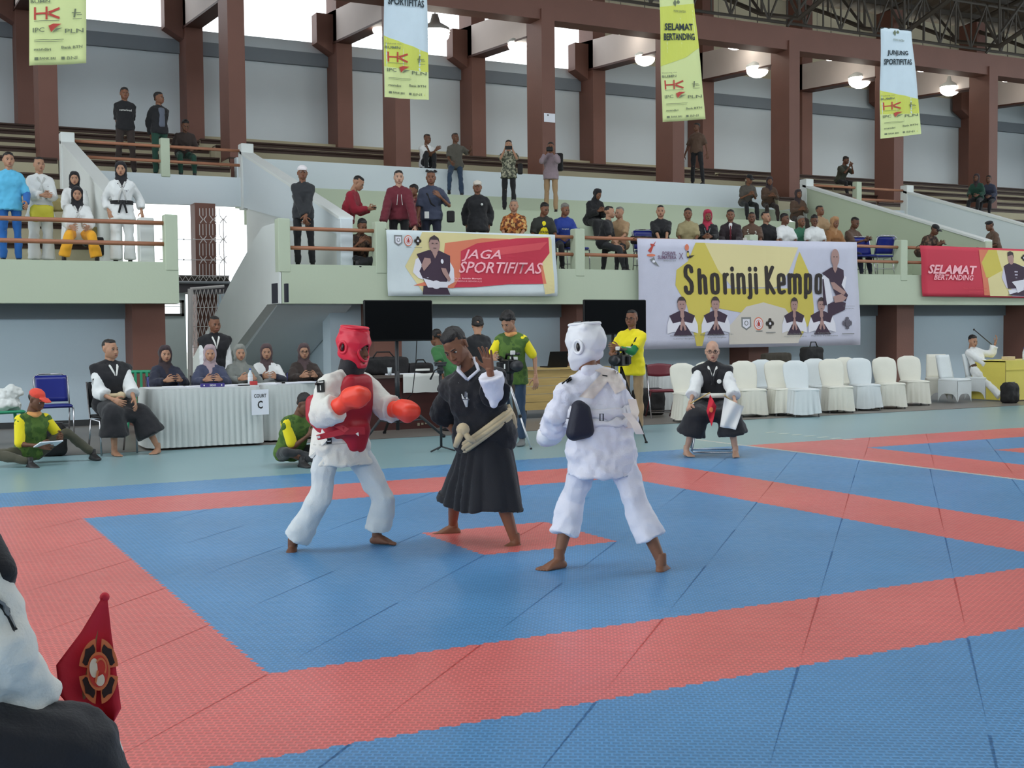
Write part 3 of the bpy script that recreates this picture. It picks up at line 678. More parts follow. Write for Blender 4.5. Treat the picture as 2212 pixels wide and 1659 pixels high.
    for i, (sg, k) in enumerate(((-1, 'A'), (1, 'B'))):
        if hands[i] is None: continue
        fd = J['wr'+k]-J['el'+k]; pd = (palms[i] if palms and palms[i] else (-sg*.6, .5, 0)); Bm = basis(-fd, pd)
        if isinstance(pd, tuple) and len(pd) == 6: Bm = basis(-Vector(pd[:3]), pd[3:])
        joins.append(('_proto_hand_%s_%s' % (hands[i], lod), Matrix.Translation(J['wr'+k]) @ Bm.to_4x4() @ Matrix.Diagonal((s*1.02*(1 if i == 0 else -1), s*1.02, s*1.02, 1)), 0))
    fp = []
    if not noleg:
        for i, k in enumerate('AB'):
            fy = math.radians(footyaw[i]); sh_ = J['an'+k]-J['kn'+k]
            ft = o.get('toe'+k); 
            if ft: yd = -(Vector(ft)-J['an'+k]); yd.z = 0 if not o.get('tip'+k) else yd.z
            else: yd = Vector((math.sin(fy), math.cos(fy), 0))
            FM = Matrix.Translation(J['an'+k]) @ (basis((0, 0, 1), yd) if not o.get('tip'+k) else basis(o['tip'+k], yd)).to_4x4() @ Matrix.Diagonal(((1 if k == 'B' else -1)*s*-1, s, s, 1))
            fp.append(FM)
    if feet == 'bare': joins += [('_proto_foot_bare_'+lod, F_, 0) for F_ in fp]
    hm = haircol or M_hair
    body = blob('body', bp, [SK[sk], M_eye, M_dark, M_lip, hm], t, .02 if LO else .011, 4, None if not LO else .6, joins=joins)
    if feet == 'shoe':
        for F_ in fp: JOBS_LATE.append(('shoe', '_proto_foot_shoe_'+lod, F_ @ Matrix.Diagonal((1.08, 1.08, 1.04, 1)), shoe or M_shoe, t))
    # --- hair and headgear
    def HP(x, y, z): return HM @ Vector((x, y, z))
    hq = HR.to_quaternion()
    if hair == 'short': blob('hair', [('s', HP(0, .024, .158), (.083*s, .095*s, .083*s), hq), ('s', HP(0, -.010, .188), (.070*s, .070*s, .042*s), hq), ('h', [(HP(.062, .03, .12), .022*s), (HP(-.062, .03, .12), .022*s), (HP(0, .075, .085), .03*s)])], hm, t, .012 if LO else .008, 2, .6, wr=[(.02, .012)])
    elif hair == 'thick': blob('hair', [('s', HP(0, .022, .168), (.092*s, .104*s, .086*s), hq), ('h', [(HP(.045, -.055, .18), .026*s), (HP(-.045, -.055, .18), .026*s), (HP(0, -.06, .195), .028*s)]), ('h', [(HP(.07, .03, .12), .024*s), (HP(-.07, .03, .12), .024*s), (HP(0, .08, .09), .035*s)])], hm, t, .012 if LO else .008, 2, .6, wr=[(.025, .022)])
    elif hair == 'crop': blob('hair', [('s', HP(0, .028, .154), (.0785*s, .088*s, .082*s), hq), ('s', HP(0, -.010, .190), (.062*s, .066*s, .038*s), hq)], hm, t, .012 if LO else .007, 2, .6)
    elif hair == 'cap' or hair == 'beret':
        cm = haircol or M_hair; blob('hair', [('s', HP(0, .03, .125), (.080*s, .082*s, .06*s), hq)], M_hair, t, .014, 2, .6)
        if hair == 'cap':
            c = blob('cap', [('s', HP(0, .012, .172), (.088*s, .102*s, .070*s), hq), ('h', [(HP(.05, -.085, .155), (.02*s, .02*s, .007)), (HP(-.05, -.085, .155), (.02*s, .02*s, .007)), (HP(.03, -.155, .140), (.02*s, .02*s, .006)), (HP(-.03, -.155, .140), (.02*s, .02*s, .006))])], cm, t, .009, 2, .6)
        else: blob('beret', [('s', HP(0, .012, .175), (.090*s, .100*s, .06*s), hq), ('s', HP(-.05, .01, .205), (.085*s, .09*s, .035*s), hq)], cm, t, .010, 2, .6)
    elif hair == 'hijab':
        hc = haircol
        dirn = HR.to_3x3() @ Vector((0, 0, 1))
        pr = [('s', HP(0, .034, .135), (.096*s, .104*s, .115*s), hq), ('s', HP(0, -.002, .190), (.082*s, .094*s, .060*s), hq), ('h', [(HP(.066, -.02, .17), .026*s), (HP(.074, -.015, .10), .022*s), (HP(.06, -.03, .03), .026*s)]), ('h', [(HP(-.066, -.02, .17), .026*s), (HP(-.074, -.015, .10), .022*s), (HP(-.06, -.03, .03), .026*s)]), ('h', [(HP(.05, .0, .03), .045*s), (HP(-.05, .0, .03), .045*s), (HP(0, .04, .02), .06*s), (HP(0, -.035, .0), .045*s)]),
              ('h', [(HP(0, .02, .02), .075*s), (J['shA']*.45+J['neck']*.55-up*.03, .07*s), (J['shB']*.45+J['neck']*.55-up*.03, .07*s), (J['neck']+fw*.075*s-up*.15*s, .05*s)])]
        blob('hijab', pr, hc, t, .013 if LO else .009, 3, .7, wr=[(.06, .018)])
    # --- clothes
    if top and LO: top = (top[0], top[1], top[2]*.62)+tuple(top[3:])
    W_ = [(.13, .03*wrink), (.055, .022*wrink)]
    tv = .019 if LO else .0105
    if top:
        mt, slv, ex = top[0], top[1], top[2]; ln = top[3] if len(top) > 3 else .0; fl = top[4] if len(top) > 4 else 1.
        pr = tor(ex)
        for k in 'AB':
            sh, el, wr = J['sh'+k], J['el'+k], J['wr'+k]
            if slv > 0:
                e1 = sh.lerp(el, min(1, slv)); pr += [('s', sh, .050*s+ex), ('c', sh, .049*s+ex, e1, (.046*s+ex)*(fl if slv <= 1 else 1))]
            if slv > 1: e2 = el.lerp(wr, slv-1); pr += [('s', el, .046*s+ex), ('c', el, .046*s+ex, e2, (.036*s+ex)*fl)]
        if ln:
            kd = [((J['kn'+k]-J['hip'+k]).normalized()) for k in 'AB']; c0 = J['pel']+up*.12*s; hx_ = (J['hipB']-J['hipA']).normalized(); hy_ = hx_.cross(Vector((0, 0, 1)))
            c1 = (J['hipA']+J['hipB'])/2+(kd[0]+kd[1])/2*ln; w0 = .135*s*b+ex; w1 = w0+.012+ln*.28*max(fl, 1)
            if pose == 'sit': c1 = (J['hipA']+J['hipB'])/2+(kd[0]+kd[1])/2*ln*.8
            ex_ = hy_ if pose == 'stand' else Vector((0, 0, 1)).cross(hx_)*-1
            if pose == 'stand': pr.append(('r', [(c0, rt*w0, fw*(.092*s*b+ex)), (c1, hx_*w1, hy_*(w1*.72))]))
            else: pr.append(('h', [(J['hipA'], .1*s*b+ex), (J['hipB'], .1*s*b+ex), (J['hipA']+kd[0]*ln, .085*s*b+ex), (J['hipB']+kd[1]*ln, .085*s*b+ex)]))
        jk = blob('jacket' if slv > 1 else 'shirt', pr, mt, t, tv, 3, .7, wr=W_); J['_jk'] = jk
    if vest:
        vm, vl = vest; pr = tor((top[2] if top else .02)+.020)+[('h', [(J['shA']+rt*(-.055)*s+up*.02, .055*s), (J['neck'], .07*s), (J['shA']+up*-.08*s, .075*s)]), ('h', [(J['shB']+rt*.055*s+up*.02, .055*s), (J['neck'], .07*s), (J['shB']+up*-.08*s, .075*s)])]
        blob('vest', pr, vm, t, tv, 3, .7, wr=W_)
        m = MB()
        for sg in (-1, 1): m.tube([J['neck']+rt*sg*.06*s+up*.02-fw*.01, J['neck']+rt*sg*.045*s+fw*(.075*s+top[2]*.8)-up*.03*s, J['neck']+rt*sg*.02+fw*(.105*s+top[2])-up*.10*s, J['neck']+fw*(.125*s+top[2])-up*.19*s], [.012, .014, .013, .007], 6)
        m.build('collar', SHEET_WHITE, t, True)
    if bottom:
        mt, kind = bottom[0], bottom[1]; pr = [('h', [(J['hipA'], .095*s*b), (J['hipB'], .095*s*b), (T(-.05, 0, .13), .09*s*b), (T(.05, 0, .13), .09*s*b)])]
        for k in 'AB':
            h, kn, an = J['hip'+k], J['kn'+k], J['an'+k]
            if kind == 'slim': pr += [limb(h, kn, .088*s*b**.5, .062*s), limb(kn, kn.lerp(an, .35), .062*s, .06*s), ('c', kn.lerp(an, .3), .062*s, kn.lerp(an, .97), .05*s)]
            elif kind == 'wide': pr += [limb(h, kn, .1*s, .082*s), ('c', kn, .082*s, kn.lerp(an, bottom[2] if len(bottom) > 2 else .85), .10*s), ('s', kn, .083*s)]
            elif kind == 'hakama':
                q = bottom[2] if len(bottom) > 2 else .7; pr += [('h', [(h, .11*s), (kn, .135*s)]), ('s', kn, .135*s), ('c', kn, .13*s, kn.lerp(an, q), .18*s)]
            elif kind == 'skirt': pass
        if kind == 'hakama' and pose == 'stand':
            kA, kB = J['knA'].lerp(J['anA'], bottom[2]), J['knB'].lerp(J['anB'], bottom[2]); mid = (kA+kB)/2; ax = (kB-kA); sp = ax.length/2; ax.normalize(); ay = ax.cross(Vector((0, 0, 1))).normalized()
            w0 = .13*s; c0 = J['pel']+up*.10*s
            pr = [('r', [(c0, rt*w0, fw*.115*s), (J['pel'], rt*(w0+.03), fw*.14*s), (mid, ax*(sp+.135*s), ay*(.19*s))])]
            AX = (c0, mid, rt, fw)
            def pl(me, AX=AX):
                c0, c1, a, b_ = AX; L = (c1-c0).length; dn = (c1-c0)/L
                for v in me.vertices:
                    q = v.co-c0; h = q.dot(dn)/L; q2 = q-dn*q.dot(dn); th = math.atan2(q2.dot(b_), q2.dot(a)); k = max(0, min(1, h))
                    if q2.length > .03: v.co = v.co+q2.normalized()*(.016*k*(abs(math.sin(th*6.5))*2-1)+.010*k*math.sin(th*3+h*4))
                    if h > .93: v.co.z += .02*math.sin(th*2+1)
            blob('hakama', pr, mt, t, .012, 2, .8, wr=[(.2, .03)], pleat=pl); pr = []
        if False: pr.append(('h', [(J['hipA'], .1*s), (J['hipB'], .1*s), (J['knA'].lerp(J['anA'], .35), .13*s), (J['knB'].lerp(J['anB'], .35), .13*s)]))
        if kind == 'hakama' and pose == 'sit': pr.append(('h', [(J['hipA'], .1*s), (J['hipB'], .1*s), (J['knA'], .08*s), (J['knB'], .08*s)]))
        if kind == 'skirt': pr.append(('h', [(J['hipA'], .1*s), (J['hipB'], .1*s), (J['knA'], .1*s), (J['knB'], .1*s)])); pr.append(('h', [(J['knA'], .1*s), (J['knB'], .1*s), (J['anA']+Vector((0, 0, .05)), .09*s), (J['anB']+Vector((0, 0, .05)), .09*s)]))
        if pr: blob('trousers' if kind != 'skirt' else 'skirt', pr, mt, t, tv if kind != 'hakama' else tv, 3, .7, wr=[(.13, .03*wrink), (.05, .010*wrink)])
    if belt:
        bm_, z, r = belt[0], belt[1], belt[2]; mb = MB(); n = 28; c = J['pel']+up*z*s
        pts = [c+rt*(math.cos(a)*(.14*s*b+r))+fw*(math.sin(a)*(.10*s*b+r)) for a in [2*math.pi*i/n for i in range(n)]]
        for q in (-.014, .014): mb.tube([p+up*q for p in pts], .019, 8, closed=True)
        kp = c+fw*(.115*s*b+r); mb.ball(kp, (.035, .03, .035)); 
        for sg in (-1, 1): mb.tube([kp, kp+rt*sg*.03-up*.05+fw*.02, kp+rt*sg*.06-up*.17+fw*.015], [.016, .018, .015], 7)
        mb.build('belt', bm_, t, True)
    if extra: extra(t, J, s, HM, rt, fw, up)
    t['_j'] = 0; del t['_j']
    return t, J, HM
JOBS_LATE = []
def late():
    for q in JOBS_LATE:
        if q[0] == 'shoe':
            me = PROTO[q[1]].copy(); me.transform(q[2]); me.materials.clear(); me.materials.append(q[3])
            if q[2].determinant() < 0: me.flip_normals()
            me.polygons.foreach_set('use_smooth', [True]*len(me.polygons)); me.name = 'shoe'; link('shoe', me, q[4])
# ---------------------------------------------------------------- the three on the mat
def LOC(loc, rz):
    loc = Vector(loc); n = CAM-loc; n.z = 0; n.normalize(); Ri = Matrix.Rotation(-rz, 3, 'Z')
    def L(px, py, d=0.):
        r = ray(px, py); q = loc+n*d; t = (q-CAM).dot(n)/r.dot(n); return Ri @ (CAM+r*t-loc)
    return L
K_gi = cloth('kempo_white', (226, 224, 216)); K_gi2 = cloth('kempo_cool_white', (222, 222, 234)); K_trous = cloth('trouser_white', (206, 212, 214)); K_blk = cloth('black_robe', (26, 26, 32)); K_vest = cloth('black_vest', (22, 22, 28))
K_cream = cloth('cream_belt', (206, 186, 150)); K_redg = M('red_guard', (176, 24, 44), .5, .15, 30, .08, 6); K_helm = M('red_helmet', (222, 42, 66), .42, .1, 30, .05, 6); K_org = M('orange_glove', (255, 74, 52), .38, .12, 25, .06, 8)
K_whelm = M('white_helmet', (232, 232, 236), .42, .1, 30, .03, 6); K_navy = M('navy_pad', (26, 28, 46), .6, .2, 60); K_patch = M('black_patch', (22, 22, 24), .7, 0); K_wprint = M('white_print', (226, 226, 222), .7, 0); K_strap = M('white_strap', (228, 226, 232), .7, .1, 60)
def surf_patch(name, t, c, u, v, w, h, mt, th=.004, T=None):
    """small rectangular cloth patch; c centre, u/v in-plane axes"""
    u = Vector(u).normalized(); v = Vector(v); v = (v-u*v.dot(u)).normalized(); n = u.cross(v); c = Vector(c); m = MB()
    m.prism([c+u*(sx*w/2)+v*(sy*h/2) for sx, sy in ((-1, -1), (1, -1), (1, 1), (-1, 1))], n*th); return m.build(name, mt, t)
def pproj(name, t, L, quads, mt, target, off=.006, d=.6, n=6):
    m = MB()
    for q in quads:
        P4 = [L(x, y, d) for x, y in q]; m.grid(n, n, (lambda P: lambda u, v: tuple((P[0]*(1-u)+P[1]*u)*(1-v)+(P[3]*(1-u)+P[2]*u)*v))(P4))
    o = m.build(name, mt, t, True, False); w = o.modifiers.new('w', 'SHRINKWRAP'); w.target = target; w.wrap_method = 'PROJECT'; w.use_project_y = True; w.use_positive_direction = True; w.use_negative_direction = False; w.offset = off
    return o
def helmet(t, HM, s, mt, topmat=None, label_mat=None):
    Hi = HM.inverted(); q = HM.to_quaternion()
    def HP(x, y, z): return HM @ Vector((x, y, z))
    def rr(*a): return tuple(v*s for v in a)
    pr = [('s', HP(0, .014, .150), rr(.112, .126, .110), q), ('h', [(HP(.07, -.01, .10), .036*s), (HP(.064, -.045, .05), .03*s), (HP(.03, -.062, -.002), .024*s), (HP(-.03, -.062, -.002), .024*s), (HP(-.064, -.045, .05), .03*s), (HP(-.07, -.01, .10), .036*s), (HP(.06, .05, .07), .04*s), (HP(-.06, .05, .07), .04*s)]),
          ('h', [(HP(.06, -.04, .215), .028*s), (HP(-.06, -.04, .215), .028*s), (HP(.07, .05, .22), .032*s), (HP(-.07, .05, .22), .032*s), (HP(0, .10, .2), .03*s), (HP(0, -.07, .20), .034*s)])]
    def cut(co):
        p = Hi @ co
        if p.z > .246-.0*p.y and abs(p.x) < .085 and -.09 < p.y < .11: return True
        a = p.x/.050; b = (p.z-.088)/.058
        return p.y < -.03 and a*a+b*b < 1
    o = blob('helmet', pr, mt, t, .0075, 4, None, cut=cut, label='padded sparring helmet')
    m = MB(); n = 28; pts = []
    for i in range(n):
        a = 2*math.pi*i/n; x = .052*math.cos(a); z = .088+.060*math.sin(a); y = -.103+2.0*x*x*6+(.018 if z < .05 else 0)*(.05-z)*20
        pts.append(HP(x, y, z))
    m.tube(pts, .010*s, 8, closed=True); m.build('face_rim', mt, o, True)
    m = MB(); pts = [HP(.082*math.cos(a), .012+.094*math.sin(a), .246) for a in [2*math.pi*i/24 for i in range(24)]]; m.tube(pts, .009*s, 8, closed=True); m.build('top_rim', mt, o, True)
    for sg in (-1, 1):
        m = MB(); pts = [HP(sg*(.108+.004*math.cos(a)), .018+.030*math.cos(a), .112+.038*math.sin(a)) for a in [2*math.pi*i/20 for i in range(20)]]; m.tube(pts, .0095*s, 8, closed=True); m.build('ear_pad', mt, o, True)
        m = MB(); m.ball((0, 0, 0), (.010, .0115, .026), n=12); m.v = [tuple(HP(sg*.109+v[0], .018+v[1], .112+v[2])) for v in m.v]; m.build('ear_hole', M_dark, o, True)
    if topmat: m = MB(); m.grid(6, 2, lambda u, v: tuple(HP(-.07+.14*u, -.03+.05*v, .252+.012*math.sin(u*9)))); m.build('top_strap', topmat, o)
def glove(t, wr, el, side, mt, s=1., size=1.):
    d = (wr-el).normalized(); q = Vector(side).normalized(); q = (q-d*q.dot(d)).normalized(); p = d.cross(q); z = size
    pr = [('c', wr-d*.10, .050*z, wr+d*.02, .048*z), ('h', [(wr, .046*z), (wr+d*.09+p*.02, .056*z), (wr+d*.09-p*.02, .056*z)]), ('h', [(wr+d*.08+p*.022, .058*z), (wr+d*.08-p*.022, .058*z), (wr+d*.145+q*.012+p*.02, .050*z), (wr+d*.145+q*.012-p*.02, .050*z), (wr+d*.12+q*.05, .038*z)])]
    g = blob('glove', pr, mt, t, .008, 4, .8, label='padded boxing style glove')
    blob('glove_thumb', [('h', [(wr+d*.03+p*.045, .026*z), (wr+d*.085+p*.058+q*.02, .025*z)]), ('h', [(wr+d*.085+p*.058+q*.02, .025*z), (wr+d*.125+p*.042+q*.045, .022*z)])], mt, g, .007, 3, .8)
    m = MB(); m.tube([wr-d*.085+(q*math.cos(a)+p*math.sin(a))*.051*z for a in [2*math.pi*i/18 for i in range(18)]], .007, 6, closed=True); m.build('cuff_band', mt, g, True)
    return g
# -- red corner fighter
loc = gp(735, 1183); rz = facing(loc); L = LOC(loc, rz)
o = dict(pel=L(732, 965), neck=L(752, 806, .02), shA=L(708, 834, .14), shB=L(790, 830, -.10), elA=L(694, 902, .26), wrA=L(742, 872, .36), elB=L(832, 884, -.02), wrB=L(858, 884, .10), hipA=L(705, 972, .07), hipB=L(764, 970, -.06),
         knA=L(692, 1075, .12), anA=L(632, 1176, .05), knB=L(828, 1075, -.02), anB=L(815, 1152, -.08), toeA=L(622, 1215, .2), toeB=L(862, 1186, -.02), headpos=L(764, 786, .03))
def fx(t, J, s, HM, rt, fw, up):
    helmet(t, HM, 1.0, K_helm)
    for k, mt in (('A', K_org), ('B', K_org)): glove(t, J['wr'+k], J['el'+k], fw if k == 'A' else -up, mt, size=1.16)
    # body protector wrapped round the torso
    n = J['neck']; p = J['pel']
    def Q(x, y, z): return p+rt*x+fw*y+up*z
    blob('body_protector', [('h', [(L(676, 868, -.02), .05), (L(674, 900, .0), .045), (L(700, 925, .10), .05), (L(705, 860, .06), .05), (L(740, 930, .16), .04)]), ('h', [(Q(-.09, .03, .14), .105), (Q(.09, .03, .14), .105), (Q(-.10, .03, .28), .105), (Q(.10, .03, .28), .105)]), ('h', [(Q(-.10, .04, .28), .10), (Q(.10, .04, .28), .10), (Q(-.055, .085, .445), .055), (Q(.075, .085, .445), .055)]), ('h', [(Q(-.03, .11, .13), .075), (Q(.06, .11, .13), .075), (Q(-.005, .12, .03), .055), (Q(.055, .12, .03), .055)])], K_redg, t, .011, 4, None, wr=[(.2, .015)], label='dark red padded body protector')
    m = MB(); c = L(700, 935, .27); d = L(770, 922, .24); e = L(742, 930, .27)
    m.prism([L(683, 940, .25), L(686, 950, .25), L(744, 937, .27), L(742, 924, .27)], fw*.012); m.prism([L(738, 922, .275), L(742, 938, .275), L(786, 938, .22), L(785, 922, .22)], fw*.012)
    m.prism([L(700, 908, .24), L(712, 904, .25), L(752, 926, .28), L(742, 934, .28)], fw*.010); m.build('waist_strap', K_redg, t)
    m = MB(); m.prism([L(684, 942, .268), L(686, 947, .268), L(691, 946, .268), L(690, 941, .268)], fw*.004); m.build('printed_mark', K_wprint, t)
    tri = MB(); tri.prism([L(768, 937, .262), L(774, 942, .262), L(773, 934, .262)], fw*.006); tri.build('triangle_print', K_wprint, t)
    # glove stripes emblem
    tri = MB()
    for i in range(3): tri.prism([L(773+i*6.5, 861-i*0, .475), L(777+i*6.5, 861, .475), L(777+i*6.5-1, 858-i*-0-5*(3-i)*.55, .475), L(774+i*6.5-1, 858-5*(3-i)*.55-1, .475)], (0, -.004, 0))
    tri.build('stripe_emblem', M('glove_print', (255, 150, 110), .5, 0), t)
    # sleeve badge and jacket tag
    b = pproj('sleeve_badge', t, L, [[(680, 829), (699, 826), (701, 852), (683, 854)]], K_patch, J['_jk'], .008); b.parent = t
    pproj('badge_stroke', t, L, [[(689, 838), (691, 838), (692, 849), (690, 849)], [(683, 831), (697, 829), (697, 831.5), (683, 833.5)]], K_wprint, J['_jk'], .012)
    pproj('jacket_tag', t, L, [[(703, 960), (716, 959), (716, 972), (704, 973)]], K_patch, J['_jk'], .008)
    pproj('tag_stroke', t, L, [[(706, 965), (714, 964.5), (714, 967), (706, 967.5)]], K_wprint, J['_jk'], .012)
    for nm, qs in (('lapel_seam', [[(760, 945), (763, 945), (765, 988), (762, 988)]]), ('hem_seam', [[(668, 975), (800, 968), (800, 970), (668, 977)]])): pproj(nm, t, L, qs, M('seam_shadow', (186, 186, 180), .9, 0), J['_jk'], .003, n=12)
    # dark scarf under the helmet
    blob('scarf', [('h', [(HM @ Vector((.05, -.02, .0)), .05), (HM @ Vector((-.05, -.02, .0)), .05), (HM @ Vector((0, .04, .02)), .06), (n+up*.0, .075), (n-up*.06+fw*.05, .04)]), ('h', [(n+fw*.05, .05), (n-up*.07+fw*.075, .022)])], K_blk, t, .011, 3, .8)
    # white cloth end and sash behind the hip
    m = MB(); m.prism([L(682, 905, .05), L(705, 950, .20), L(672, 990, .1), L(667, 985, .1), L(674, 930, .05)], fw*.01); m.build('sash_end', K_gi, t)
person('fighter in white uniform with red helmet, red body protector and orange gloves', loc, rz, 1.55, 'stand', 'd', top=(K_gi, 1.72, .034, .11, 1.4), bottom=(K_trous, 'wide', .88), hair='crop', feet='bare', head=(52, 6, 0), hands=(None, None), o=o, lod='hi', extra=fx, wrink=1.0)
# -- referee
loc = gp(1040, 1172); rz = facing(loc); L = LOC(loc, rz)
o = dict(pel=L(1050, 935), neck=L(1018, 806, .10), shA=L(976, 842, -.02), shB=L(1064, 822, .16), elA=L(958, 905, -.12), wrA=L(985, 935, .0), elB=L(1068, 850, .34), wrB=L(1058, 800, .40), hipA=L(1020, 950, -.02), hipB=L(1078, 950, .04),
         knA=L(985, 1052, -.10), anA=L(978, 1132, -.42), knB=L(1078, 1060, .14), anB=L(1112, 1167, .12), toeA=L(925, 1152, -.40), toeB=L(1058, 1196, .20), headpos=L(1002, 776, .13))
def fx(t, J, s, HM, rt, fw, up):
    c = J['pel']+up*.02; n = 30; m = MB()
    for q, r in ((-.03, .228), (-.008, .236), (.016, .228)):
        m.tube([c+up*q+rt*(math.cos(a)*(r-.035))+fw*(math.sin(a)*(r-.055))+up*.075*math.cos(a) for a in [2*math.pi*i/n for i in range(n)]], .019, 8, closed=True)
    kp = L(1000, 928, .27); m.ball(kp, (.045, .04, .045)); m.tube([kp, kp+Vector((-.03, -.02, -.06)), kp+Vector((-.05, -.0, -.11))], [.022, .024, .018], 8); m.tube([kp, kp+Vector((.04, -.02, -.06)), kp+Vector((.07, -.0, -.08))], [.02, .022, .016], 8); m.tube([L(1095, 875, .05), L(1105, 900, .06), L(1112, 925, .04)], [.02, .028, .02], 8); m.build('rope_belt', K_cream, t, True)
    # white sleeve of the raised arm and white collar
    e, w = J['elB'], J['wrB']; d = (w-e).normalized()
    blob('under_sleeve', [('c', e.lerp(w, .05), .062, e.lerp(w, .78), .088), ('s', e, .062), ('h', [(e, .05), (e.lerp(w, .2)+Vector((.0, 0, -.10)), .03), (L(1066, 862, .36), .022)]), ('c', J['shB'], .07, e, .066)], K_gi2, t, .011, 3, .8, wr=[(.08, .02)])
    m = MB(); m.tube([HM @ Vector((-.055, .03, -.02)), L(990, 800, .22), L(1009, 820, .235)], [.014, .014, .010], 7); m.tube([HM @ Vector((.06, .02, -.02)), L(1034, 800, .21), L(1009, 821, .235)], [.012, .013, .010], 7); m.build('collar', K_gi2, t, True)
    m = MB(); m.prism([L(999, 862, .245), L(999, 864, .245), L(1014, 864, .245), L(1014, 862, .245)], (0, -.003, 0)); m.prism([L(1004, 846, .245), L(1003, 858, .245), L(1009, 858, .245), L(1008, 846, .245)], (0, -.003, 0)); m.build('chest_emblem', M('grey_print', (110, 112, 120), .7, 0), t)
pr = {}
t, J, HM = person('referee in black robe with cream rope belt raising an open hand between the fighters', loc, rz, 1.62, 'stand', 'b', top=(K_vest, 1.0, .034, .02, 1.35), bottom=(K_blk, 'hakama', .42), hair='short', feet='bare', head=(-34, 34, -14), hands=('fist', 'open'), palms=(None, (-.5, -.8, .1)), o=o, lod='hi', extra=fx, vest=(K_vest, 0))
# -- white corner fighter seen from behind
loc = gp(1318, 1228); rz = facing(loc); L = LOC(loc, rz)
o = dict(pel=L(1298, 955), neck=L(1290, 805, -.03), shB=L(1228, 852, .03), shA=L(1330, 850, -.05), elB=L(1203, 898, .0), wrB=L(1192, 928, -.16), elA=L(1352, 905, -.22), wrA=L(1322, 880, -.38), hipB=L(1264, 985, .02), hipA=L(1338, 985, -.02),
         knB=L(1236, 1080, -.08), anB=L(1207, 1202, .0), knA=L(1372, 1085, .02), anA=L(1428, 1212, .06), toeB=L(1158, 1222, .10), toeA=L(1452, 1240, -.25), headpos=L(1265, 790, -.02))
def fx(t, J, s, HM, rt, fw, up):
    helmet(t, HM, 1.06, K_whelm, topmat=M('strap_grey', (120, 122, 126), .7))
    glove(t, J['wrB'], J['elB'], fw, K_whelm, size=1.1); glove(t, J['wrA'], J['elA'], up, K_whelm, size=1.1)
    bk = -fw
    blob('side_pad', [('h', [(L(1250, 880, .16), .045), (L(1262, 886, .15), .04), (L(1240, 935, .16), .05), (L(1268, 930, .13), .045)])], K_navy, t, .008, 4, .8, label='navy blue protector flap between arm and back')
    # straps, belt and buckle
    pproj('back_strap', t, L, [[(1300, 812), (1334, 806), (1356, 850), (1330, 862)], [(1246, 868), (1300, 812), (1322, 822), (1280, 872)], [(1280, 806), (1304, 800), (1336, 812), (1318, 824)]], M('cream_strap', (226, 214, 206), .75, .2, 60), J['_jk'], .010, n=14)
    c = J['pel']; n = 32
    for z, nm, r in ((.175, 'elastic_band', .004), (.115, 'belt', .0)):
        m = MB()
        def F(u, v): a = u*2*math.pi; return tuple(c+up*(z+.05*(v-.5))+rt*math.cos(a)*.21+fw*math.sin(a)*.17)
        m.grid(n*2, 3, F); wrap(m.build(nm, K_strap, t, True), J['_jk'], .007)
    m = MB(); a, b = L(1297, 896, .22), L(1304, 908, .22)
    m.tube([L(1296, 894, .165), L(1303, 894, .165), L(1303, 909, .165), L(1296, 909, .165)], .004, 5, closed=True); m.build('buckle', K_navy, t)
    for sg, pts in ((1, [L(1365, 862, .03), L(1372, 890, .05), L(1360, 925, .03)]), (1, [L(1352, 892, .1), L(1372, 915, .10), L(1382, 938, .08)])):
        m = MB(); m.grid(6, 1, (lambda P: lambda u, v: tuple((P[0].lerp(P[1], u*2) if u < .5 else P[1].lerp(P[2], u*2-1))+Vector(((v-.5)*.05, .01*math.sin(u*6), 0))))(pts)); m.build('loose_strap', M('cream_strap', (0, 0, 0)), t, True)
    pproj('shoulder_badge', t, L, [[(1213, 827), (1225, 820), (1230, 829), (1217, 837)]], K_patch, J['_jk'], .008)
    pproj('badge_stroke', t, L, [[(1216+i*4, 828.5-i*2.2), (1217.4+i*4, 827.6-i*2.2), (1220+i*4, 831.5-i*2.2), (1218.5+i*4, 832.6-i*2.2)] for i in range(3)], K_wprint, J['_jk'], .012, n=2)
    pproj('back_print', t, L, [[(1300, 817), (1312, 819), (1312, 822), (1300, 820)]], K_patch, J['_jk'], .016, n=3)
    blob('collar', [('h', [(HM @ Vector((.055, .03, -.03)), .035), (HM @ Vector((-.055, .03, -.03)), .035), (HM @ Vector((0, .06, -.03)), .035), (J['neck']-up*.02, .07)])], K_gi2, t, .010, 2, .8)
person('fighter in white uniform and white helmet seen from behind', loc, rz, 1.60, 'stand', 'b', top=(K_gi2, 1.80, .034, .13, 1.35), bottom=(K_gi2, 'wide', .62), hair='crop', feet='bare', head=(-118, 4, 0), hands=(None, None), o=o, lod='hi', extra=fx, wrink=1.3)
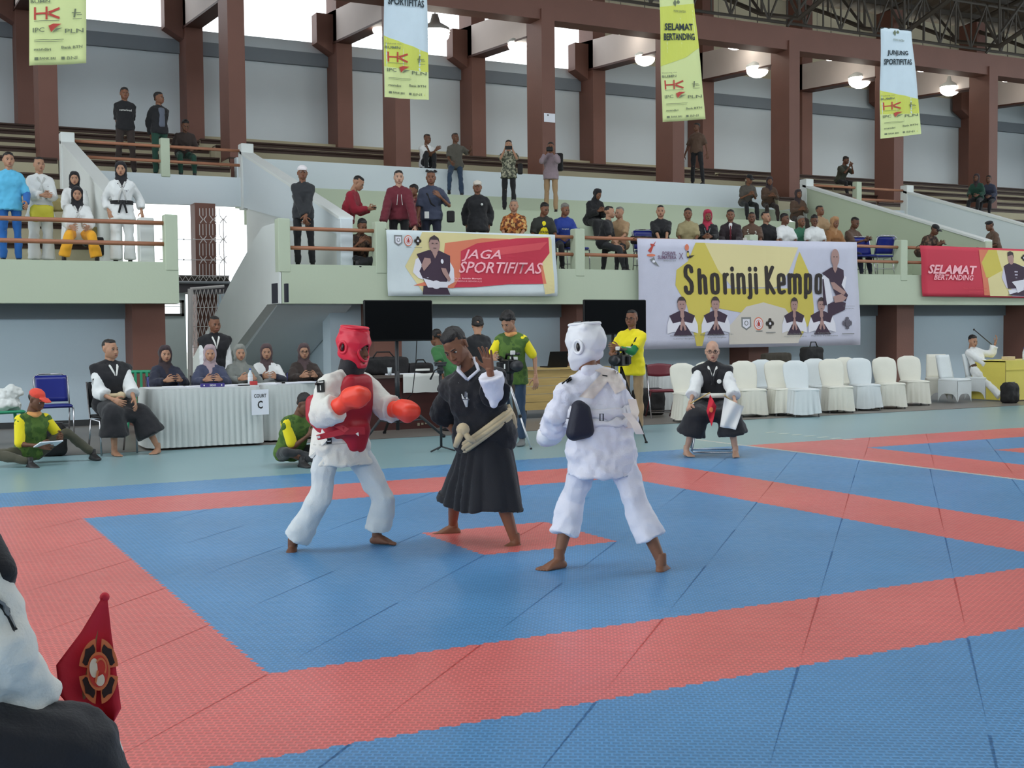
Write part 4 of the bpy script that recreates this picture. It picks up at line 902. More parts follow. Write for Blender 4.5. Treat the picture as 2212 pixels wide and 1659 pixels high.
# -- official at the lower left corner, holding the red flag
p0 = CAM+ray(-70, 1500)*2.95; loc = Vector((p0.x, p0.y, 0)); rz = facing(loc); L = LOC(loc, rz)
o = dict(pel=L(-150, 1560), neck=L(-112, 1160, .0), shA=L(-48, 1236, .06), shB=L(-150, 1230, -.22), elA=L(8, 1400, .10), wrA=L(74, 1520, -.02), elB=L(-70, 1400, -.3), wrB=L(30, 1520, -.32), hipA=L(-110, 1590, .06), hipB=L(-150, 1590, -.14), knA=L(150, 1636, .0), knB=L(112, 1626, -.34), anA=L(200, 1990, .0), anB=L(190, 1900, -.3), headpos=L(-150, 1105, .02))
def fx(t, J, s, HM, rt, fw, up):
    for nm, q, mt, of in (('sleeve_badge', [(0, 1301), (10, 1291), (56, 1338), (36, 1349)], K_patch, .006), ('badge_print', [(11, 1308), (19, 1301), (47, 1332), (37, 1340)], M('grey_badge', (120, 122, 124), .6, 0), .011)):
        P4 = [L(x, y, .19) for x, y in q]; m = MB(); m.grid(6, 10, (lambda P: lambda u, v: tuple((P[0]*(1-u)+P[1]*u)*(1-v)+(P[3]*(1-u)+P[2]*u)*v))(P4)); wrap(m.build(nm, mt, t, True, False), J['_jk'], of)
    blob('vest', [('h', [(L(-30, 1205, .05), .045), (L(8, 1236, .09), .034), (L(-60, 1180, .0), .07), (L(-70, 1300, -.1), .10)]), ('h', [(L(-80, 1200, -.05), .08), (L(-90, 1420, -.12), .17), (L(-100, 1600, -.12), .17)])], K_vest, t, .012, 3, .8)
    blob('white_lining', [('h', [(L(240, 1600, .0), .022), (L(246, 1630, .0), .026)]), ('h', [(L(246, 1630, .0), .026), (L(222, 1690, .0), .03)])], K_gi, t, .008, 3, .8)
person('official at the lower left corner in white sleeves and black vest, seated', loc, rz, 1.68, 'sit', 'b', top=(K_gi, 1.95, .022, .0, 1.15), bottom=(K_blk, 'hakama', .8), hair='short', feet='bare', head=(70, 5, 0), hands=('grip', 'grip'), o=o, lod='hi', extra=fx)
t = thing('low_stool', 'stool under the seated official at the lower left corner', 'stool', loc+Vector((-.13, .05, 0)))
m = MB(); m.rbox(-.2, -.2, .40, .2, .2, .45, .015); m.build('seat', M_dark, t)
for sx in (-1, 1):
    for sy in (-1, 1): m = MB(); m.tube([(sx*.17, sy*.17, .4), (sx*.19, sy*.19, 0.02)], .012); m.build('leg', M('chrome', (190, 190, 195), .25, 0, metal=1., var=0), t)
# its flag
K_flag = M('red_flag_cloth', (206, 30, 52), .7, .15, 50, .06, 5); Lf = L
fl = thing('signal_flag', 'red pennant with a golden and black swirl emblem held at the lower left', 'flag', (0, 0, 0)); Mz = Matrix.Translation(loc) @ Matrix.Rotation(rz, 4, 'Z')
def WP(px, py, d): return Mz @ Lf(px, py, d)
def flagpt(u, v):
    # u across, v down the pennant; outline from the photograph's proportions
    lft = [(219, 1292), (175, 1365), (121, 1437), (128, 1500), (178, 1560), (243, 1562)]; rgt = [(232, 1292), (240, 1365), (250, 1437), (258, 1500), (262, 1530), (246, 1560)]
    k = min(4, int(v*5)); f = v*5-k; a = (lft[k][0]*(1-f)+lft[k+1][0]*f, lft[k][1]*(1-f)+lft[k+1][1]*f); b = (rgt[k][0]*(1-f)+rgt[k+1][0]*f, rgt[k][1]*(1-f)+rgt[k+1][1]*f)
    x = a[0]*(1-u)+b[0]*u; y = a[1]*(1-u)+b[1]*u
    return x, y, -.14+.025*math.sin(u*7+v*2)*v
m = MB(); m.grid(14, 20, lambda u, v: tuple(WP(*flagpt(u, v)))); o_ = m.build('cloth', K_flag, fl, True); md = o_.modifiers.new('t', 'SOLIDIFY'); md.thickness = .002
m = MB(); m.tube([WP(226, 1288, -.15), WP(150, 1640, -.16)], .008); m.build('pole', wood('pole_wood', (150, 110, 70), 3), fl)
m = MB(); m.ball(WP(226, 1290, -.15), .013); m.build('pole_tip', K_flag, fl, True)
G_gold = M('gold_print', (226, 120, 70), .6, 0, 0, 0); G_blk = M('black_print', (46, 20, 14), .7, 0, 0, 0); G_wht = M('cream_print', (236, 214, 190), .6, 0, 0, 0)
em = MB()
def EM(pts, lay):  # emblem points in unit coordinates around (212,1450)
    q = [WP(213+x*42, 1450+y*70, -.105+.004*lay) for x, y in pts]; em.add(q, [tuple(range(len(q)))])
def arc(r, a0, a1, n=12, cx=0, cy=0, ry=None): return [(cx+r*math.cos(math.radians(a0+(a1-a0)*i/n)), cy+(ry or r)*math.sin(math.radians(a0+(a1-a0)*i/n))) for i in range(n+1)]
for k in range(4):
    a = 45+90*k; em.mi = 0; EM([(0.45*math.cos(math.radians(a-34)), .45*math.sin(math.radians(a-34)))]+arc(1.02, a-36, a+36)+[(0.45*math.cos(math.radians(a+34)), .45*math.sin(math.radians(a+34)))], 0)
    em.mi = 1; EM([(r_*math.cos(math.radians(a+q_)), r_*math.sin(math.radians(a+q_))) for r_, q_ in ((.55, -22), (.70, -31), (.88, -27), (.86, -12), (.96, 0), (.86, 12), (.88, 27), (.70, 31), (.55, 22))], 1)
em.mi = 0; EM(arc(.60, 0, 360, 28)[:-1], 2); em.mi = 2; EM(arc(.50, 0, 360, 28)[:-1], 3)
em.mi = 3; EM(arc(.25, 60, 300, 12, -.22, -.10, .30)+[(-.02, .12)], 4); EM(arc(.24, -60, 160, 12, .08, .26, .20)+[(-.12, .2)], 4)
em.mi = 0; EM(arc(.30, -150, 40, 10, .12, -.12)+arc(.23, 40, -150, 10, .12, -.12), 5); EM([(-.08, -.04), (.02, .0), (-.12, .38), (-.2, .34)], 5)
em.build('swirl_emblem', [G_gold, G_blk, M('orange_print', (214, 56, 40), .6, 0, 0, 0), G_wht], fl)
# ================================================================= furniture and event gear
P_chrome = M('chrome', (190, 190, 195), .22, 0, metal=1., var=0); P_bluep = M('blue_plastic', (34, 44, 128), .28, .05, 20, .05); P_black = M('black_plastic', (22, 22, 24), .5, spec=.3); P_mar = M('maroon_vinyl', (110, 36, 48), .4, .1, 40)
P_gplas = M('green_plastic', (48, 150, 112), .4); P_cover = cloth('chair_cover', (226, 224, 212), .8); P_cover2 = cloth('chair_cover_cool', (218, 224, 226), .8); P_tcloth = cloth('table_skirt', (206, 210, 208), .75); P_paper = M('paper', (235, 236, 245), .8, 0)
P_bag = M('black_bag', (26, 24, 26), .75, .3, 50); P_screen = M('tv_screen', (8, 9, 12), .3, 0, 0, 0, spec=.10); P_pole = M('dark_pole', (40, 42, 46), .45); P_ywood = wood('pale_yellow_wood', (198, 168, 104), 2, .5); P_dwood = wood('dark_red_wood', (74, 34, 30), 2, .45); P_yel = cloth('yellow_cloth', (222, 206, 92), .7)
# --- blue stacking chair
def blue_chair():
    t = thing('blue_chair', '', 'chair')
    m = MB()
    m.grid(8, 6, lambda u, v: (-.21+.42*u, .20+.10*v+.03*(2*u-1)**2*-1, .50+.36*v)); o = m.build('backrest', P_bluep, t, True); q = o.modifiers.new('s', 'SOLIDIFY'); q.thickness = .02
    m = MB(); m.rbox(-.215, -.22, .43, .215, .21, .475, .015); m.build('seat', P_bluep, t, True)
    for sx in (-1, 1):
        m = MB(); m.tube([(sx*.22, -.22, .0), (sx*.22, -.20, .42), (sx*.225, .16, .44), (sx*.225, .30, .84), (sx*.15, .315, .885), (0, .315, .885)], .011, 8); m.build('frame', P_chrome, t, True)
        m = MB(); m.tube([(sx*.22, .12, .43), (sx*.225, .26, 0)], .011, 8); m.build('leg', P_chrome, t, True)
    m = MB(); m.tube([(-.22, .20, .18), (.22, .20, .18)], .008); m.build('stretcher', P_chrome, t)
    return t
bc = blue_chair(); remember(bc); first = [1]
def put_blue(x, y, z, face, label, **k):
    loc = Vector((x, y, z)); rz = facing(loc, face)
    if first: first.pop(); bc.location = loc; bc.rotation_euler = (0, 0, rz); bc['label'] = label; return bc
    return dup(bc, loc, rz, label)
p = gp(106, 940); put_blue(p.x, 13.0, 0, 8, 'empty blue chair by the left wall behind the man in the orange cap')
DECKC = [(1241, 15.0, 20, 'empty blue chair on the balcony behind the grey haired man in blue'), (1396, 15.0, 10, 'empty blue chair on the balcony left of the man in the black tee'), (1866, 14.9, 20, 'empty blue chair on the balcony at the right end of the white banner'), (1900, 14.95, -150, 'blue chair on the balcony facing away, right of the empty blue chair')]
for px, Y, f, lb in DECKC: q = at(px, 500, Y); put_blue(q.x, Y, 2.5, f, lb)
q = at(1352, 500, 15.6); 
# --- covered banquet chair
def cover_chair(mt, seed):
    R_ = random.Random(seed); t = thing('covered_chair', '', 'chair')
    def prof(v): return .185+.035*math.sin(v*2.6)-(.05*max(0, v-.82)/.18)
    m = MB(); nv, nu = 12, 16; vs = []
    for j in range(nv+1):
        v = j/nv; w = prof(v); th = .045-.012*v
        if v > .9: w *= math.sqrt(max(.02, 1-((v-.9)/.1)**2*.75)); th *= 1-.5*(v-.9)/.1
        for i in range(nu): a = 2*math.pi*i/nu; ca, sa = math.cos(a), math.sin(a); vs.append((w*(abs(ca)**.7)*(1 if ca > 0 else -1), .20+.13*v+th*sa, .44+.46*v))
    m.v = vs; m.f = [(j*nu+i, j*nu+(i+1) % nu, (j+1)*nu+(i+1) % nu, (j+1)*nu+i) for j in range(nv) for i in range(nu)]+[tuple(range(nv*nu, nv*nu+nu))]; m.m = [0]*len(m.f)
    m.build('backrest_cover', mt, t, True)
    m = MB(); m.rbox(-.215, -.22, .41, .215, .23, .455, .02); m.build('seat_cover', mt, t, True)
    m = MB(); N = 72; vs = []; rings = [(.44, 0), (.34, .3), (.2, .65), (.05, 1)]
    for z, k in rings:
        for i in range(N):
            a = 2*math.pi*i/N; ca, sa = math.cos(a), math.sin(a); sq = 1/max(abs(ca), abs(sa))**.75; r = .215*sq+.045*k+.017*k*math.sin(i*2*math.pi*18/N)+.008*k*math.sin(i*1.3+seed)
            vs.append((r*ca, r*sa*1.02, z+.012*k*math.sin(a*3+seed)))
    m.v = vs; m.f = [(j*N+i, (j+1)*N+i, (j+1)*N+(i+1) % N, j*N+(i+1) % N) for j in range(3) for i in range(N)]; m.m = [0]*len(m.f); m.build('skirt', mt, t, True, False)
    for sx in (-1, 1):
        for sy in (-1, 1): m = MB(); m.tube([(sx*.17, sy*.17, .42), (sx*.2, sy*.2, 0)], .014); m.build('leg', M('chair_leg_grey', (90, 92, 92), .5), t)
    return t
cA, cB = cover_chair(P_cover, 1), cover_chair(P_cover2, 4); remember(cA); used = set()
CC = [(1492, 10.5, 25, 'A', 'white covered chair left of the seated bald referee, leftmost of the row'), (1545, 10.9, 25, 'A', 'white covered chair directly left behind the bald referee'), (1620, 10.9, 20, 'A', 'white covered chair right behind the bald referee'), (1692, 10.8, 22, 'A', 'covered chair second to the right of the bald referee'), (1733, 10.45, 22, 'B', 'covered chair with loosely draped skirt below the white banner'),
      (1775, 11.2, 22, 'B', 'covered chair set back behind the draped one, below the black bag'), (1808, 10.8, 20, 'A', 'covered chair right of the loosely draped one, fully pleated skirt'), (1838, 11.5, 20, 'A', 'covered chair in the back line left of the brown lower pillar'), (1868, 11.0, 20, 'B', 'taller looking covered chair directly left of the brown lower pillar base'), (1922, 11.1, 20, 'A', 'covered chair in front of the brown lower pillar'), (1975, 11.5, 20, 'A', 'last pleated covered chair of the row, right of the brown pillar'), (1660, 11.3, 20, 'B', 'covered chair in the back line right of the bald referee')]
for px, Y, f, ty, lb in CC:
    pr = {'A': cA, 'B': cB}[ty]; q = at(px, 860, Y); loc = Vector((q.x, Y, 0)); rz = facing(loc, f)
    if ty not in used: used.add(ty); o = pr; o.location = loc; o.rotation_euler = (0, 0, rz); o['label'] = lb
    else: o = dup(pr, loc, rz, lb)
# stretch-cover chairs at the right
def stretch_chair(px, Y, f, lb, mt):
    q = at(px, 860, Y); t = thing('stretch_cover_chair', lb, 'chair', (q.x, Y, 0), facing((q.x, Y, 0), f))
    m = MB(); m.grid(6, 8, lambda u, v: ((-.2+.4*u)*(1-.12*v), .2+.1*v, .44+.45*v)); o = m.build('backrest_cover', mt, t, True); s_ = o.modifiers.new('s', 'SOLIDIFY'); s_.thickness = .05
    m = MB(); m.rbox(-.215, -.22, .40, .215, .22, .46, .02); m.build('seat_cover', mt, t, True)
    for sx, sy in ((0, -1), (0, 1), (-1, 0), (1, 0)):
        m = MB(); n = 10
        def F(u, v):
            a = (2*u-1)*.21; z = .42-(.42-.02-.16*max(0, 1-(2*u-1)**4))*v
            return (a, sy*.215, z) if sy else (sx*.215, a, z)
        m.grid(n, 4, F); m.build('side_cover', mt, t, True, False)
    return t
stretch_chair(2062, 11.6, 55, 'white stretch covered chair turned sideways, left of the reclining competitor', P_cover2); stretch_chair(2027, 12.1, 10, 'grey looking covered chair behind the sideways white chair', P_cover); stretch_chair(2118, 11.9, 62, 'white stretch covered chair under the reclining competitor', P_cover2)
# --- maroon folding chair
q = gp(1428, 902); t = thing('folding_chair', 'maroon folding chair with chrome crossed legs, left of the white chairs', 'chair', (q.x, q.y, 0), facing(q, 12))
m = MB(); m.grid(10, 4, lambda u, v: (-.21+.42*u, .10+.03*v-.05*(1-(2*u-1)**2)*-1, .68+.17*v+.02*(1-(2*u-1)**2)*(1 if v > .5 else -1))); o = m.build('backrest', P_mar, t, True); s_ = o.modifiers.new('s', 'SOLIDIFY'); s_.thickness = .035
m = MB(); m.rbox(-.21, -.26, .42, .21, .12, .46, .018); m.build('seat', P_mar, t, True)
for sx in (-1, 1):
    m = MB(); m.tube([(sx*.22, .12, .86), (sx*.22, -.30, .0)], .012, 8); m.build('front_leg', P_chrome, t, True); m = MB(); m.tube([(sx*.2, -.20, .44), (sx*.2, .26, .0)], .011, 8); m.build('rear_leg', P_mar, t, True)
for y, z in ((-.22, .1), (.21, .1)): m = MB(); m.tube([(-.21, y, z), (.21, y, z)], .008); m.build('crossbar', P_chrome, t)
# --- green plastic chair and stool
q = gp(312, 930); t = thing('plastic_chair', 'green plastic chair with slatted back behind the seated master', 'chair', (q.x, 13.2, 0), facing((q.x, 13.2, 0), 0)); t.location.x = at(312, 860, 13.2).x
m = MB(); m.rbox(-.22, -.22, .42, .22, .22, .45, .012); m.build('seat', P_gplas, t)
m = MB(); m.tube([(-.24, .20, .42), (-.25, .27, .80), (-.18, .30, .88), (.18, .30, .88), (.25, .27, .80), (.24, .20, .42)], .026, 8); m.build('back_frame', P_gplas, t, True)
for x in (-.12, -.04, .04, .12): m = MB(); m.box(x-.018, .22, .45, x+.018, .235, .88, Matrix.Shear('XZ', 4, (0, 0))); m.build('slat', P_gplas, t)
for sx in (-1, 1):
    m = MB(); m.tube([(sx*.2, -.2, .43), (sx*.25, -.24, 0)], .022); m.build('leg', P_gplas, t); m = MB(); m.tube([(sx*.2, .2, .43), (sx*.26, .3, 0)], .022); m.build('leg', P_gplas, t)
t = thing('plastic_stool', 'green plastic stool at the left edge heaped with white cloth', 'stool', (at(15, 930, 12.2).x, 12.2, 0), .2)
m = MB(); m.rbox(-.19, -.19, .42, .19, .19, .46, .015); m.build('seat', P_gplas, t)
for sx in (-1, 1):
    for sy in (-1, 1): m = MB(); m.tube([(sx*.15, sy*.15, .43), (sx*.2, sy*.2, 0)], .022); m.build('leg', P_gplas, t)
tag(blob('cloth_heap', [('s', (0, 0, .0), (.20, .15, .09)), ('s', (-.05, .03, .12), (.14, .12, .09)), ('s', (.1, .0, .16), (.10, .08, .10))], cloth('towel_white', (222, 226, 224)), None, .014, 2, .8, wr=[(.12, .09), (.05, .04)]), 'white uniform heaped on the green stool at the left edge', 'clothes').location = (at(15, 930, 12.2).x, 12.2, .53)
# --- judges' tables with pleated skirts
def skirt_table(name, label, c0, c1, depth, h, mt, pl=.02, step=.075):
    c0, c1 = Vector(c0), Vector(c1); d = (c1-c0); Lg = d.length; rz = math.atan2(d.y, d.x); t = thing(name, label, 'table', c0, rz)
    r = .12; path = []
    def corner(cx, cy, a0):
        for i in range(7): a = math.radians(a0+90*i/6); path.append((cx+r*math.cos(a), cy+r*math.sin(a)))
    corner(r, r, 180); corner(Lg-r, r, 270); corner(Lg-r, depth-r, 0); corner(r, depth-r, 90)
    pts = [Vector((*q, 0)) for q in path]; P_ = []; 
    for i in range(len(pts)):
        a, b = pts[i], pts[(i+1) % len(pts)]; n = max(1, int((b-a).length/.012))
        for k in range(n): P_.append((a.lerp(b, k/n)))
    N = len(P_); m = MB(); vs = []; acc = [0]
    for i in range(1, N): acc.append(acc[-1]+(P_[i]-P_[i-1]).length)
    for z, k in ((h, 0), (h-.04, .25), (h*.55, .8), (.03, 1.)):
        for i in range(N):
            nrm = (P_[(i+1) % N]-P_[i-1]).cross(Vector((0, 0, 1))).normalized(); w = .5+.5*math.sin(acc[i]*2*math.pi/step); o_ = .010+k*(.030*w**.6+.012*math.sin(acc[i]*5))
            q = P_[i]+nrm*o_; vs.append((q.x, q.y, z))
    m.v = vs; m.f = [(j*N+i, (j+1)*N+i, (j+1)*N+(i+1) % N, j*N+(i+1) % N) for j in range(3) for i in range(N)]; m.m = [0]*len(m.f); m.build('skirt', mt, t, True)
    m = MB(); m.prism([(x, y, h-.01) for x, y in path], (0, 0, .02)); m.build('tabletop_cloth', cloth('table_top_cloth', (214, 218, 220), .7), t)
    for x in (.25, Lg-.25):
        for y in (.15, depth-.15): m = MB(); m.tube([(x, y, 0), (x, y, h-.02)], .015); m.build('leg', P_steel, t)
    return t
a = gp(352, 974); b = gp(588, 967); tabA = skirt_table('judges_table', 'long white pleated table with the court C sign at its right end', (a.x-.12, a.y+.05, 0), (b.x+.0, b.y+.42, 0), .75, .745, P_tcloth)
a = at(592, 966, 10.35); b = at(716, 960, 10.75); tabB = skirt_table('judges_table', 'shorter white pleated table behind the red fighter', (a.x+.03, 10.62, 0), (b.x, 11.0, 0), .72, .745, P_tcloth)
def on(px, Y, z): q = at(px, 840, Y); return Vector((q.x, Y, z))
# court sign
A, B = at(541, 842, 10.33), at(578, 895, 10.33); t = thing('court_sign', 'white paper sign reading COURT C on the table skirt', 'sign', (A.x, 10.29, B.z)); t.rotation_euler = (0, 0, math.radians(10)); wS, hS = B.x-A.x+.02, A.z-B.z
m = MB(); m.box(0, -.004, 0, wS, 0, hS); m.build('sheet', P_paper, t)
text('COURT', M('ink', (40, 36, 36), .7, 0), t, lambda u, v: (wS*(.14+.72*u), -.006, hS*(.68+.15*v)), bold=.02); text('C', M('ink', (0, 0, 0)), t, lambda u, v: (wS*(.34+.30*u), -.006, hS*(.24+.32*v)), bold=.03)
def box_thing(name, label, cat, c, sx, sy, sz, mt, rz=0, part=None):
    t = MB(); t.rbox(-sx/2, -sy/2, 0, sx/2, sy/2, sz, min(sx, sy, sz)*.08); o = t.build(name, mt); o.location = c; o.rotation_euler = (0, 0, rz); tag(o, label, cat); return o
# papers, name plate, bottles on the judges' table
for i, (px, Y, w, lb) in enumerate([(376, 10.75, .26, 'loose white papers in front of the leftmost judge'), (422, 10.7, .30, 'white sheets beside the purple name plate'), (505, 10.75, .2, 'papers in front of the judge in the grey scarf'), (590, 10.95, .24, 'papers in front of the judge in the brown scarf')]):
    o = box_thing('paper_stack', lb, 'papers', on(px, Y, .757), w, .2, .012, P_paper, .3*i)
o = box_thing('name_plate', 'purple and white name plate box standing on the judges table', 'name plate', on(459, 10.52, .757), .30, .05, .045, M('purple_plate', (62, 52, 130), .5))
text('SIDO', K_wprint, o, lambda u, v: (-.04+.08*u, -.027, .010+.024*v), bold=.02)
for sx in (-1, 1): m = MB(); m.ball((sx*.11, -.026, .022), (.010, .002, .010)); m.build('printed_mark', K_wprint, o)
def bottle(c, lb, s=1.):
    t = thing('water_bottle', lb, 'bottle', c); m = MB(); m.lathe([(.03*s, 0), (.033*s, .01*s), (.033*s, .13*s), (.014*s, .175*s), (.012*s, .19*s)], 12); m.build('bottle_body', M('clear_plastic', (205, 215, 220), .2, 0, spec=.5), t, True)
    m = MB(); m.lathe([(.015*s, .19*s), (.015*s, .21*s)], 10); m.build('bottle_cap', M('cap_blue', (60, 90, 170), .5), t, True); m = MB(); m.lathe([(.0335*s, .05*s), (.0335*s, .10*s)], 12, cap=False); m.build('bottle_label', M('label_white', (220, 224, 230), .5), t, True)
bottle(on(541, 10.9, .757), 'small water bottle between the grey scarf and brown scarf judges'); box_thing('tissue_pack', 'red and white pack on the judges table by the grey scarf judge', 'box', on(548, 10.75, .757), .09, .06, .05, M('red_pack', (196, 60, 60), .5)); box_thing('phone', 'dark phone lying on the judges table near the court sign', 'phone', on(527, 10.6, .757), .14, .07, .012, P_black, .2)
for i, (px, Y, w, mt, lb) in enumerate([(648, 10.95, .42, P_paper, 'open white notebook in front of the judge with glasses'), (620, 11.05, .24, P_black, 'dark folder left of the open notebook')]): box_thing('notebook', lb, 'notebook', on(px, Y, .757), w, .22, .016, mt, .1)
# --- television screens on stands
def tv(name, label, x0, y0, x1, y1, Y, basep, tilt=0):
    a, b = at(x0, y0, Y), at(x1, y1, Y); w, h = b.x-a.x, a.z-b.z; t = thing(name, label, 'television', ((a.x+b.x)/2, Y, 0)); zc = (a.z+b.z)/2; w = (b-a).x
    m = MB(); m.rbox(-w/2, -.02, zc-h/2, w/2, .03, zc+h/2, .012); hs = m.build('screen_housing', P_black, t)
    m = MB(); m.box(-w/2+.015, -.024, zc-h/2+.02, w/2-.015, -.0205, zc+h/2-.015); m.build('screen', P_screen, hs)
    m = MB(); m.box(-.09, .03, zc-.1, .09, .07, zc+.1); m.build('mount', P_pole, t)
    m = MB(); m.tube([(0, .07, .1), (0, .07, zc+.1)], .026, 10); m.build('pole', P_pole, t, True)
    m = MB(); m.tube([(0, .07, .55), (0, .07, .9)], .034, 10); m.build('pole_sleeve', P_pole, t, True)
    for k in range(3):
        a_ = math.radians(basep+120*k); d = Vector((math.cos(a_), math.sin(a_), 0)); m = MB(); m.tube([Vector((0, .07, .55)), Vector((0, .07, 0))+d*.62+Vector((0, 0, .03))], .02, 8); m.build('leg', P_pole, t, True)
        m = MB(); m.tube([Vector((0, .07, .2)), Vector((0, .07, .25))+d*.36], .010); m.build('brace', P_pole, t); m = MB(); m.ball(Vector((0, .07, .02))+d*.63, .026); m.build('foot_cap', P_black, t, True)
    m = MB(); m.tube([(w*.28, .03, zc-h/2), (w*.27, .05, zc-h/2-.3), (w*.22, .06, zc-h/2-.7), (w*.15, .1, .5)], .006, 6); m.build('cable', P_black, t, True)
    return t
tv('television_stand', 'black flat television on a tripod stand behind the red fighter', 785, 648, 934, 736, 10.4, -35); tv('television_stand', 'black flat television behind the white fighter, partly behind the white banner', 1260, 647, 1395, 722, 12.3, -20)
# --- brown desk with bags
a, b = gp(812, 935), gp(960, 925); t = thing('wooden_desk', 'dark red brown desk with a white cloth behind the referee', 'desk', (a.x-.25, 11.6, 0)); Wd = at(985, 900, 11.6).x-a.x+.25
m = MB(); m.box(-.02, -.02, .76, Wd, .75, .80); m.build('desktop', M('desk_top', (96, 84, 78), .5), t); m = MB(); m.box(.02, .02, 0, Wd-.03, .04, .76); m.build('front_panel', P_dwood, t)
for x in (.0, Wd-.05): m = MB(); m.box(x, .0, 0, x+.04, .72, .76); m.build('side_panel', P_dwood, t)
m = MB(); m.box(Wd*.45, -.005, .1, Wd*.47, .02, .7); m.build('panel_joint', P_dwood, t)
for i in range(3): m = MB(); m.box(Wd*.62+i*.06, .012, .05+.01*i, Wd*.62+i*.06+.035, .018, .09); m.build('hinge_plate', M('hinge', (150, 140, 120), .5), t)
dx = lambda px: at(px, 830, 11.5).x
m = MB(); m.grid(12, 8, lambda u, v: (dx(872)+(dx(955)-dx(872))*u, 11.52+(.3 if v < .25 else 0)*(1-v*4)*1. - .0, .812-max(0, v-.25)*.36+.004*math.sin(u*14))); tag(m.build('table_runner', K_wprint, None, True), 'white cloth hanging over the front of the brown desk', 'cloth')
def bag(name, label, c, rx, ry, rz_, mt, handles=True, cat='bag', rot=0):
    t = thing(name, label, cat, c, rot); blob('bag_body', [('h', [((sx*(rx-rz_*.35), sy*(ry*.5), z), rz_*.32) for sx in (-1, 1) for sy in (-1, 1) for z in (rz_*.32, rz_*1.3)])], mt, t, .018, 3, .6, wr=[(.1, .03)])
    if handles: m = MB(); m.tube([(-rx*.45, -ry*.5, rz_*1.5), (-rx*.25, -ry*.4, rz_*2.1), (rx*.25, -ry*.4, rz_*2.1), (rx*.45, -ry*.5, rz_*1.5)], .011, 6); m.build('handle', mt, t, True)
    m = MB(); m.tube([(-rx*.7, -ry*.2, rz_*1.63), (rx*.7, -ry*.2, rz_*1.63)], .006, 5); m.build('zip', M('zip_grey', (90, 90, 94), .5), t)
    return t
bag('camera_bag', 'large black equipment bag on the brown desk under the television', (dx(850), 11.95, .80), .40, .16, .16, P_bag); bag('camera_bag', 'small black bag with white strip on the brown desk', (dx(930), 11.9, .80), .20, .1, .10, P_bag); 
m = MB(); m.box(-.12, -.006, .05, .12, 0, .08); o = m.build('white_strip', K_wprint); o.location = (dx(930), 11.80, .80); tag(o, 'white reflective strip lying against the small black bag', 'strip')
box_thing('paper_stack', 'papers spread along the brown desk top', 'papers', (dx(885), 11.75, .80), .5, .16, .02, P_paper); box_thing('carton', 'white box on the brown desk behind the television pole', 'box', (dx(882), 11.95, .80), .2, .1, .10, M('carton_white', (216, 214, 208), .7))
t = thing('plastic_cup', 'clear plastic cup at the left end of the brown desk', 'cup', (dx(852), 11.68, .80)); m = MB(); m.lathe([(.025, 0), (.034, .11)], 12); m.build('cup_body', M('clear_plastic', (0, 0, 0)), t, True); m = MB(); m.lathe([(.036, .108), (.036, .114)], 12); m.build('rim', K_wprint, t)
# --- tripod head stand
q = gp(957, 976); t = thing('tripod_stand', 'black monopod stand with fluid head between the red fighter and referee', 'tripod', (q.x, q.y+.05, 0)); H_ = at(957, 782, q.y).z
m = MB(); m.tube([(0, 0, .05), (0, 0, H_-.12)], .016, 8); m.build('column', P_pole, t, True); m = MB(); m.tube([(0, 0, .5), (0, 0, .9)], .022, 8); m.build('sleeve', P_pole, t, True)
for k in range(3): a_ = math.radians(200+120*k); m = MB(); m.tube([(0, 0, .06), (.17*math.cos(a_), .17*math.sin(a_), .012)], .010, 6); m.build('foot', P_pole, t, True)
m = MB(); m.lathe([(.03, H_-.14), (.045, H_-.10), (.03, H_-.05)], 12); m.rbox(-.06, -.04, H_-.05, .06, .04, H_-.02, .006); m.rbox(-.075, -.03, H_-.02, .075, .03, H_, .005); m.build('fluid_head', P_pole, t); m = MB(); m.tube([(-.03, -.03, H_-.07), (-.10, -.06, H_-.10), (-.17, -.09, H_-.20)], [.006, .008, .012], 8); m.build('pan_handle', P_black, t, True)
# --- pale wooden cabinet counter
xa, xb = at(1150, 860, 12.4).x, at(1262, 860, 12.4).x; t = thing('slatted_counter', 'pale wooden slatted counter behind the camera operator', 'counter', (xa-.1, 12.5, 0))
for i in range(5): m = MB(); m.box(0, 0, .14+i*.13, xb-xa+.7, .03, .14+i*.13+.124); m.build('slat', P_ywood, t)
m = MB(); m.box(-.03, -.04, .79, xb-xa+.73, .7, .82); m.build('counter_top', P_ywood, t)
for x in (.02, xb-xa+.6): m = MB(); m.box(x, .04, 0, x+.05, .6, .79); m.build('side_frame', P_steel, t)
t2 = thing('laptop', 'open black laptop on the pale wooden counter', 'laptop', (at(1205, 815, 12.6).x, 12.75, .82)); m = MB(); m.rbox(-.19, -.14, 0, .19, .12, .02, .004); m.build('keyboard_base', P_black, t2); m = MB(); m.rbox(-.19, -.01, 0, .19, .0, .26, .003, Matrix.Translation((0, -.14, .02)) @ Matrix.Rotation(.35, 4, 'X')); m.build('laptop_lid', P_black, t2)
# --- long white table behind the covered chairs, bags on it
xa, xb = at(1440, 800, 12.3).x, at(1790, 800, 12.3).x; skirt_table('banquet_table', 'long white skirted table behind the covered chairs under the white banner', (xa, 12.4, 0), (xb, 12.4, 0), .7, .76, cloth('white_skirt', (216, 220, 220)))
bag('sports_bag', 'black holdall with upright handles on the long white table', (at(1753, 780, 12.7).x, 12.7, .77), .22, .12, .19, P_bag); bag('sports_bag', 'dark olive bag lying on the long white table', (at(1680, 780, 12.7).x, 12.75, .77), .30, .13, .13, M('olive_bag', (58, 52, 42), .8, .2, 40), False); bag('sports_bag', 'black bag on the floor behind the folding chair', (at(1400, 880, 12.1).x, 12.1, 0), .28, .15, .28, P_bag, False)
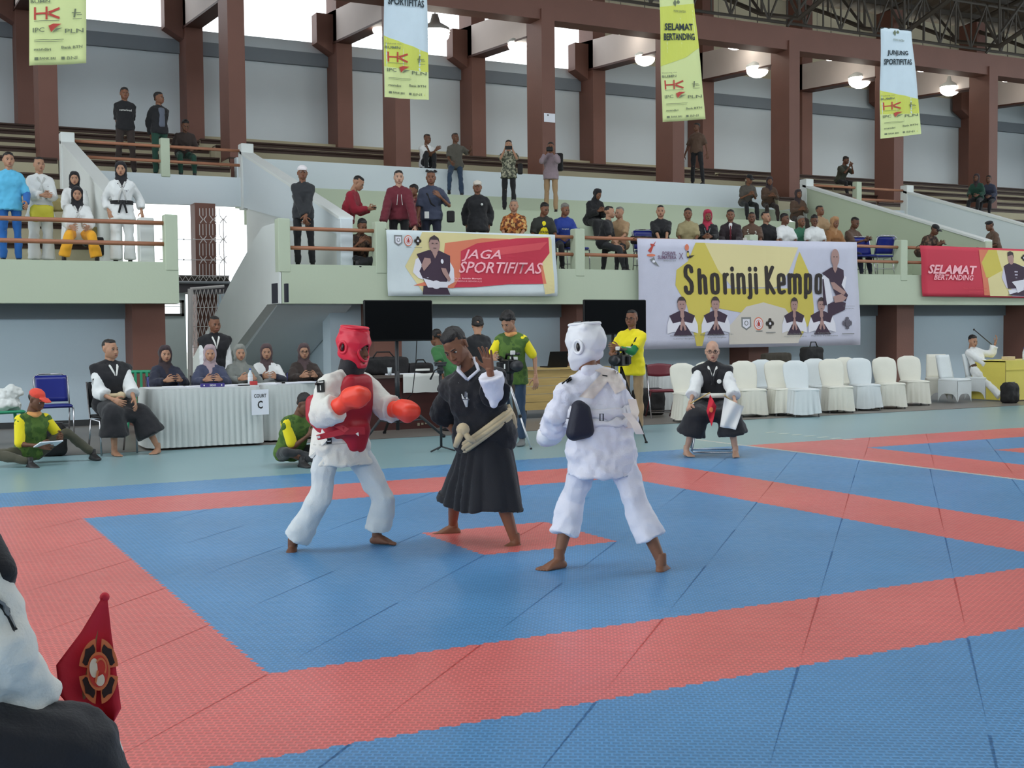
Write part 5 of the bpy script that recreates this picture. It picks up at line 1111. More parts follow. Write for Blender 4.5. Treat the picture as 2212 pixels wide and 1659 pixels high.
# --- right edge: yellow table, bag, bottle
q = at(2162, 850, 11.3); t = thing('yellow_table', 'yellow cloth covered table at the right edge', 'table', (q.x, 11.2, 0)); m = MB(); m.grid(16, 6, lambda u, v: (u*1.6, -.01+.012*math.sin(u*22)*(v), .74*(1-v)+.03)); m.build('cloth_front', P_yel, t, True); m = MB(); m.box(0, -.01, .75, 1.6, .8, .78); m.build('tabletop', P_yel, t); m = MB(); m.grid(10, 6, lambda u, v: (0, u*.8, .74*(1-v)+.03)); m.build('cloth_side', P_yel, t, True)
m = MB(); m.box(.0, -.022, .60, 1.6, -.012, .62); m.build('cloth_fold', P_yel, t)
bottle((at(2208, 790, 11.35).x, 11.3, .78), 'water bottle on the yellow table at the right edge', 1.15); box_thing('snack_box', 'pale box on the yellow table at the right edge', 'box', (at(2192, 790, 11.35).x, 11.5, .78), .22, .14, .07, K_cream)
bag('backpack', 'black backpack on the floor before the yellow table', (at(2181, 870, 10.9).x, 10.9, 0), .16, .11, .24, P_bag, False)
# ================================================================= flat prints helper
def quad(x0, y0, x1, y1): return [(x0, y0), (x1, y0), (x1, y1), (x0, y1)]
class Sheet:
    """a hanging cloth with print laid on it; coordinates are fractions of the sheet, v downwards"""
    def __init__(s, name, label, cat, corners, mat, sag=.01, nu=24, nv=12, waves=(9, 5)):
        s.c = [Vector(c) for c in corners]; s.t = thing(name, label, cat, s.c[0]); s.sag = sag; s.w = waves
        s.n = (s.c[3]-s.c[0]).cross(s.c[1]-s.c[0]).normalized()
        if s.n.dot(CAM-s.c[0]) < 0: s.n = -s.n
        m = MB(); m.grid(nu, nv, lambda u, v: tuple(s.p(u, v, 0)-s.c[0])); o = m.build('cloth', mat, s.t, True); q = o.modifiers.new('s', 'SOLIDIFY'); q.thickness = .002; q.offset = -1; s.L = 0
    def p(s, u, v, lay):
        a = s.c[0].lerp(s.c[1], u); b = s.c[3].lerp(s.c[2], u); q = a.lerp(b, v)
        return q+s.n*(s.sag*(math.sin(u*s.w[0]+v*2)*math.sin(v*s.w[1]+1)+.5*math.sin(u*17+v*5))+.0035*lay)
    def poly(s, name, shapes, lay=1):
        """shapes: list of (material, points); finely cut so that it follows the folds"""
        mats = []; m = MB()
        for mt, pts in shapes:
            if mt not in mats: mats.append(mt)
            m.mi = mats.index(mt); lay += .35
            b = bmesh.new(); vs = [b.verts.new((x, y, lay)) for x, y in pts]; b.faces.new(vs)
            for k in range(1, 16):
                for co_, no in (((k/16, 0, 0), (1, 0, 0)), ((0, k/16, 0), (0, 1, 0))):
                    bmesh.ops.bisect_plane(b, geom=b.verts[:]+b.edges[:]+b.faces[:], plane_co=co_, plane_no=no)
            b.verts.index_update(); m.add([tuple(s.p(v.co.x, v.co.y, lay)-s.c[0]) for v in b.verts], [tuple(v.index for v in f.verts) for f in b.faces]); b.free()
        return m.build(name, mats, s.t, False, True)
    def text(s, body, x0, y0, x1, y1, mat, lay=4, **k):
        text(body, mat, s.t, lambda u, v: tuple(s.p(x0+(x1-x0)*u, y1+(y0-y1)*v, lay)-s.c[0]), **k)
def ell(cx, cy, rx, ry, n=20, a0=0, a1=360): return [(cx+rx*math.cos(math.radians(a0+(a1-a0)*i/n)), cy+ry*math.sin(math.radians(a0+(a1-a0)*i/n))) for i in range(n+(a1-a0 != 360))]
def flat(name, c): return M('print_'+name, c, .75, 0, 0, 0)
F_skin = flat('skin', (176, 140, 134)); F_dkv = flat('vest', (66, 48, 66)); F_w = flat('white', (232, 230, 240)); F_ink = flat('ink', (52, 44, 40)); F_hair = flat('hair', (70, 58, 60)); F_red = flat('red', (206, 58, 80)); F_red2 = flat('red_light', (224, 86, 96)); F_yel = flat('yellow', (214, 196, 92)); F_pyel = flat('pale_yellow', (230, 216, 160)); F_or = flat('orange', (226, 130, 100)); F_gr = flat('grey', (130, 132, 132)); F_pk = flat('pink', (255, 190, 200)); F_lil = flat('lilac_grey', (214, 208, 226)); F_logo_r = flat('logo_red', (188, 70, 60))
def shield(cx, cy, w, h): return [(F_gr, [(cx-w, cy-h), (cx+w, cy-h), (cx+w, cy+h*.45), (cx, cy+h), (cx-w, cy+h*.45)]), (F_w, [(cx-w*.72, cy-h*.72), (cx+w*.72, cy-h*.72), (cx+w*.72, cy+h*.35), (cx, cy+h*.72), (cx-w*.72, cy+h*.35)]), (F_gr, ell(cx, cy-h*.1, w*.42, h*.38)), (F_w, ell(cx, cy-h*.1, w*.25, h*.26))]
def roundlogo(cx, cy, w, h): return [(F_or, ell(cx, cy, w, h)), (F_w, ell(cx, cy, w*.82, h*.82)), (F_or, ell(cx, cy, w*.6, h*.6)), (F_w, ell(cx, cy, w*.5, h*.5)), (F_logo_r, [(cx-w*.25, cy+h*.35), (cx+w*.25, cy+h*.35), (cx+w*.3, cy), (cx, cy-h*.5), (cx-w*.3, cy)])]
def cross4(cx, cy, w, h, mt):
    s_ = []
    for k in range(4):
        a = math.radians(90*k); c, s2 = math.cos(a), math.sin(a)
        s_.append((mt, [(cx+w*(x*c-y*s2), cy+h*(x*s2+y*c)) for x, y in ((.35, -.12), (.55, -.3), (.85, -.38), (1, 0), (.85, .38), (.55, .3), (.35, .12))]))
        a += math.pi/4; c, s2 = math.cos(a), math.sin(a); s_.append((mt, [(cx+w*(x*c-y*s2), cy+h*(x*s2+y*c)) for x, y in ((.3, -.1), (.7, -.16), (.7, .16), (.3, .1))]))
    return s_+[(mt, ell(cx, cy, w*.42, h*.42)), (F_w, ell(cx, cy, w*.26, h*.26))]
def praying(cx, top, w, h):
    """half figure with pressed hands; w half width, h height"""
    X = lambda q: cx+w*q; Y = lambda q: top+h*q
    return [(F_w, [(X(-1), Y(.95)), (X(-.98), Y(.72)), (X(-.8), Y(.52)), (X(-.45), Y(.45)), (X(.45), Y(.45)), (X(.8), Y(.52)), (X(.98), Y(.72)), (X(1), Y(.95)), (X(.6), Y(.9)), (X(-.6), Y(.9))]), (F_dkv, [(X(-.82), Y(.48)), (X(-.2), Y(.36)), (X(.2), Y(.36)), (X(.82), Y(.48)), (X(.62), Y(.68)), (X(.2), Y(.64)), (X(-.2), Y(.64)), (X(-.62), Y(.68))]),
            (F_dkv, [(X(-.62), Y(1)), (X(-.2), Y(.72)), (X(.2), Y(.72)), (X(.62), Y(1))]), (F_skin, [(X(-.1), Y(.34)), (X(.1), Y(.34)), (X(.13), Y(.5)), (X(0), Y(.58)), (X(-.13), Y(.5))]), (F_skin, ell(cx, Y(.19), w*.27, h*.185)), (F_hair, [(X(-.28), Y(.16))]+[(cx+w*.29*math.cos(math.radians(a)), Y(.15)+h*.17*math.sin(math.radians(a))) for a in range(180, 361, 20)]+[(X(.28), Y(.16)), (X(.2), Y(.09)), (X(-.2), Y(.09))]),
            (F_skin, [(X(-.22), Y(.84)), (X(-.03), Y(.5)), (X(.03), Y(.5)), (X(.22), Y(.84)), (X(.1), Y(.88)), (X(0), Y(.72)), (X(-.1), Y(.88))]), (F_hair, [(X(-.13), Y(.175)), (X(-.05), Y(.17)), (X(-.05), Y(.19)), (X(-.13), Y(.19))]), (F_hair, [(X(.05), Y(.17)), (X(.13), Y(.175)), (X(.13), Y(.19)), (X(.05), Y(.19))]), (F_hair, [(X(-.07), Y(.29)), (X(.07), Y(.29)), (X(.06), Y(.3)), (X(-.06), Y(.3))])]
# --- banner 1: JAGA SPORTIFITAS
def bc4(x0, y0, x1, y1, x2, y2, x3, y3, Y): return [at(x0, y0, Y), at(x1, y1, Y), at(x2, y2, Y), at(x3, y3, Y)]
b = Sheet('event_banner', 'white and red cloth banner reading JAGA SPORTIFITAS on the balcony rail', 'banner', bc4(834, 496, 1199, 507, 1204, 640, 839, 639, YB-.07), cloth('banner_white', (216, 226, 230)), .018)
b.poly('colour_print', [(F_pyel, [(.20, .02), (.45, .02), (.97, .04), (.97, .22), (.42, .40), (.20, .98), (.10, .55), (.16, .25)]), (F_pyel, [(.88, .1), (.975, .08), (.98, .95), (.92, .97)]), (F_or, [(.33, .18), (.55, .09), (.7, .09), (.9, .2), (.93, .80), (.5, .82), (.36, .88), (.14, .84), (.30, .70)]), (F_red, [(.42, .30), (.52, .17), (.75, .08), (.955, .05), (.96, .3), (.90, .5), (.91, .80), (.7, .81), (.5, .86), (.37, .87), (.41, .7)]), (F_red2, [(.6, .25), (.95, .12), (.9, .25), (.62, .36)])], 1)
b.poly('crest_print', shield(.062, .16, .022, .08), 2); b.poly('round_logo_print', roundlogo(.118, .16, .024, .085)+[(F_gr, quad(.105, .255, .135, .262))], 2); b.poly('cross_logo_print', cross4(.172, .16, .022, .07, F_ink)+[(F_gr, quad(.15, .255, .195, .262))], 2)
X, Y_ = lambda q: .255+.12*q, lambda q: .08+.90*q
b.poly('portrait_print', [(F_w, [(X(-.95), Y_(.62)), (X(-.8), Y_(.40)), (X(-.5), Y_(.33)), (X(.7), Y_(.36)), (X(.98), Y_(.55)), (X(1.), Y_(.78)), (X(.6), Y_(.86)), (X(-.7), Y_(.72))]), (F_dkv, [(X(-.75), Y_(.31)), (X(-.2), Y_(.24)), (X(.3), Y_(.24)), (X(.83), Y_(.33)), (X(.8), Y_(.58)), (X(.62), Y_(.78)), (X(-.45), Y_(.78)), (X(-.65), Y_(.60)), (X(-.5), Y_(.5))]), (F_dkv, [(X(-.5), Y_(.85)), (X(.6), Y_(.85)), (X(.78), Y_(1.)), (X(-.55), Y_(1.))]), (F_w, [(X(-.5), Y_(.72)), (X(.66), Y_(.84)), (X(.66), Y_(.88)), (X(-.3), Y_(.88))]), (F_w, ell(X(.1), Y_(.83), .028, .065)),
    (F_skin, [(X(-.05), Y_(.2)), (X(.25), Y_(.2)), (X(.22), Y_(.3)), (X(.1), Y_(.38)), (X(-.0), Y_(.3))]), (F_skin, ell(X(.1), Y_(.14), .031, .135)), (F_hair, [(X(-.18), Y_(.12)), (X(-.12), Y_(.03)), (X(.1), Y_(-.02)), (X(.3), Y_(.03)), (X(.36), Y_(.12)), (X(.25), Y_(.06)), (X(-.08), Y_(.06))]), (F_skin, [(X(-.55), Y_(.5)), (X(-.4), Y_(.37)), (X(-.12), Y_(.38)), (X(-.1), Y_(.45)), (X(-.45), Y_(.6))]), (F_skin, [(X(.35), Y_(.54)), (X(.58), Y_(.55)), (X(.8), Y_(.74)), (X(.7), Y_(.78)), (X(.42), Y_(.63))]), (F_w, ell(X(.42), Y_(.43), .008, .035)), (F_hair, quad(X(-.04), Y_(.115), X(.05), Y_(.13))), (F_hair, quad(X(.15), Y_(.115), X(.24), Y_(.13))), (F_hair, quad(X(.03), Y_(.20), X(.17), Y_(.21)))], 3)
b.text('JAGA', .42, .27, .655, .46, F_pk, 6, shear=.35, bold=.012); b.text('SPORTIFITAS', .40, .46, .915, .64, F_pk, 6, shear=.35, bold=.012)
b.text('Dr. H. Rohidin Mersyah', .37, .715, .535, .745, F_pk, 6, bold=.02); b.text('GUBERNUR BENGKULU', .37, .757, .535, .782, F_pk, 6)
def ties(b, us):
    for u in us: m = MB(); q = b.p(u, 0, 0)-b.c[0]; r = Vector((q.x, YB+.055-b.c[0].y, 3.115-b.c[0].z)); m.tube([q, q.lerp(r, .5)+Vector((0, 0, .02)), r], .006, 5); m.build('tie_cord', P_black, b.t)
ties(b, (.004, .5, .996))
# --- banner 2: Shorinji Kempo
b = Sheet('event_banner', 'large lilac and yellow cloth banner reading Shorinji Kempo', 'banner', bc4(1376, 515, 1851, 523, 1858, 745, 1383, 755, YB-.10), cloth('banner_lilac', (206, 206, 224)), .02)
b.poly('colour_print', [(F_yel, [(.245, .03), (.285, .03), (.36, .30), (.36, .45), (.5, .45), (.66, .45), (.70, .18), (.715, .10), (.765, .35), (.78, .62), (.78, .72), (.70, .95), (.5, .70), (.3, .62), (.26, .98), (.235, .98), (.2, .6), (.155, .42), (.16, .28), (.21, .2)]), (F_pyel, [(.285, .03), (.71, .06), (.66, .3), (.6, .44), (.4, .44), (.34, .28)]), (flat('cream_fold', (214, 206, 196)), [(.38, .80), (.46, .62), (.54, .58), (.64, .64), (.72, .85), (.7, .97), (.38, .97)])], 1)
b.poly('crest_print', shield(.458, .78, .022, .062), 2); b.poly('round_logo_print', roundlogo(.514, .78, .022, .062)+[(F_gr, quad(.50, .845, .53, .853))], 2); b.poly('cross_logo_print', cross4(.566, .78, .020, .052, F_ink)+[(F_gr, quad(.545, .86, .59, .868))], 2); b.poly('cross_logo_print', cross4(.934, .785, .024, .062, flat('grey_ink', (104, 100, 112)))+[(flat('grey_ink', (0, 0, 0)), ell(.934, .785, .010, .035)), (F_gr, quad(.905, .885, .965, .893))], 2)
b.poly('event_logo', [(F_logo_r, [(.040, .11), (.055, .07), (.075, .02), (.062, .075), (.052, .13)]), (F_logo_r, [(.05, .045), (.062, .05), (.072, .065), (.055, .07)]), (F_or, ell(.052, .15, .018, .012)), (F_gr, [(.046, .19), (.064, .165), (.068, .20), (.086, .255), (.062, .225)]), (F_w, ell(.062, .205, .006, .012)), (F_or, ell(.205, .075, .009, .03)), (F_ink, [(.205, .11), (.212, .105), (.216, .15), (.238, .145), (.22, .172), (.205, .17)]), (F_yel, ell(.209, .14, .006, .02))], 2)
b.text('PORWIL', .098, .115, .158, .150, flat('purple', (120, 92, 118)), 6, bold=.03); b.text('SUMATERA', .078, .152, .158, .185, flat('purple', (0, 0, 0)), 6, bold=.03); b.text('BENGKULU 2019', .102, .192, .155, .205, F_gr, 6); b.text('X', .168, .125, .188, .185, flat('purple', (0, 0, 0)), 6)
for body, x0, x1, y0, y1 in (('Shorinji', .188, .515, .245, .52), ('Kempo', .552, .832, .245, .52)):
    pass
GL = {'S': [[(.93, .20), (.86, .06), (.6, 0), (.35, .0), (.1, .07), (.04, .2), (.1, .36), (.45, .47), (.84, .60), (.95, .76), (.88, .93), (.6, 1), (.35, 1), (.1, .93), (.04, .79)]],
 'h': [[(.04, -.36), (.04, 1)], [(.04, .2), (.3, .02), (.7, .0), (.93, .12), (.96, 1)]], 'o': [[(.04, .2), (.15, .04), (.5, 0), (.85, .04), (.96, .2), (.96, .8), (.85, .96), (.5, 1), (.15, .96), (.04, .8), (.04, .2)]],
 'r': [[(.1, .0), (.1, 1)], [(.1, .25), (.4, .05), (.95, .0)]], 'i': [[(.5, 0), (.5, 1)], [(.5, -.34), (.5, -.26)]], 'n': [[(.04, 1), (.04, .0)], [(.04, .2), (.3, .02), (.7, .0), (.93, .12), (.96, 1)]],
 'j': [[(.8, 0), (.8, 1.1), (.6, 1.24), (.1, 1.26)], [(.8, -.34), (.8, -.26)]], 'K': [[(.04, 0), (.04, 1)], [(.92, 0), (.12, .52), (.96, 1)]], 'e': [[(.06, .52), (.95, .50), (.95, .2), (.85, .04), (.5, 0), (.15, .04), (.04, .2), (.04, .8), (.15, .96), (.5, 1), (.93, .93)]],
 'm': [[(.02, 1), (.02, 0)], [(.02, .18), (.2, .01), (.42, .04), (.5, .18), (.5, 1)], [(.5, .18), (.66, .01), (.88, .04), (.98, .18), (.98, 1)]], 'p': [[(.04, 0), (.04, 1.26)], [(.04, .2), (.15, .04), (.5, 0), (.85, .04), (.96, .2), (.96, .8), (.85, .96), (.5, 1), (.2, .96), (.04, .82)]]}
def letter(ch, x0, x1, y0, y1, w=.0165):
    ax, ay = 475., 235.; P2 = lambda q: Vector(((x0+w/2+(x1-x0-w)*q[0])*ax, (y0+(y1-y0)*q[1])*ay)); h = w*ax/2; sh = []
    for st in GL[ch]:
        p = [P2(q) for q in st]
        for a, c in zip(p[:-1], p[1:]):
            d = (c-a).normalized(); n = Vector((-d.y, d.x))*h; sh.append((F_ink, [((q.x)/ax, (q.y)/ay) for q in (a+n, c+n, c-n, a-n)]))
        for c in p: sh.append((F_ink, [((c.x+h*math.cos(t))/ax, (c.y+h*math.sin(t))/ay) for t in [2*math.pi*k/10 for k in range(10)]]))
    m = MB(); lay = 3.
    for k, (mt, pts) in enumerate(sh): lay2 = lay+.02*k; m.add([tuple(b.p(x, y, lay2)-b.c[0]) for x, y in pts], [tuple(range(len(pts)))])
    m.build('lettering', F_ink, b.t)
for ch, x0, x1, y0, y1 in (('S', .188, .234, .245, .49), ('h', .248, .291, .335, .49), ('o', .301, .345, .32, .49), ('r', .357, .388, .32, .49), ('i', .391, .413, .32, .49), ('n', .419, .463, .32, .49), ('j', .466, .494, .32, .49), ('i', .499, .521, .32, .49), ('K', .550, .599, .25, .49), ('e', .604, .647, .32, .49), ('m', .653, .721, .32, .49), ('p', .730, .771, .32, .49), ('o', .781, .824, .32, .49)): letter(ch, x0, x1, y0, y1)
for cx, top, w in ((.178, .53, .064), (.320, .53, .064), (.683, .54, .060), (.815, .54, .064)): b.poly('portrait_print', praying(cx, top, w, .35), 3)
X, Y_ = lambda q: .88+.065*q, lambda q: .08+.62*q
b.poly('portrait_print', [(F_w, [(X(-.95), Y_(.42)), (X(-.5), Y_(.34)), (X(-.1), Y_(.78)), (X(-.5), Y_(.86)), (X(-.95), Y_(.80))]), (F_w, [(X(.4), Y_(.35)), (X(.95), Y_(.42)), (X(.75), Y_(.65)), (X(.4), Y_(.5))]), (F_dkv, [(X(-.95), Y_(.36)), (X(-.25), Y_(.27)), (X(.3), Y_(.27)), (X(.72), Y_(.31)), (X(.75), Y_(.42)), (X(.55), Y_(.54)), (X(1.), Y_(.7)), (X(.8), Y_(.80)), (X(.1), Y_(.7)), (X(-.4), Y_(.45))]), (F_dkv, [(X(-.5), Y_(.84)), (X(.2), Y_(.78)), (X(.8), Y_(.82)), (X(.7), Y_(.93)), (X(-.55), Y_(1.05))]), (F_skin, [(X(-.3), Y_(.5)), (X(0), Y_(.5)), (X(.85), Y_(.65)), (X(.7), Y_(.7)), (X(-.1), Y_(.6))]), (F_skin, [(X(-.1), Y_(.72)), (X(.5), Y_(.68)), (X(.9), Y_(.74)), (X(.6), Y_(.8)), (X(.0), Y_(.82))]), (F_skin, [(X(-.15), Y_(.2)), (X(.25), Y_(.2)), (X(.2), Y_(.3)), (X(.05), Y_(.36)), (X(-.1), Y_(.3))]), (F_skin, ell(X(.05), Y_(.12), .021, .085)), (F_hair, quad(X(-.1), Y_(.1), X(.0), Y_(.115))), (F_hair, quad(X(.12), Y_(.1), X(.22), Y_(.115))), (F_dkv, [(X(-.95), Y_(.45)), (X(-.85), Y_(.45)), (X(-.6), Y_(.85)), (X(-.85), Y_(.86))])], 3)
for body, x0, y0, x1, y1 in (('Dr. H. Rohidin Mersyah', .125, .875, .232, .893), ('Gubernur Bengkulu', .135, .903, .222, .918), ('Brigjen. Pol. Drs. Supratman, MH', .25, .868, .395, .887), ('Kapolda Bengkulu', .285, .897, .365, .912), ('Ketua Umum KONI', .65, .872, .725, .888), ('Pengurus Provinsi Bengkulu', .632, .90, .74, .913), ('H. Ketua Harian', .775, .868, .865, .884), ('Panitia Pelaksana', .762, .895, .885, .91), ('Shorinji Kempo', .918, .615, .972, .627), ('Bengkulu', .925, .64, .968, .65)): b.text(body, x0, y0, x1, y1, F_gr, 6)
ties(b, (.004, .25, .5, .75, .996))
# --- banner 3: SELAMAT BERTANDING (right)
b = Sheet('event_banner', 'red cloth banner reading SELAMAT BERTANDING at the right edge of the balcony', 'banner', bc4(1987, 530, 2290, 541, 2296, 645, 1994, 640, YB-.07), F_red, .015)
b.poly('colour_print', [(F_or, [(.40, .04), (.49, .04), (.44, .4), (.5, .96), (.42, .96)]), (F_yel, [(.47, .04), (.6, .04), (.58, .6), (.44, .6), (.415, .3)]), (F_pyel, [(.53, .04), (1, .04), (1, .97), (.46, .97), (.45, .62), (.56, .45)]), (F_lil, [(.60, .35), (1, .35), (1, .97), (.62, .97)])], 1)
b.poly('portrait_print', [(F_lil, [(.55, .60), (.57, .38), (.62, .32), (.72, .45), (.73, .65), (.68, .85), (.58, .80)]), (F_dkv, [(.57, .36), (.62, .28), (.66, .30), (.72, .38), (.73, .48), (.70, .7), (.68, .8), (.59, .82), (.58, .6)]), (F_skin, ell(.625, .20, .020, .125)), (F_hair, [(.604, .16), (.605, .08), (.625, .05), (.646, .08), (.647, .2), (.638, .12)]), (F_w, [(.59, .84), (.65, .84), (.70, .90), (.60, .94)]), (F_dkv, [(.58, .95), (.66, .88), (.735, .82), (.735, .96)]), (F_w, [(.62, .68), (.64, .66), (.73, .62), (.70, .85), (.66, .9), (.65, .78)])], 3)
b.poly('logo_print', cross4(.715, .18, .018, .07, F_ink), 2)
b.text('SELAMAT', .04, .37, .375, .55, F_pk, 6, shear=.3, bold=.03); b.text('BERTANDING', .08, .56, .345, .67, F_pk, 6, shear=.3, bold=.02); b.text('Brigjen. Pol. Drs. Supratman, MH', .27, .81, .435, .84, F_red2, 6); b.text('KAPOLDA BENGKULU', .31, .875, .43, .90, F_red2, 6)
ties(b, (.004, .4, .8))
# --- four hanging banners
def hanging(label, cs, top, seed, title, tv0):
    Y = 14.0; c = bc4(*cs, Y); rr = random.Random(seed); dy = rr.uniform(-.06, .06); c[1].y += dy; c[2].y += dy
    yellow, white = flat('lime', (208, 214, 96)), cloth('banner_pale', (206, 222, 232))
    b = Sheet('hanging_banner', label, 'banner', c, flat('lime_pale', (214, 224, 158)) if top == 'lime' else white, .02, 8, 30, (5, 7))
    if top == 'lime': b.poly('colour_print', [(yellow, [(.0, .10), (1, .06), (1, .42), (.6, .50), (.0, .56)])], 1)
    else: b.poly('colour_print', [(yellow, [(0, .56), (.4, .60), (1, .66), (1, 1), (0, 1)]), (flat('lime_pale', (0, 0, 0)), [(0, .78), (1, .80), (1, 1), (0, 1)])], 1)
    ink = flat('title_ink', (40, 52, 60)); gi = flat('grey_ink2', (112, 122, 96))
    v = lambda q: .60+(q-.0)*.40
    if title:
        for k, (body, w) in enumerate(title): b.text(body, .5-w/2, tv0+k*.078, .5+w/2, tv0+k*.078+.055, ink, 5, bold=.03)
        b.text('PORWIL SUMATERA', .36, tv0-.105, .72, tv0-.085, gi, 5); b.poly('emblem_print', [(gi, ell(.52, tv0-.17, .05, .014))]+[(gi, [(.36, tv0-.16), (.42, tv0-.19), (.45, tv0-.16), (.42, tv0-.13)])], 2)
    b.text('Didukung oleh', .02, v(.02), .38, v(.05), gi, 5); b.text('BUMN', .02, v(.08), .36, v(.125), gi, 5, bold=.02)
    lr = F_logo_r
    b.poly('logo_print', [(lr, quad(.08, v(.18), .115, v(.36))), (lr, quad(.08, v(.26), .30, v(.285))), (lr, quad(.28, v(.18), .315, v(.36))), (lr, [(.31, v(.255)), (.52, v(.19)), (.53, v(.22)), (.36, v(.275))]), (lr, [(.36, v(.27)), (.53, v(.33)), (.52, v(.36)), (.31, v(.29))]),
        (gi, quad(.08, v(.375), .52, v(.382))), (gi, quad(.74, v(.27), .90, v(.28))), (gi, [(.79, v(.22)), (.82, v(.22)), (.80, v(.34)), (.77, v(.34))]), (gi, quad(.83, v(.30), .92, v(.31))), (gi, quad(.76, v(.36), .92, v(.366))), (lr, [(.33, v(.45)), (.42, v(.42)), (.56, v(.43)), (.46, v(.47)), (.38, v(.54))]), (gi, [(.40, v(.55)), (.46, v(.49)), (.58, v(.485)), (.5, v(.51))]), (gi, quad(.08, v(.645), .60, v(.652))), (gi, quad(.08, v(.67), .58, v(.675)))], 2)
    b.text('IPC', .06, v(.475), .26, v(.54), gi, 5, bold=.01); b.text('PLN', .62, v(.50), .95, v(.56), gi, 5, bold=.01); b.text('mandiri', .08, v(.76), .38, v(.80), gi, 5, bold=.02); b.text('Bank BTN', .56, v(.74), .93, v(.78), gi, 5, bold=.02); b.text('BANK BRI', .18, v(.89), .46, v(.925), gi, 5, bold=.02); b.text('BNI', .66, v(.89), .84, v(.935), gi, 5)
    b.poly('logo_frame', [(gi, quad(.09, v(.89), .155, v(.93))), (gi, quad(.56, v(.89), .62, v(.93)))], 2)
    m = MB(); q0, q1 = b.p(0, 0, 0)-b.c[0], b.p(1, 0, 0)-b.c[0]; m.tube([q0, q1], .018, 8); m.build('top_rod', P_black, b.t)
    for q in (q0, q1): m = MB(); m.tube([q, q+Vector((0, 0, 6.5-min(3, b.c[0].z-7)))], .004, 4); m.build('cord', P_black, b.t)
hanging('yellow hanging banner with sponsor names at the top left', (64, -245, 186, -240, 185, 138, 63, 142), 'lime', 1, None, .3)
hanging('pale blue and lime hanging banner, second from left, SPORTIFITAS at its top', (829, -95, 925, -85, 928, 215, 830, 210), 'white', 2, [('JUNJUNG', .62), ('SPORTIFITAS', .84)], .205)
hanging('lime green hanging banner reading SELAMAT BERTANDING', (1424, -12, 1497, -8, 1521, 258, 1431, 264), 'lime', 3, [('SELAMAT', .78), ('BERTANDING', .82)], .225)
hanging('pale and lime hanging banner reading JUNJUNG SPORTIFITAS at the right', (1902, 60, 1968, 66, 1986, 290, 1901, 300), 'white', 4, [('JUNJUNG', .62), ('SPORTIFITAS', .82)], .20)
# ================================================================= everyone else
C = cloth
c_navy = C('navy', (32, 36, 56)); c_char = C('charcoal', (40, 42, 46)); c_black = C('black', (24, 24, 28)); c_white = C('white', (226, 228, 228)); c_tan = C('tan', (168, 138, 104)); c_khaki = C('khaki', (150, 134, 96)); c_brown = C('brown_uniform', (92, 70, 56)); c_dkbrown = C('dark_brown', (52, 40, 36)); c_maroon = C('maroon', (104, 30, 44)); c_red = C('crimson', (150, 28, 48)); c_denim = C('denim', (44, 64, 88)); c_grey = C('grey', (98, 104, 118)); c_lilac = C('lilac', (150, 132, 140)); c_blue = C('blue_tee', (30, 56, 140)); c_lblue = C('light_blue', (92, 184, 224)); c_mblue = C('mid_blue', (30, 96, 170)); c_green = C('green', (60, 118, 92)); c_olive = C('olive_polo', (78, 104, 44)); c_yellow = C('yellow', (240, 222, 30)); c_orange = C('gold_trousers', (238, 170, 40)); c_dgreen = C('dark_green', (30, 70, 56)); c_slate = C('slate', (58, 64, 84))
h_brown = C('hijab_brown', (84, 66, 68)); h_lilac = C('hijab_lilac', (172, 152, 158)); h_grey = C('hijab_grey', (136, 138, 132)); h_black = C('hijab_black', (26, 24, 30)); h_red = C('hijab_red', (176, 44, 72)); h_tan = C('hijab_tan', (176, 132, 92)); h_dk = C('hijab_dark', (58, 46, 50))
b_orange = pat('batik_orange', [(92, 48, 24), (176, 104, 50), (206, 160, 96), (120, 60, 28), (190, 120, 56)], 26); b_grey = pat('batik_grey', [(96, 98, 84), (150, 148, 126), (70, 72, 62), (176, 172, 150)], 24); b_brown = pat('batik_brown', [(70, 52, 42), (110, 84, 66), (54, 42, 38)], 24); camo = pat('green_sublimation', [(62, 92, 38), (84, 114, 46), (70, 102, 40)], 9, 'noise'); mixr = pat('dark_red_print', [(110, 40, 46), (150, 96, 90), (70, 34, 40)], 30)
def PS(label, px, Y, z, face=0, H=1.62, yref=480, **k):
    q = at(px, yref, Y); loc = Vector((q.x, Y, z)); return person(label, loc, facing(loc, face), H, **k)
def held(t, J, name, label, cat, lp, size, mt, rz=0.):
    M4 = Matrix.Translation(t.location) @ Matrix.Rotation(t.rotation_euler.z, 4, 'Z'); m = MB(); sx, sy, sz = size; m.rbox(-sx/2, -sy/2, -sz/2, sx/2, sy/2, sz/2, min(size)*.15); o = m.build(name, mt); o.matrix_world = M4 @ Matrix.Translation(lp) @ Matrix.Rotation(math.radians(rz), 4, 'X'); return tag(o, label, cat)
HOLD = ((-.05, -.32, 1.06), (.06, -.32, 1.06)); SHOOT = ((-.08, -.27, 1.40), (.08, -.27, 1.40)); FOLD = ((-.0, -.20, .84), (.03, -.21, .86)); CROSS = ((.10, -.24, 1.10), (-.10, -.25, 1.14)); BACK = ((-.10, .16, .88), (.10, .16, .88))
SH = ((-.07, -.36, .74), (.07, -.36, .74))
D = 2.5
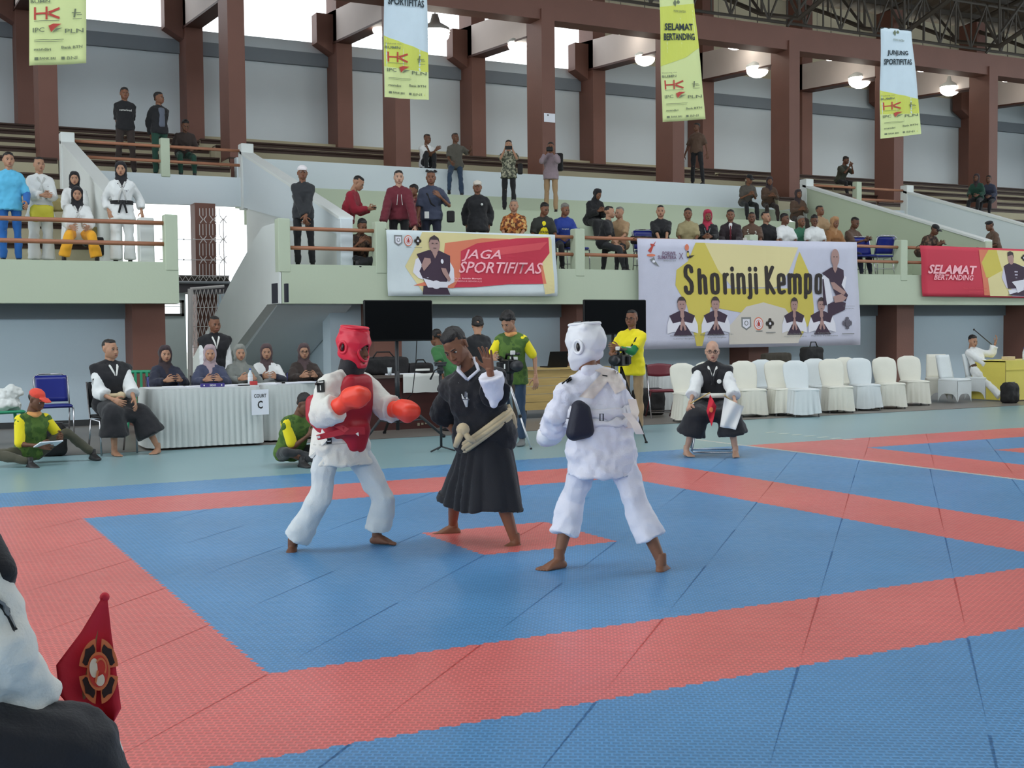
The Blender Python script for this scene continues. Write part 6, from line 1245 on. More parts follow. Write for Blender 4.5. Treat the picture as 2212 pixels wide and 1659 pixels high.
# --- left balcony
PS('person in light blue and blue tracksuit standing at the far left of the balcony', 22, 15.0, D, 10, 1.66, sk='c', top=(c_lblue, 1.0, .03, .10), bottom=(c_mblue, 'slim'), arms=((-.26, -.02, .80), (.20, -.22, .92)), extra=lambda t, J, s, HM, rt, fw, up: blob('blue_sleeves', [('h', [(J[a+k], .062), (J[b+k], .05)]) for k in 'AB' for a, b in (('sh', 'el'), ('el', 'wr'))], c_mblue, t, .02, 2, .7))
def gi_lapel(t, J, s, HM, rt, fw, up, mt=None, belt=True):
    m = MB()
    for sg in (-1, 1): m.tube([J['neck']+rt*sg*.06*s-fw*.01, J['neck']+rt*sg*.05*s+fw*.085*s-up*.05*s, J['neck']+fw*.125*s-up*.22*s+rt*(-sg)*.03, J['pel']+fw*.125*s+up*.12*s+rt*(-sg)*.06], [.016, .017, .016, .015], 6)
    m.build('lapel', mt or M('lapel_shadow', (198, 198, 196), .9, 0), t, True)
    m = MB(); c = J['shB']*.5+J['neck']*.5+fw*.112*s-up*.14*s; m.prism([c+rt*x*.03+up*z*.03 for x, z in ((-1, 0), (-.3, .3), (0, 1), (.3, .3), (1, 0), (.3, -.3), (0, -1), (-.3, -.3))], fw*.006); m.build('chest_emblem', M('emblem_dark', (70, 60, 64), .7, 0), t)
PS('person in white kempo uniform standing behind the yellow green bag', 88, 15.35, D, 15, 1.66, sk='c', hair='crop', top=(c_white, 1.8, .035, .18, 1.3), bottom=(c_white, 'wide', .95), arms=HOLD, extra=gi_lapel)
PS('person in dark headscarf and white uniform seated, second row, far left balcony', 163, 16.7, 2.92-.05, 0, 1.55, sk='c', pose='sit', hair='hijab', haircol=h_black, top=(c_white, 1.8, .035, .15, 1.3), bottom=(c_white, 'wide', .95), extra=gi_lapel)
PS('person in dark headscarf, white jacket and golden yellow trousers seated in front', 168, 15.1, D, 5, 1.55, sk='c', pose='sit', seat=.40, hair='hijab', haircol=h_black, top=(c_white, 1.8, .035, .05, 1.3), bottom=(c_orange, 'wide', .9), legs=((-.24, -.34, .08), (.24, -.34, .08)), arms=((-.12, -.30, .58), (.12, -.30, .58)), extra=lambda *a: gi_lapel(*a))
PS('person in dark headscarf and white uniform with black belt standing by the pillar post', 264, 15.0, D, 5, 1.60, sk='c', hair='hijab', haircol=h_black, top=(c_white, 1.8, .03, .16, 1.3), bottom=(c_white, 'wide', .95), belt=(c_black, .12, .03), arms=((-.20, -.02, .85), (.30, .02, .86)), head=(-10, 0, 0), extra=gi_lapel)
def backpack(label, px, py, Y, zb, rx, rz_, mt): q = at(px, py, Y); bag('backpack', label, (q.x, Y, zb), rx, .12, rz_, mt, False)
m_ylg = M('yellow_green_bag', (178, 170, 46), .7, .2, 40); m_tanb = M('tan_bag', (156, 142, 92), .8, .2, 40)
q = at(92, 478, 14.9); bag('sling_bag', 'yellow green bag hanging before the white uniform at the left balcony', (q.x, 14.95, q.z), .17, .09, .15, m_ylg, False)
backpack('tan bag heaped beside the brown pillar on the left terrace', 128, 395, 17.4, 3.55, .24, .13, m_tanb); backpack('black backpack standing upright on the left terrace', 184, 395, 17.5, 3.42, .13, .24, P_bag); backpack('tan and black bag between seated woman and parapet', 208, 450, 16.6, 3.0, .22, .14, m_tanb); backpack('black shiny bag under the terrace parapet behind the seated woman', 226, 490, 16.0, 2.72, .20, .18, P_bag)
# --- left upper platform
UP = 4.64
def chest_text(body, w, h, dz=.33): 
    def f(t, J, s, HM, rt, fw, up):
        c = J['pel']+up*dz*s+fw*.150*s; text(body, K_wprint, t, lambda u, v: tuple(c+rt*(u-.5)*w+up*(v-.5)*h+fw*(.004-.02*(2*u-1)**2)), bold=.01)
    return f
PS('person in black tee with white lettering standing on the upper left platform', 271, 20.9, UP, 5, 1.76, yref=300, sk='b', top=(c_black, .95, .03, .05), bottom=(c_dkbrown, 'slim'), arms=BACK, head=(5, 5, 0), extra=chest_text('verterbrad', .24, .04), legs=((-.16, 0, .08), (.16, 0, .08)))
PS('person in open black jacket over grey shirt standing on the upper left platform', 345, 20.9, UP, 30, 1.72, yref=300, sk='b', top=(c_black, 1.9, .035, .05), bottom=(c_dgreen, 'slim'), arms=BACK, head=(25, 0, 0), extra=lambda t, J, s, HM, rt, fw, up: blob('inner_shirt', [('h', [(J['pel']+fw*.085*s+up*z*s+rt*x*s, .055*s) for x in (-.02, .02) for z in (.12, .42)])], c_grey, t, .016, 2, .7))
PS('person in dark shirt hunched on the bench at the right of the upper platform', 397, 21.3, UP, 10, 1.62, yref=340, sk='d', pose='sit', top=(c_dkbrown, .9, .03), bottom=(c_dgreen, 'slim'), lean=28, head=(0, 25, 0))
# --- upper middle
WT = 5.25
PS('person in white tee with arms folded on knees, sitting up on the terrace wall', 921, 21.9, WT-.42, 20, 1.6, yref=340, sk='d', pose='sit', seat=.42, top=(c_white, .85, .03), bottom=(c_black, 'slim'), legs=((-.10, -.24, .40), (.10, -.24, .40)), knees=((0, -.3, 1), (0, -.3, 1)), arms=((.10, -.36, .84), (-.10, -.38, .86)), hair='crop', head=(20, 8, 0), lean=8)
PS('person in grey shirt and jeans sitting on the white wall with dangling legs', 984, 21.6, WT-.46, 0, 1.65, yref=340, sk='d', pose='sit', top=(C('moss_grey', (88, 84, 76)), .9, .03, .02), bottom=(c_denim, 'slim'), arms=((-.10, -.30, .60), (.36, -.02, .92)), head=(35, 0, 0), hair='crop', legs=((-.16, -.36, -.08), (.14, -.40, -.18)))
t, J, HM = PS('person in grey batik shirt filming with a phone, standing mid terrace', 1099, 20.3, 4.17, 0, 1.62, yref=360, sk='c', top=(b_grey, .9, .035, .12), bottom=(c_black, 'slim'), arms=SHOOT, hands=('grip', 'grip'))
held(t, J, 'phone', 'phone held up by the person in grey batik shirt', 'phone', (0, -.32, 1.42), (.16, .012, .08), P_black); q = J['pel']; 
o = held(t, J, 'sling_bag', 'small dark sling bag at the side of the grey batik shirt', 'bag', (.26, 0, .98), (.12, .16, .24), P_bag)
t, J, HM = PS('person in lilac shirt taking a photo with black camera, standing mid terrace', 1190, 20.3, 4.17, -5, 1.64, yref=360, sk='b', top=(c_lilac, 1.7, .035, .10), bottom=(c_tan, 'slim'), arms=SHOOT, hands=('grip', 'grip'))
held(t, J, 'camera', 'black camera held to the face of the person in lilac shirt', 'camera', (0, -.29, 1.46), (.15, .09, .10), P_black); held(t, J, 'backpack', 'black backpack on the back of the person in lilac shirt', 'bag', (.12, .20, 1.22), (.30, .16, .42), P_bag)
PS('person in brown police style uniform and black trousers standing on the white wall', 1505, 21.9, WT, -20, 1.62, yref=330, sk='d', top=(c_brown, .9, .03), bottom=(c_black, 'slim'), legs=((-.12, 0, .08), (.18, 0, .08)), arms=((-.32, -.05, .80), (.3, -.02, .82)), head=(-25, 0, 0))
PS('person in black headscarf bent over a phone, seated behind the blue chairs', 1278, 19.0, 3.35, 35, 1.58, yref=430, sk='b', pose='sit', hair='hijab', haircol=h_black, top=(c_black, 1.9, .05, .1, 1.3), bottom=(c_black, 'skirt'), lean=22, head=(10, 25, 0), arms=SH)
PS('person in dark grey shirt and black cap seated high behind the row', 1610, 21.0, 4.17, 25, 1.64, yref=410, sk='b', pose='sit', hair='cap', haircol=c_black, top=(C('grey_brown', (86, 80, 74)), .9, .035), bottom=(c_black, 'slim'), lean=24, head=(8, 22, 0), arms=SH)
PS('person in brown uniform and dark headscarf seated high beside the black cap', 1660, 21.0, 4.17, 15, 1.56, yref=410, sk='b', pose='sit', hair='hijab', haircol=h_dk, top=(c_brown, 1.9, .035), bottom=(c_dkbrown, 'slim'), lean=12, head=(0, 10, 0), arms=SH)
PS('person in brown uniform and headscarf seated alone by the sloping parapet', 1722, 20.2, 3.75, 20, 1.58, yref=420, sk='b', pose='sit', hair='hijab', haircol=h_dk, top=(c_brown, 1.9, .035), bottom=(c_dkbrown, 'slim'), lean=10, head=(10, 5, 0), arms=SH)
t, J, HM = PS('person in dark shirt using a phone, high at the back right', 1815, 23.1, 5.22, 45, 1.62, yref=380, sk='d', pose='sit', top=(C('moss', (64, 66, 54)), .9, .035), bottom=(c_black, 'slim'), lean=22, head=(15, 20, 0), arms=((-.02, -.40, .95), (.05, -.42, .96)))
for dx_, dy_, lb, mc in ((0, 0, 'person in dark clothes seated on far right terrace behind the white slope', c_dgreen), (26, .3, 'person in blue grey beside the dark clothed one on the far right terrace', c_slate)): PS(lb, 2112+dx_, 21.15+dy_*.3, 4.66, -20, 1.58, yref=440, sk='d', pose='sit', hair='hijab' if not dx_ else 'short', haircol=h_dk if not dx_ else None, top=(mc, 1.8, .035), bottom=(c_black, 'slim'), lean=15)
# --- front of the balcony, standing
PS('person in white cap and black long sleeves standing at the balcony left end', 655, 14.85, D, 5, 1.68, sk='b', hair='cap', haircol=C('white_cap', (228, 222, 224)), top=(c_char, 1.9, .028, .10), bottom=(c_black, 'slim'), arms=FOLD, legs=((-.10, 0, .08), (.14, -.05, .08)))
t, J, HM = PS('person in crimson jacket bent over a phone, standing sideways by the stair', 748, 15.9, D+.0, 70, 1.72, sk='c', top=(c_red, 1.9, .04, .08), bottom=(c_tan, 'slim'), lean=18, head=(5, 30, 0), arms=((.0, -.42, 1.12), (.1, -.40, 1.12)), hair='crop'); held(t, J, 'phone', 'phone in the hands of the crimson jacket', 'phone', (.05, -.47, 1.14), (.07, .15, .012), P_black)
PS('person in brown batik sitting cross legged on the balcony floor', 774, 14.72, D, 20, 1.62, sk='b', pose='floor', hair='short', top=(b_brown, 1.2, .04), bottom=(c_black, 'slim'), lean=20, head=(5, 25, 0), arms=((-.1, -.30, .42), (.12, -.30, .42)), legs=((.20, -.30, .07), (-.16, -.36, .07)))
PS('person in maroon jacket leaning on the rail above the red banner', 862, 14.95, D, 5, 1.70, sk='e', top=(c_maroon, 1.95, .045, .06, 1.1), bottom=(c_black, 'slim'), arms=((-.30, -.28, .80), (.24, -.34, .72)), lean=6, hands=('grip', 'grip'), extra=lambda t, J, s, HM, rt, fw, up: [m_.build('drawstring', K_wprint, t) for m_ in [MB().tube([J['neck']+fw*.13-up*.12+rt*x, J['neck']+fw*.15-up*.30+rt*x*1.6], .004, 5) for x in (-.03, .03)]])
PS('person in dark red print shirt mostly hidden behind the maroon jacket', 896, 15.6, D, -20, 1.56, sk='b', top=(mixr, .9, .03, .05), bottom=(c_black, 'slim'), head=(-30, 10, 0))
def strap(t, J, s, HM, rt, fw, up):
    m = MB(); m.tube([J['shA']+up*.05, J['shA']*.4+J['neck']*.6+fw*.12-up*.10, J['pel']+up*.22+fw*.13, J['pel']+rt*.16+up*.10+fw*.06], .014, 6); m.build('bag_strap', P_bag, t, True)
    m = MB(); c = J['pel']+fw*.15-rt*.08+up*.02; m.prism([c+rt*x+up*z for x, z in ((-.04, -.06), (.04, -.06), (.04, .06), (-.04, .06))], fw*.005); m.build('id_badge', K_wprint, t)
t, J, HM = PS('person in grey polo with shoulder strap and badge standing at the rail', 932, 15.0, D, 0, 1.74, sk='b', build=1.1, hair='crop', top=(c_slate, .95, .035, .06), bottom=(c_navy, 'slim'), arms=((-.26, -.16, .86), (.16, -.18, 1.28)), extra=strap); held(t, J, 'camera', 'black camera hanging at the hip of the grey polo', 'camera', (.34, -.05, .95), (.14, .12, .20), P_bag)
PS('person in white cap and black uniform jacket standing stiffly at the rail', 1032, 15.1, D, 0, 1.62, sk='b', hair='cap', haircol=C('cream_cap', (206, 198, 186)), top=(c_black, 1.95, .04, .16, 1.2), bottom=(c_black, 'slim'), arms=((-.20, .06, .84), (.20, .06, .84)), extra=lambda t, J, s, HM, rt, fw, up: MB().ball(J['shB']*.55+J['neck']*.45+fw*.12-up*.12, .022).build('chest_badge', K_wprint, t))
# --- front row of the balcony, seated
def seat_row(label, px, Y=15.05, face=0, **k): return PS(label, px, Y, D, face, k.pop('H', 1.6), pose='sit', **k)
seat_row('person in orange batik shirt seated right of the black uniform', 1110, sk='c', hair='crop', haircol=M_grey, top=(b_orange, .95, .04, .04), bottom=(c_black, 'slim'), face=-5, H=1.66, build=1.1)
def tee_print(t, J, s, HM, rt, fw, up):
    blob('yellow_front', [('h', [(J['neck']+fw*.07-up*.10, .05), (J['pel']+up*.13+fw*.09+rt*.06, .05), (J['pel']+up*.13+fw*.09-rt*.06, .05)])], c_yellow, t, .016, 2, .7)
    c = J['pel']+up*.22+fw*.145; text('TIRTA SIAK', M('ink', (0, 0, 0)), t, lambda u, v: tuple(c+rt*(u-.5)*.20+up*(v-.5)*.05), bold=.03)
seat_row('person in yellow tee with dark sleeves leaning forward, seated', 1172, sk='b', top=(C('dark_sleeve', (44, 46, 42)), .9, .035, .03), bottom=(c_black, 'slim'), lean=12, head=(25, 22, 0), face=10, extra=tee_print)
seat_row('person in blue tee with grey hair seated beside the empty blue chair', 1217, sk='b', haircol=M_grey, top=(c_blue, .9, .035), bottom=(c_black, 'slim'), lean=10, head=(20, 15, 0), face=15, extra=lambda t, J, s, HM, rt, fw, up: chest_text('bengkulu', .13, .03, .30)(t, J, s, HM, rt, fw, up))
seat_row('person in black shirt seated and turned away to the right neighbour', 1302, 15.1, 75, sk='c', top=(c_black, .9, .04), bottom=(c_char, 'slim'), lean=16, head=(15, 5, 0), hair='crop', arms=((-.12, -.34, .52), (.10, -.34, .62)))
seat_row('person in pale tan shirt with glasses seated facing the black shirt', 1338, 15.2, -25, sk='c', hair='crop', haircol=M_grey, top=(c_tan, .9, .035, .03), bottom=(c_black, 'slim'), head=(-15, 5, 0))
q = at(1370, 520, 15.0); bag('sling_bag', 'dark bag lying on the lap right of the pale tan shirt', (q.x, 14.75, 3.06), .22, .10, .09, P_bag, False)
seat_row('person in plain black tee seated at the left end of the white banner', 1427, sk='c', top=(c_black, .95, .04), bottom=(c_black, 'slim'), H=1.70, arms=((.0, -.36, .60), (.10, -.36, .60)), hair='crop')
seat_row('person in khaki shirt seated left of the red headscarf', 1486, sk='b', top=(C('khaki_shirt', (158, 146, 108)), .95, .035), bottom=(c_khaki, 'slim'), H=1.64)
def lany(t, J, s, HM, rt, fw, up):
    m = MB(); c = J['pel']+up*.20*s+fw*.15
    for sg in (-1, 1): m.tube([J['neck']+rt*sg*.07, J['neck']+fw*.12-up*.12+rt*sg*.05, c], .006, 5)
    m.build('lanyard', M('lanyard_grey', (150, 156, 160), .7, 0), t); m = MB(); m.prism([c+rt*x+up*z for x, z in ((-.04, -.10), (.04, -.10), (.04, 0), (-.04, 0))], fw*.005); m.build('id_badge', K_wprint, t)
seat_row('person in red headscarf and black jacket with lanyard badge', 1528, sk='b', hair='hijab', haircol=h_red, top=(c_black, 1.9, .035), bottom=(c_black, 'slim'), head=(15, 12, 0), arms=SH, extra=lany)
def tie(t, J, s, HM, rt, fw, up):
    blob('white_shirt', [('h', [(J['neck']+fw*.05-up*.02, .04), (J['pel']+up*.24+fw*.10, .028), (J['neck']+fw*.07-up*.12, .045)])], c_white, t, .012, 2, .7)
    m = MB(); m.tube([J['neck']+fw*.105-up*.05, J['neck']+fw*.145-up*.2, J['pel']+fw*.145+up*.14], [.012, .022, .026], 6); m.build('tie', c_maroon, t, True)
seat_row('person in dark suit with tie seated right of the red headscarf', 1578, sk='b', top=(C('suit', (40, 28, 34)), 1.95, .035, .06), bottom=(c_black, 'slim'), H=1.66, extra=tie)
def medals(t, J, s, HM, rt, fw, up):
    m = MB()
    for x, z in ((-.09, .36), (-.07, .32), (.08, .36), (.09, .33), (.07, .30), (-.08, .40)): m.ball(J['pel']+rt*x*s+up*z*s+fw*.142*s, (.016, .010, .013))
    m.build('medals', M('medal', (206, 206, 196), .5, 0), t)
seat_row('person in brown uniform with medals seated behind the white cup', 1624, sk='d', hair='crop', top=(c_brown, .95, .035), bottom=(c_brown, 'slim'), extra=medals)
q = at(1612, 520, 14.4); box_thing('tissue_box', 'white box standing on the rail before the brown uniform with medals', 'box', (q.x, 14.34, 3.12), .19, .10, .09, K_wprint)
seat_row('person in black shirt seated left of the white polo pair', 1656, 15.2, 20, sk='c', top=(c_black, .95, .035), bottom=(c_black, 'slim'), head=(30, -5, 0), hair='crop', H=1.68)
seat_row('person in white polo looking right, left one of the pair', 1695, sk='d', top=(c_white, .95, .035, .03), bottom=(c_char, 'slim'), face=25, head=(35, 5, 0))
seat_row('grey haired person in green shirt between the two white polos', 1731, 15.35, 20, sk='b', haircol=M_grey, top=(c_green, .95, .035), bottom=(c_char, 'slim'), head=(15, 5, 0))
seat_row('person in white polo looking down, right one of the pair', 1759, sk='d', top=(c_white, .95, .04, .03), bottom=(c_char, 'slim'), face=10, head=(0, 18, 0))
PS('person in tan shirt seated one step up behind the right white polo', 1772, 16.7, 2.90, 30, 1.62, sk='b', pose='sit', hair='crop', top=(c_tan, .9, .035), bottom=(c_dkbrown, 'slim'), head=(25, 0, 0))
seat_row('person in tan headscarf and brown jacket near the row end', 1797, 15.3, 35, sk='b', hair='hijab', haircol=h_tan, top=(C('rust', (150, 104, 62)), 1.9, .04), bottom=(c_dkbrown, 'slim'), lean=10, head=(5, 15, 0))
t, J, HM = seat_row('person in brown uniform with phone at the right end of the row', 1836, 15.4, 50, sk='d', hair='crop', top=(c_brown, .95, .035), bottom=(c_navy, 'slim'), lean=12, head=(0, 22, 0), H=1.66, arms=((-.02, -.42, .80), (.06, -.42, .80))); held(t, J, 'phone', 'phone in the hand of the row end brown uniform', 'phone', (.02, -.50, .82), (.07, .15, .012), P_black, 20)
t, J, HM = PS('person in cap bending over a phone behind the balcony post', 1992, 15.0, D, 50, 1.56, sk='d', hair='cap', haircol=c_black, pose='sit', top=(b_brown, .95, .04), bottom=(c_dkbrown, 'slim'), lean=38, head=(5, 28, 0), arms=((-.0, -.46, .72), (.1, -.44, .72))); held(t, J, 'phone', 'phone of the bending person in cap', 'phone', (.05, -.52, .74), (.07, .15, .012), P_black, 20)
PS('person in black beret and brown uniform seated above the right banner', 2152, 15.3, D+.12, -60, 1.56, sk='d', hair='beret', haircol=c_black, pose='sit', top=(c_brown, .95, .04), bottom=(c_dkbrown, 'slim'), lean=16, head=(-5, 20, 0))
# --- hall floor
def GS(label, px, py, Y, face=0, H=1.62, **k): q = at(px, py, Y); loc = Vector((q.x, Y, 0)); return person(label, loc, facing(loc, face), H, **k)
q = gp(70, 1003); t, J, HM = person('person in orange cap and green yellow shirt sitting on the floor at the left', (q.x, q.y+.1, 0), facing(q, 25), 1.6, 'floor', 'd', hair='cap', haircol=C('orange_cap', (226, 74, 56)), top=(camo, .2, .035), bottom=(C('olive_trousers', (74, 72, 58)), 'slim'), lean=16, head=(25, 22, 0), legs=((-.18, -.36, .06), (.62, -.22, .08)), knees=((-1, -.3, .1), (0, -.3, 1)), arms=((-.05, -.30, .22), (.22, -.28, .30)), feet='shoe', o=None, twist=0,
    extra=lambda t, J, s, HM, rt, fw, up: [blob('yellow_sleeve', [('h', [(J['sh'+k], .068), (J['sh'+k].lerp(J['el'+k], .95), .058)])], c_yellow, t, .016, 2, .7) for k in 'AB']+[blob('collar', [('h', [(J['neck']+rt*x+fw*y, .03) for x, y in ((-.06, .02), (.06, .02), (0, .07), (0, -.05))])], C('peach_collar', (226, 160, 96)), t, .012, 2, .7)])
held(t, J, 'paper_stack', 'white papers in the lap of the person in orange cap', 'papers', (.02, -.38, .24), (.26, .18, .012), P_paper, -20)
bag('camera_bag', 'dark bag on the floor behind the person in orange cap', (at(112, 915, 10.4).x, 10.4, 0), .17, .10, .24, P_bag, False)
# seated master
q = gp(262, 985); loc = Vector((q.x-.02, q.y+.42, 0)); rz = facing(loc, 22)
t, J, HM = person('older person in black vest and wide black trousers seated on a chair at the left', loc, rz, 1.70, 'sit', 'c', hair='crop', top=(c_white, 1.45, .05, .0, 1.35), vest=(K_vest, 0), bottom=(K_blk, 'hakama', .62), feet='bare', arms=((-.10, -.30, .66), (.13, -.36, .64)), legs=((-.13, -.36, .08), (.36, -.46, .08)), head=(18, 0, 0), build=1.15, seat=.48, footyaw=(0, 50),
    extra=lambda t, J, s, HM, rt, fw, up: (MB().tube([J['pel']+up*.12+rt*x+fw*y for x, y in ((-.19, .06), (-.08, .19), (.05, .2), (.19, .06))], .03, 8).ball(J['pel']+up*.12+fw*.22+rt*.03, (.06, .05, .05)).build('rope_belt', K_cream, t, True), MB().rbox(-.03, -.004, -.035, .03, .004, .035, .002, Matrix.Translation(J['shA']+Vector((-.07, -.09, -.13)))).build('sleeve_badge', K_patch, t)))
def metal_chair(name, label, loc, rz, mt=None, w=.21, back=True):
    t = thing(name, label, 'chair', loc, rz)
    m = MB(); m.rbox(-w, -.2, .43, w, .2, .47, .015); m.build('seat', mt or P_black, t, True)
    if back: m = MB(); m.rbox(-w, .19, .55, w, .23, .86, .015); m.build('backrest', mt or P_black, t, True)
    for sx in (-1, 1): m = MB(); m.tube([(sx*(w+.01), -.19, 0), (sx*(w+.01), -.17, .40), (sx*(w+.01), .14, .42), (sx*(w+.01), .22, .86)] if back else [(sx*(w+.01), -.19, 0), (sx*(w+.01), -.17, .43)], .012, 8); m.build('leg', P_chrome, t, True); m = MB(); m.tube([(sx*(w+.01), .10, .42), (sx*(w+.01), .22, 0)], .012, 8); m.build('leg', P_chrome, t, True)
    return t
metal_chair('metal_chair', 'chrome legged chair under the seated master in black vest', loc, rz)
# judges behind the table
def judge(label, px, Y, hc, face, **k): return GS(label, px, 850, Y, face, 1.54, pose='sit', hair='hijab', haircol=hc, sk='c', arms=((-.1, -.36, .82), (.1, -.36, .82)), bottom=(c_black, 'slim'), **k)
judge('judge in dark brown headscarf and navy sleeves, leftmost at the table', 359, 11.75, h_dk, 15, top=(c_navy, 1.9, .04)); judge('judge in lilac headscarf at the middle of the table', 455, 11.6, h_lilac, 5, top=(C('navy_white', (60, 66, 92)), 1.9, .04)); judge('judge in grey headscarf right of the lilac one', 520, 11.7, h_grey, 15, top=(C('grey_top', (120, 124, 120)), 1.9, .04)); judge('judge in brown headscarf and white front shirt', 577, 12.0, h_brown, 5, top=(c_white, 1.0, .04), extra=lambda t, J, s, HM, rt, fw, up: blob('navy_sleeves', [('h', [(J[a+k], .064), (J[b+k], .05)]) for k in 'AB' for a, b in (('sh', 'el'), ('el', 'wr'))], c_navy, t, .02, 2, .7))
def specs(t, J, s, HM, rt, fw, up):
    m = MB()
    for sg in (-1, 1): m.tube([HM @ Vector((sg*.031+.022*math.cos(a), -.103+.004*abs(math.cos(a)), .104+.016*math.sin(a))) for a in [2*math.pi*i/14 for i in range(14)]], .0022, 5, closed=True); m.tube([HM @ Vector((sg*.052, -.10, .108)), HM @ Vector((sg*.076, .0, .108))], .002, 4)
    m.tube([HM @ Vector((-.010, -.105, .106)), HM @ Vector((.010, -.105, .106))], .002, 4); m.build('glasses', P_black, t)
judge('judge in brown headscarf with glasses, rightmost behind the red fighter', 658, 12.0, h_brown, 10, top=(c_dkbrown, 1.9, .04), extra=specs)
for i, (px, Y) in enumerate(((455, 11.85), (359, 12.0), (520, 11.95), (577, 12.2), (658, 12.2))): q = at(px, 850, Y-.25); metal_chair('metal_chair', 'chair under the '+['lilac headscarf judge', 'leftmost judge', 'grey headscarf judge', 'white fronted judge', 'judge with glasses'][i], (q.x, Y-.2, 0), facing((q.x, Y, 0), 8), P_bluep)
GS('official in black vest over white sleeves standing behind the judges', 466, 850, 12.7, 10, 1.66, sk='b', hair='crop', top=(c_white, 1.7, .045, .0, 1.3), vest=(K_vest, 0), bottom=(K_blk, 'wide'), arms=((-.18, -.08, .78), (.18, -.08, .78)), head=(12, 6, 0))
# crouching person
q = gp(640, 1004); person('person in green yellow shirt crouching behind the red fighter', (q.x-.02, q.y+.1, 0), facing(q, 30), 1.6, 'floor', 'd', hair='short', top=(camo, .2, .04), bottom=(c_char, 'slim'), lean=30, head=(20, 30, 0), arms=((.02, -.34, .34), (.16, -.34, .34)), legs=((.14, -.30, .07), (-.08, -.36, .07)),
    extra=lambda t, J, s, HM, rt, fw, up: [blob('yellow_sleeve', [('h', [(J['sh'+k], .07), (J['sh'+k].lerp(J['el'+k], .8), .062)])], c_yellow, t, .016, 2, .7) for k in 'AB'])
# person in black bent away, and one in green behind the referee
GS('person in black seen from behind near the camera operator', 1040, 850, 11.0, -150, 1.62, sk='c', hair='thick', top=(c_black, .9, .04, .1), bottom=(c_char, 'slim'), lean=10, head=(-30, 22, 0)); GS('person in green shirt bending behind the referee', 985, 880, 11.0, -130, 1.56, sk='b', hair='short', top=(C('bright_green', (54, 110, 60)), .9, .04, .08), bottom=(c_char, 'slim'), lean=40, head=(0, 20, 0))
# camera operator
def badge(t, J, s, HM, rt, fw, up):
    m = MB(); c = J['pel']+rt*.06+up*.17*s+fw*.15; m.prism([c+rt*x+up*z for x, z in ((-.05, -.08), (.05, -.08), (.05, .06), (-.05, .06))], fw*.005); m.build('id_badge', K_wprint, t)
    [blob('yellow_sleeve', [('h', [(J['sh'+k], .068), (J['sh'+k].lerp(J['el'+k], .8), .06)])], c_yellow, t, .016, 2, .7) for k in 'AB']; blob('collar', [('h', [(J['neck']+rt*x+fw*y, .03) for x, y in ((-.06, .02), (.06, .02), (0, .07), (0, -.05))])], C('peach_collar', (0, 0, 0)), t, .012, 2, .7)
q = gp(1130, 966); loc = Vector((q.x, q.y+.25, 0)); t, J, HM = person('camera operator in green polo with yellow sleeves looking into a video camera', loc, facing(loc, -15), 1.66, 'stand', 'c', hair='thick', top=(camo, .2, .035, .14), bottom=(c_denim, 'slim'), lean=8, head=(-20, 32, 0), arms=((-.16, -.34, 1.10), (.30, -.04, .86)), shoe=M_sole, extra=badge)
def videocam(name, label, c, rz, s=1.):
    t = thing(name, label, 'video camera', c, rz); m = MB(); m.rbox(-.07, -.16, 0, .07, .16, .15, .012); cb = m.build('camera_body', P_black, t)
    m = MB(); m.lathe([(.05, 0), (.055, .04), (.06, .12), (.066, .16)], 14, Matrix.Translation((0, -.15, .08)) @ Matrix.Rotation(math.radians(90), 4, 'X')); m.build('lens', P_pole, cb, True)
    m = MB(); m.tube([(0, -.12, .15), (0, -.10, .21), (0, .08, .21), (0, .12, .15)], .016, 8); m.build('handle', P_black, t, True); m = MB(); m.tube([(-.04, .08, .12), (-.04, .22, .16)], [.03, .036], 10); m.build('viewfinder', P_black, cb, True)
    m = MB(); m.tube([(.06, -.18, .22), (.06, .02, .22)], .018, 8); m.build('microphone', P_pole, t, True); m = MB(); m.box(-.074, -.06, .04, -.071, .04, .10); m.rbox(-.03, -.14, .21, .03, -.12, .26, .004); m.build('white_panel', K_wprint, t); m = MB(); m.rbox(-.13, -.02, .03, -.07, .10, .12, .008); m.rbox(.07, .0, .02, .11, .10, .13, .008); m.build('side_module', P_bag, t); return t
q2 = at(1100, 800, 8.15); videocam('video_camera', 'black shoulder video camera on a tripod in front of the operator in green', (q2.x, 8.15, q2.z-.02), facing(q2, 20))
t = thing('camera_tripod', 'silver legged tripod below the video camera behind the referee', 'tripod', (q2.x, 8.15, 0)); H_ = q2.z-.02
m = MB(); m.lathe([(.03, H_-.16), (.05, H_-.10), (.05, H_-.02), (.07, H_)], 12); m.build('head', P_black, t)
for px, py, nm in ((1147, 971, 'leg'), (1075, 965, 'leg'), (1112, 950, 'leg')):
    g = gp(px, py); e = Vector((g.x-q2.x, g.y-8.15, .01)); a = Vector((0, 0, H_-.14)); m = MB(); m.tube([a, a.lerp(e, .5)], .016, 8); m.build('leg', M('silver_tube', (200, 200, 204), .3, metal=.7), t, True); m = MB(); m.tube([a.lerp(e, .48), e], .012, 8); m.build('leg_lower', M('silver_tube', (0, 0, 0)), t, True); m = MB(); m.ball(a.lerp(e, .5), .024); m.ball(e, .016); m.build('leg_lock', P_black, t)
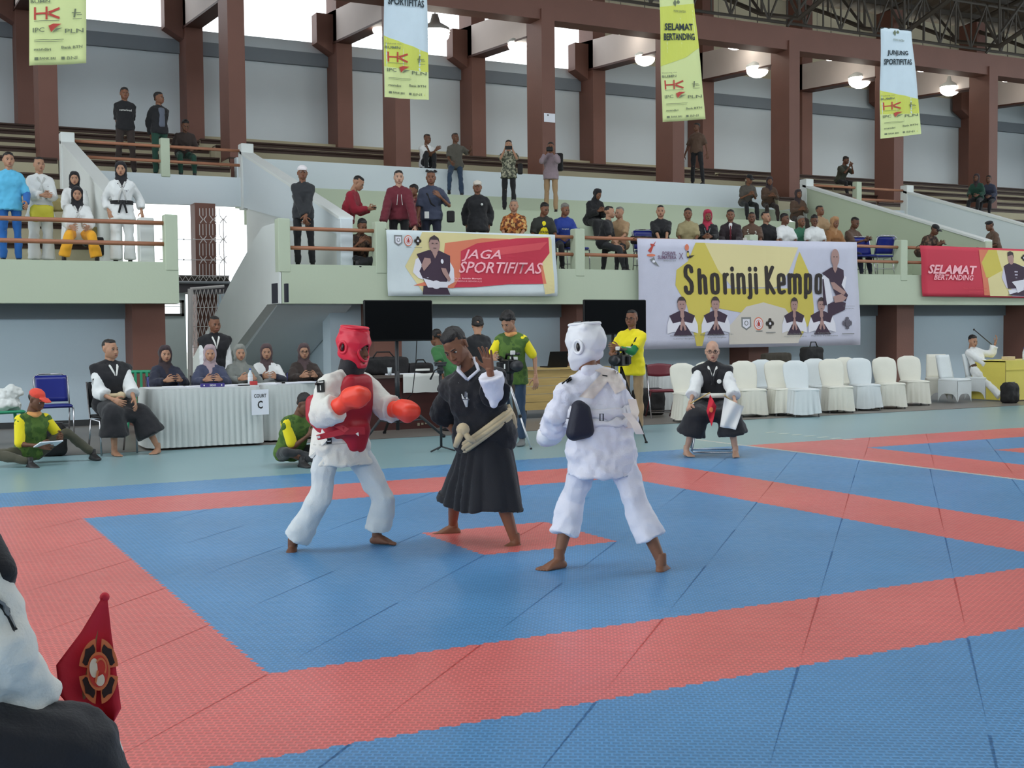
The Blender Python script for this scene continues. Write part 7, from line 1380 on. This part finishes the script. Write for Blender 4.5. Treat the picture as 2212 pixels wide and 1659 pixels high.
# photographer in yellow
def yvest(t, J, s, HM, rt, fw, up):
    specs(t, J, s, HM, rt, fw, up); m = MB(); m.tube([J['shB']+up*.05-rt*.04, J['neck']+fw*.12-up*.14+rt*.07, J['pel']+up*.24+fw*.12], .016, 6); m.build('bag_strap', P_bag, t, True)
    blob('green_sleeve', [('h', [(J['shB'].lerp(J['elB'], .55), .055), (J['elB'], .052)]), ('h', [(J['elB'], .052), (J['elB'].lerp(J['wrB'], .8), .04)])], C('sleeve_green', (22, 120, 64)), t, .014, 2, .7); m = MB(); c = J['pel']+up*.20+fw*.13; m.prism([c+rt*x+up*z for x, z in ((-.05, -.06), (.04, -.06), (.04, .08), (-.05, .08))], fw*.005); m.build('id_badge', K_wprint, t)
q = gp(1374, 936); loc = Vector((q.x, q.y+.1, 0)); t, J, HM = person('camera operator in yellow shirt with green sleeve and glasses, holding a video camera', loc, facing(loc, -12), 1.68, 'stand', 'b', hair='crop', top=(c_yellow, .7, .035, .12), bottom=(c_tan, 'slim'), arms=((-.20, -.26, 1.08), (-.10, -.34, 1.18)), head=(-8, 0, 0), extra=yvest)
q2 = at(1342, 790, q.y-.25); videocam('video_camera', 'small black video camera held by the operator in yellow', (q2.x-.02, q.y-.28, q2.z), facing(q2, -20)); q3 = at(1342, 830, q.y-.25)
t = thing('camera_monopod', 'dark tripod standing before the operator in yellow', 'tripod', (q2.x, q.y-.25, 0))
for px, py in ((1396, 957), (1335, 945), (1358, 930)): g = gp(px, py); e = Vector((g.x-q2.x, g.y-(q.y-.25), .01)); m = MB(); m.tube([(0, 0, q2.z-.02), e], [.016, .011], 8); m.build('leg', P_black, t, True); m = MB(); m.ball(e, .02); m.build('foot_cap', P_black, t)
# bald referee seated on the mat edge
q = gp(1572, 985); loc = Vector((q.x, q.y+.28, 0)); rz = facing(loc, 2)
def bald(t, J, s, HM, rt, fw, up):
    specs(t, J, s, HM, rt, fw, up); m = MB(); m.tube([J['pel']+up*.14+rt*x+fw*y for x, y in ((-.20, .04), (-.10, .17), (.10, .17), (.20, .04))], .028, 8); m.build('white_belt', K_gi, t, True)
    m = MB()
    for sg in (-1, 1): m.tube([J['neck']+rt*sg*.07, J['neck']+rt*sg*.04+fw*.12-up*.06, J['neck']+fw*.16-up*.22-rt*sg*.01], .016, 6)
    m.build('vest_lapel', K_vest, t, True); m = MB(); m.ball(J['shB']*.5+J['neck']*.5+fw*.165-up*.14, (.026, .006, .026)); m.build('chest_emblem', K_wprint, t)
t, J, HM = person('bald referee with glasses in black vest seated on a stool holding two flags', loc, rz, 1.62, 'sit', 'e', hair=None, top=(c_white, 1.5, .045, 0, 1.35), vest=(K_vest, 0), bottom=(K_blk, 'hakama', .55), feet='bare', seat=.44, legs=((-.30, -.30, .08), (.24, -.34, .08)), arms=((-.26, -.34, .60), (.24, -.34, .60)), hands=('fist', 'fist'), extra=bald, footyaw=(-25, 0), head=(0, 2, 0))
t = thing('folding_stool', 'chrome tube stool under the seated bald referee', 'stool', loc+Vector((0, 0, 0)), rz)
m = MB(); m.rbox(-.19, -.16, .38, .19, .18, .42, .015); m.build('seat', P_black, t)
for y in (-.16, .20): m = MB(); m.tube([(-.17, y*.3, .38), (-.24, y, .05), (-.22, y, .032), (.22, y, .032), (.24, y, .05), (.17, y*.3, .38)], .011, 8); m.build('tube_frame', P_chrome, t, True)
Mr = Matrix.Translation(loc) @ Matrix.Rotation(rz, 4, 'Z')
for nm, lb, mt, xs_, cat in (('signal_flag', 'small red folded flag in the right hand of the bald referee', K_flag, -.26, 0), ('signal_flag', 'small white flag draped over the knee of the bald referee', K_wprint, .10, 1)):
    f = thing(nm, lb, 'flag', (0, 0, 0)); f.matrix_world = Mr; Lr = LOC(loc, rz)
    if cat == 0: P4 = [(1534, 852), (1548, 878), (1537, 921), (1526, 888)]
    else: P4 = [(1565, 858), (1607, 878), (1589, 928), (1555, 922)]
    A4 = [Lr(x, y, .50 if cat == 0 else .60) for x, y in P4]
    m = MB(); m.grid(10, 10, lambda u, v: tuple((A4[0]*(1-u)+A4[1]*u)*(1-v)+(A4[3]*(1-u)+A4[2]*u)*v+Vector((0, .02*math.sin(u*8+v*3), 0)))); o = m.build('cloth', mt, f, True); s_ = o.modifiers.new('s', 'SOLIDIFY'); s_.thickness = .002
    m = MB(); m.tube([A4[0]+Vector((0, 0, .02)), (J['wrA'] if cat == 0 else J['wrB'])+Vector((0, -.05, 0))], .007); m.build('pole', P_ywood, f)
    if cat == 0: m = MB(); m.ball((A4[0]+A4[1]+A4[2]+A4[3])/4+Vector((0, -.025, 0)), (.022, .003, .03)); m.build('emblem', G_gold, f)
# reclining competitor at the right
t, J, HM = GS('competitor in white uniform lounging in a chair at the right by the yellow table', 2118, 860, 11.9, 48, 1.6, pose='sit', sk='c', hair='short', top=(c_white, 1.75, .04, .14, 1.3), bottom=(c_white, 'wide', .9), lean=-22, head=(-10, 12, 0), belt=(c_brown, .12, .03), arms=((-.06, -.26, .66), (.45, .05, 1.10)), feet='bare', legs=((-.10, -.62, .08), (.14, -.58, .08)))
a, b_ = at(2104, 712, 11.9), at(2142, 744, 11.9); m = MB(); m.tube([a, b_], .010, 8); m.ball(a, .02); tag(m.build('stick', P_pole, None, True), 'short dark stick held up beside the lounging competitor', 'stick')
finalize(); late()
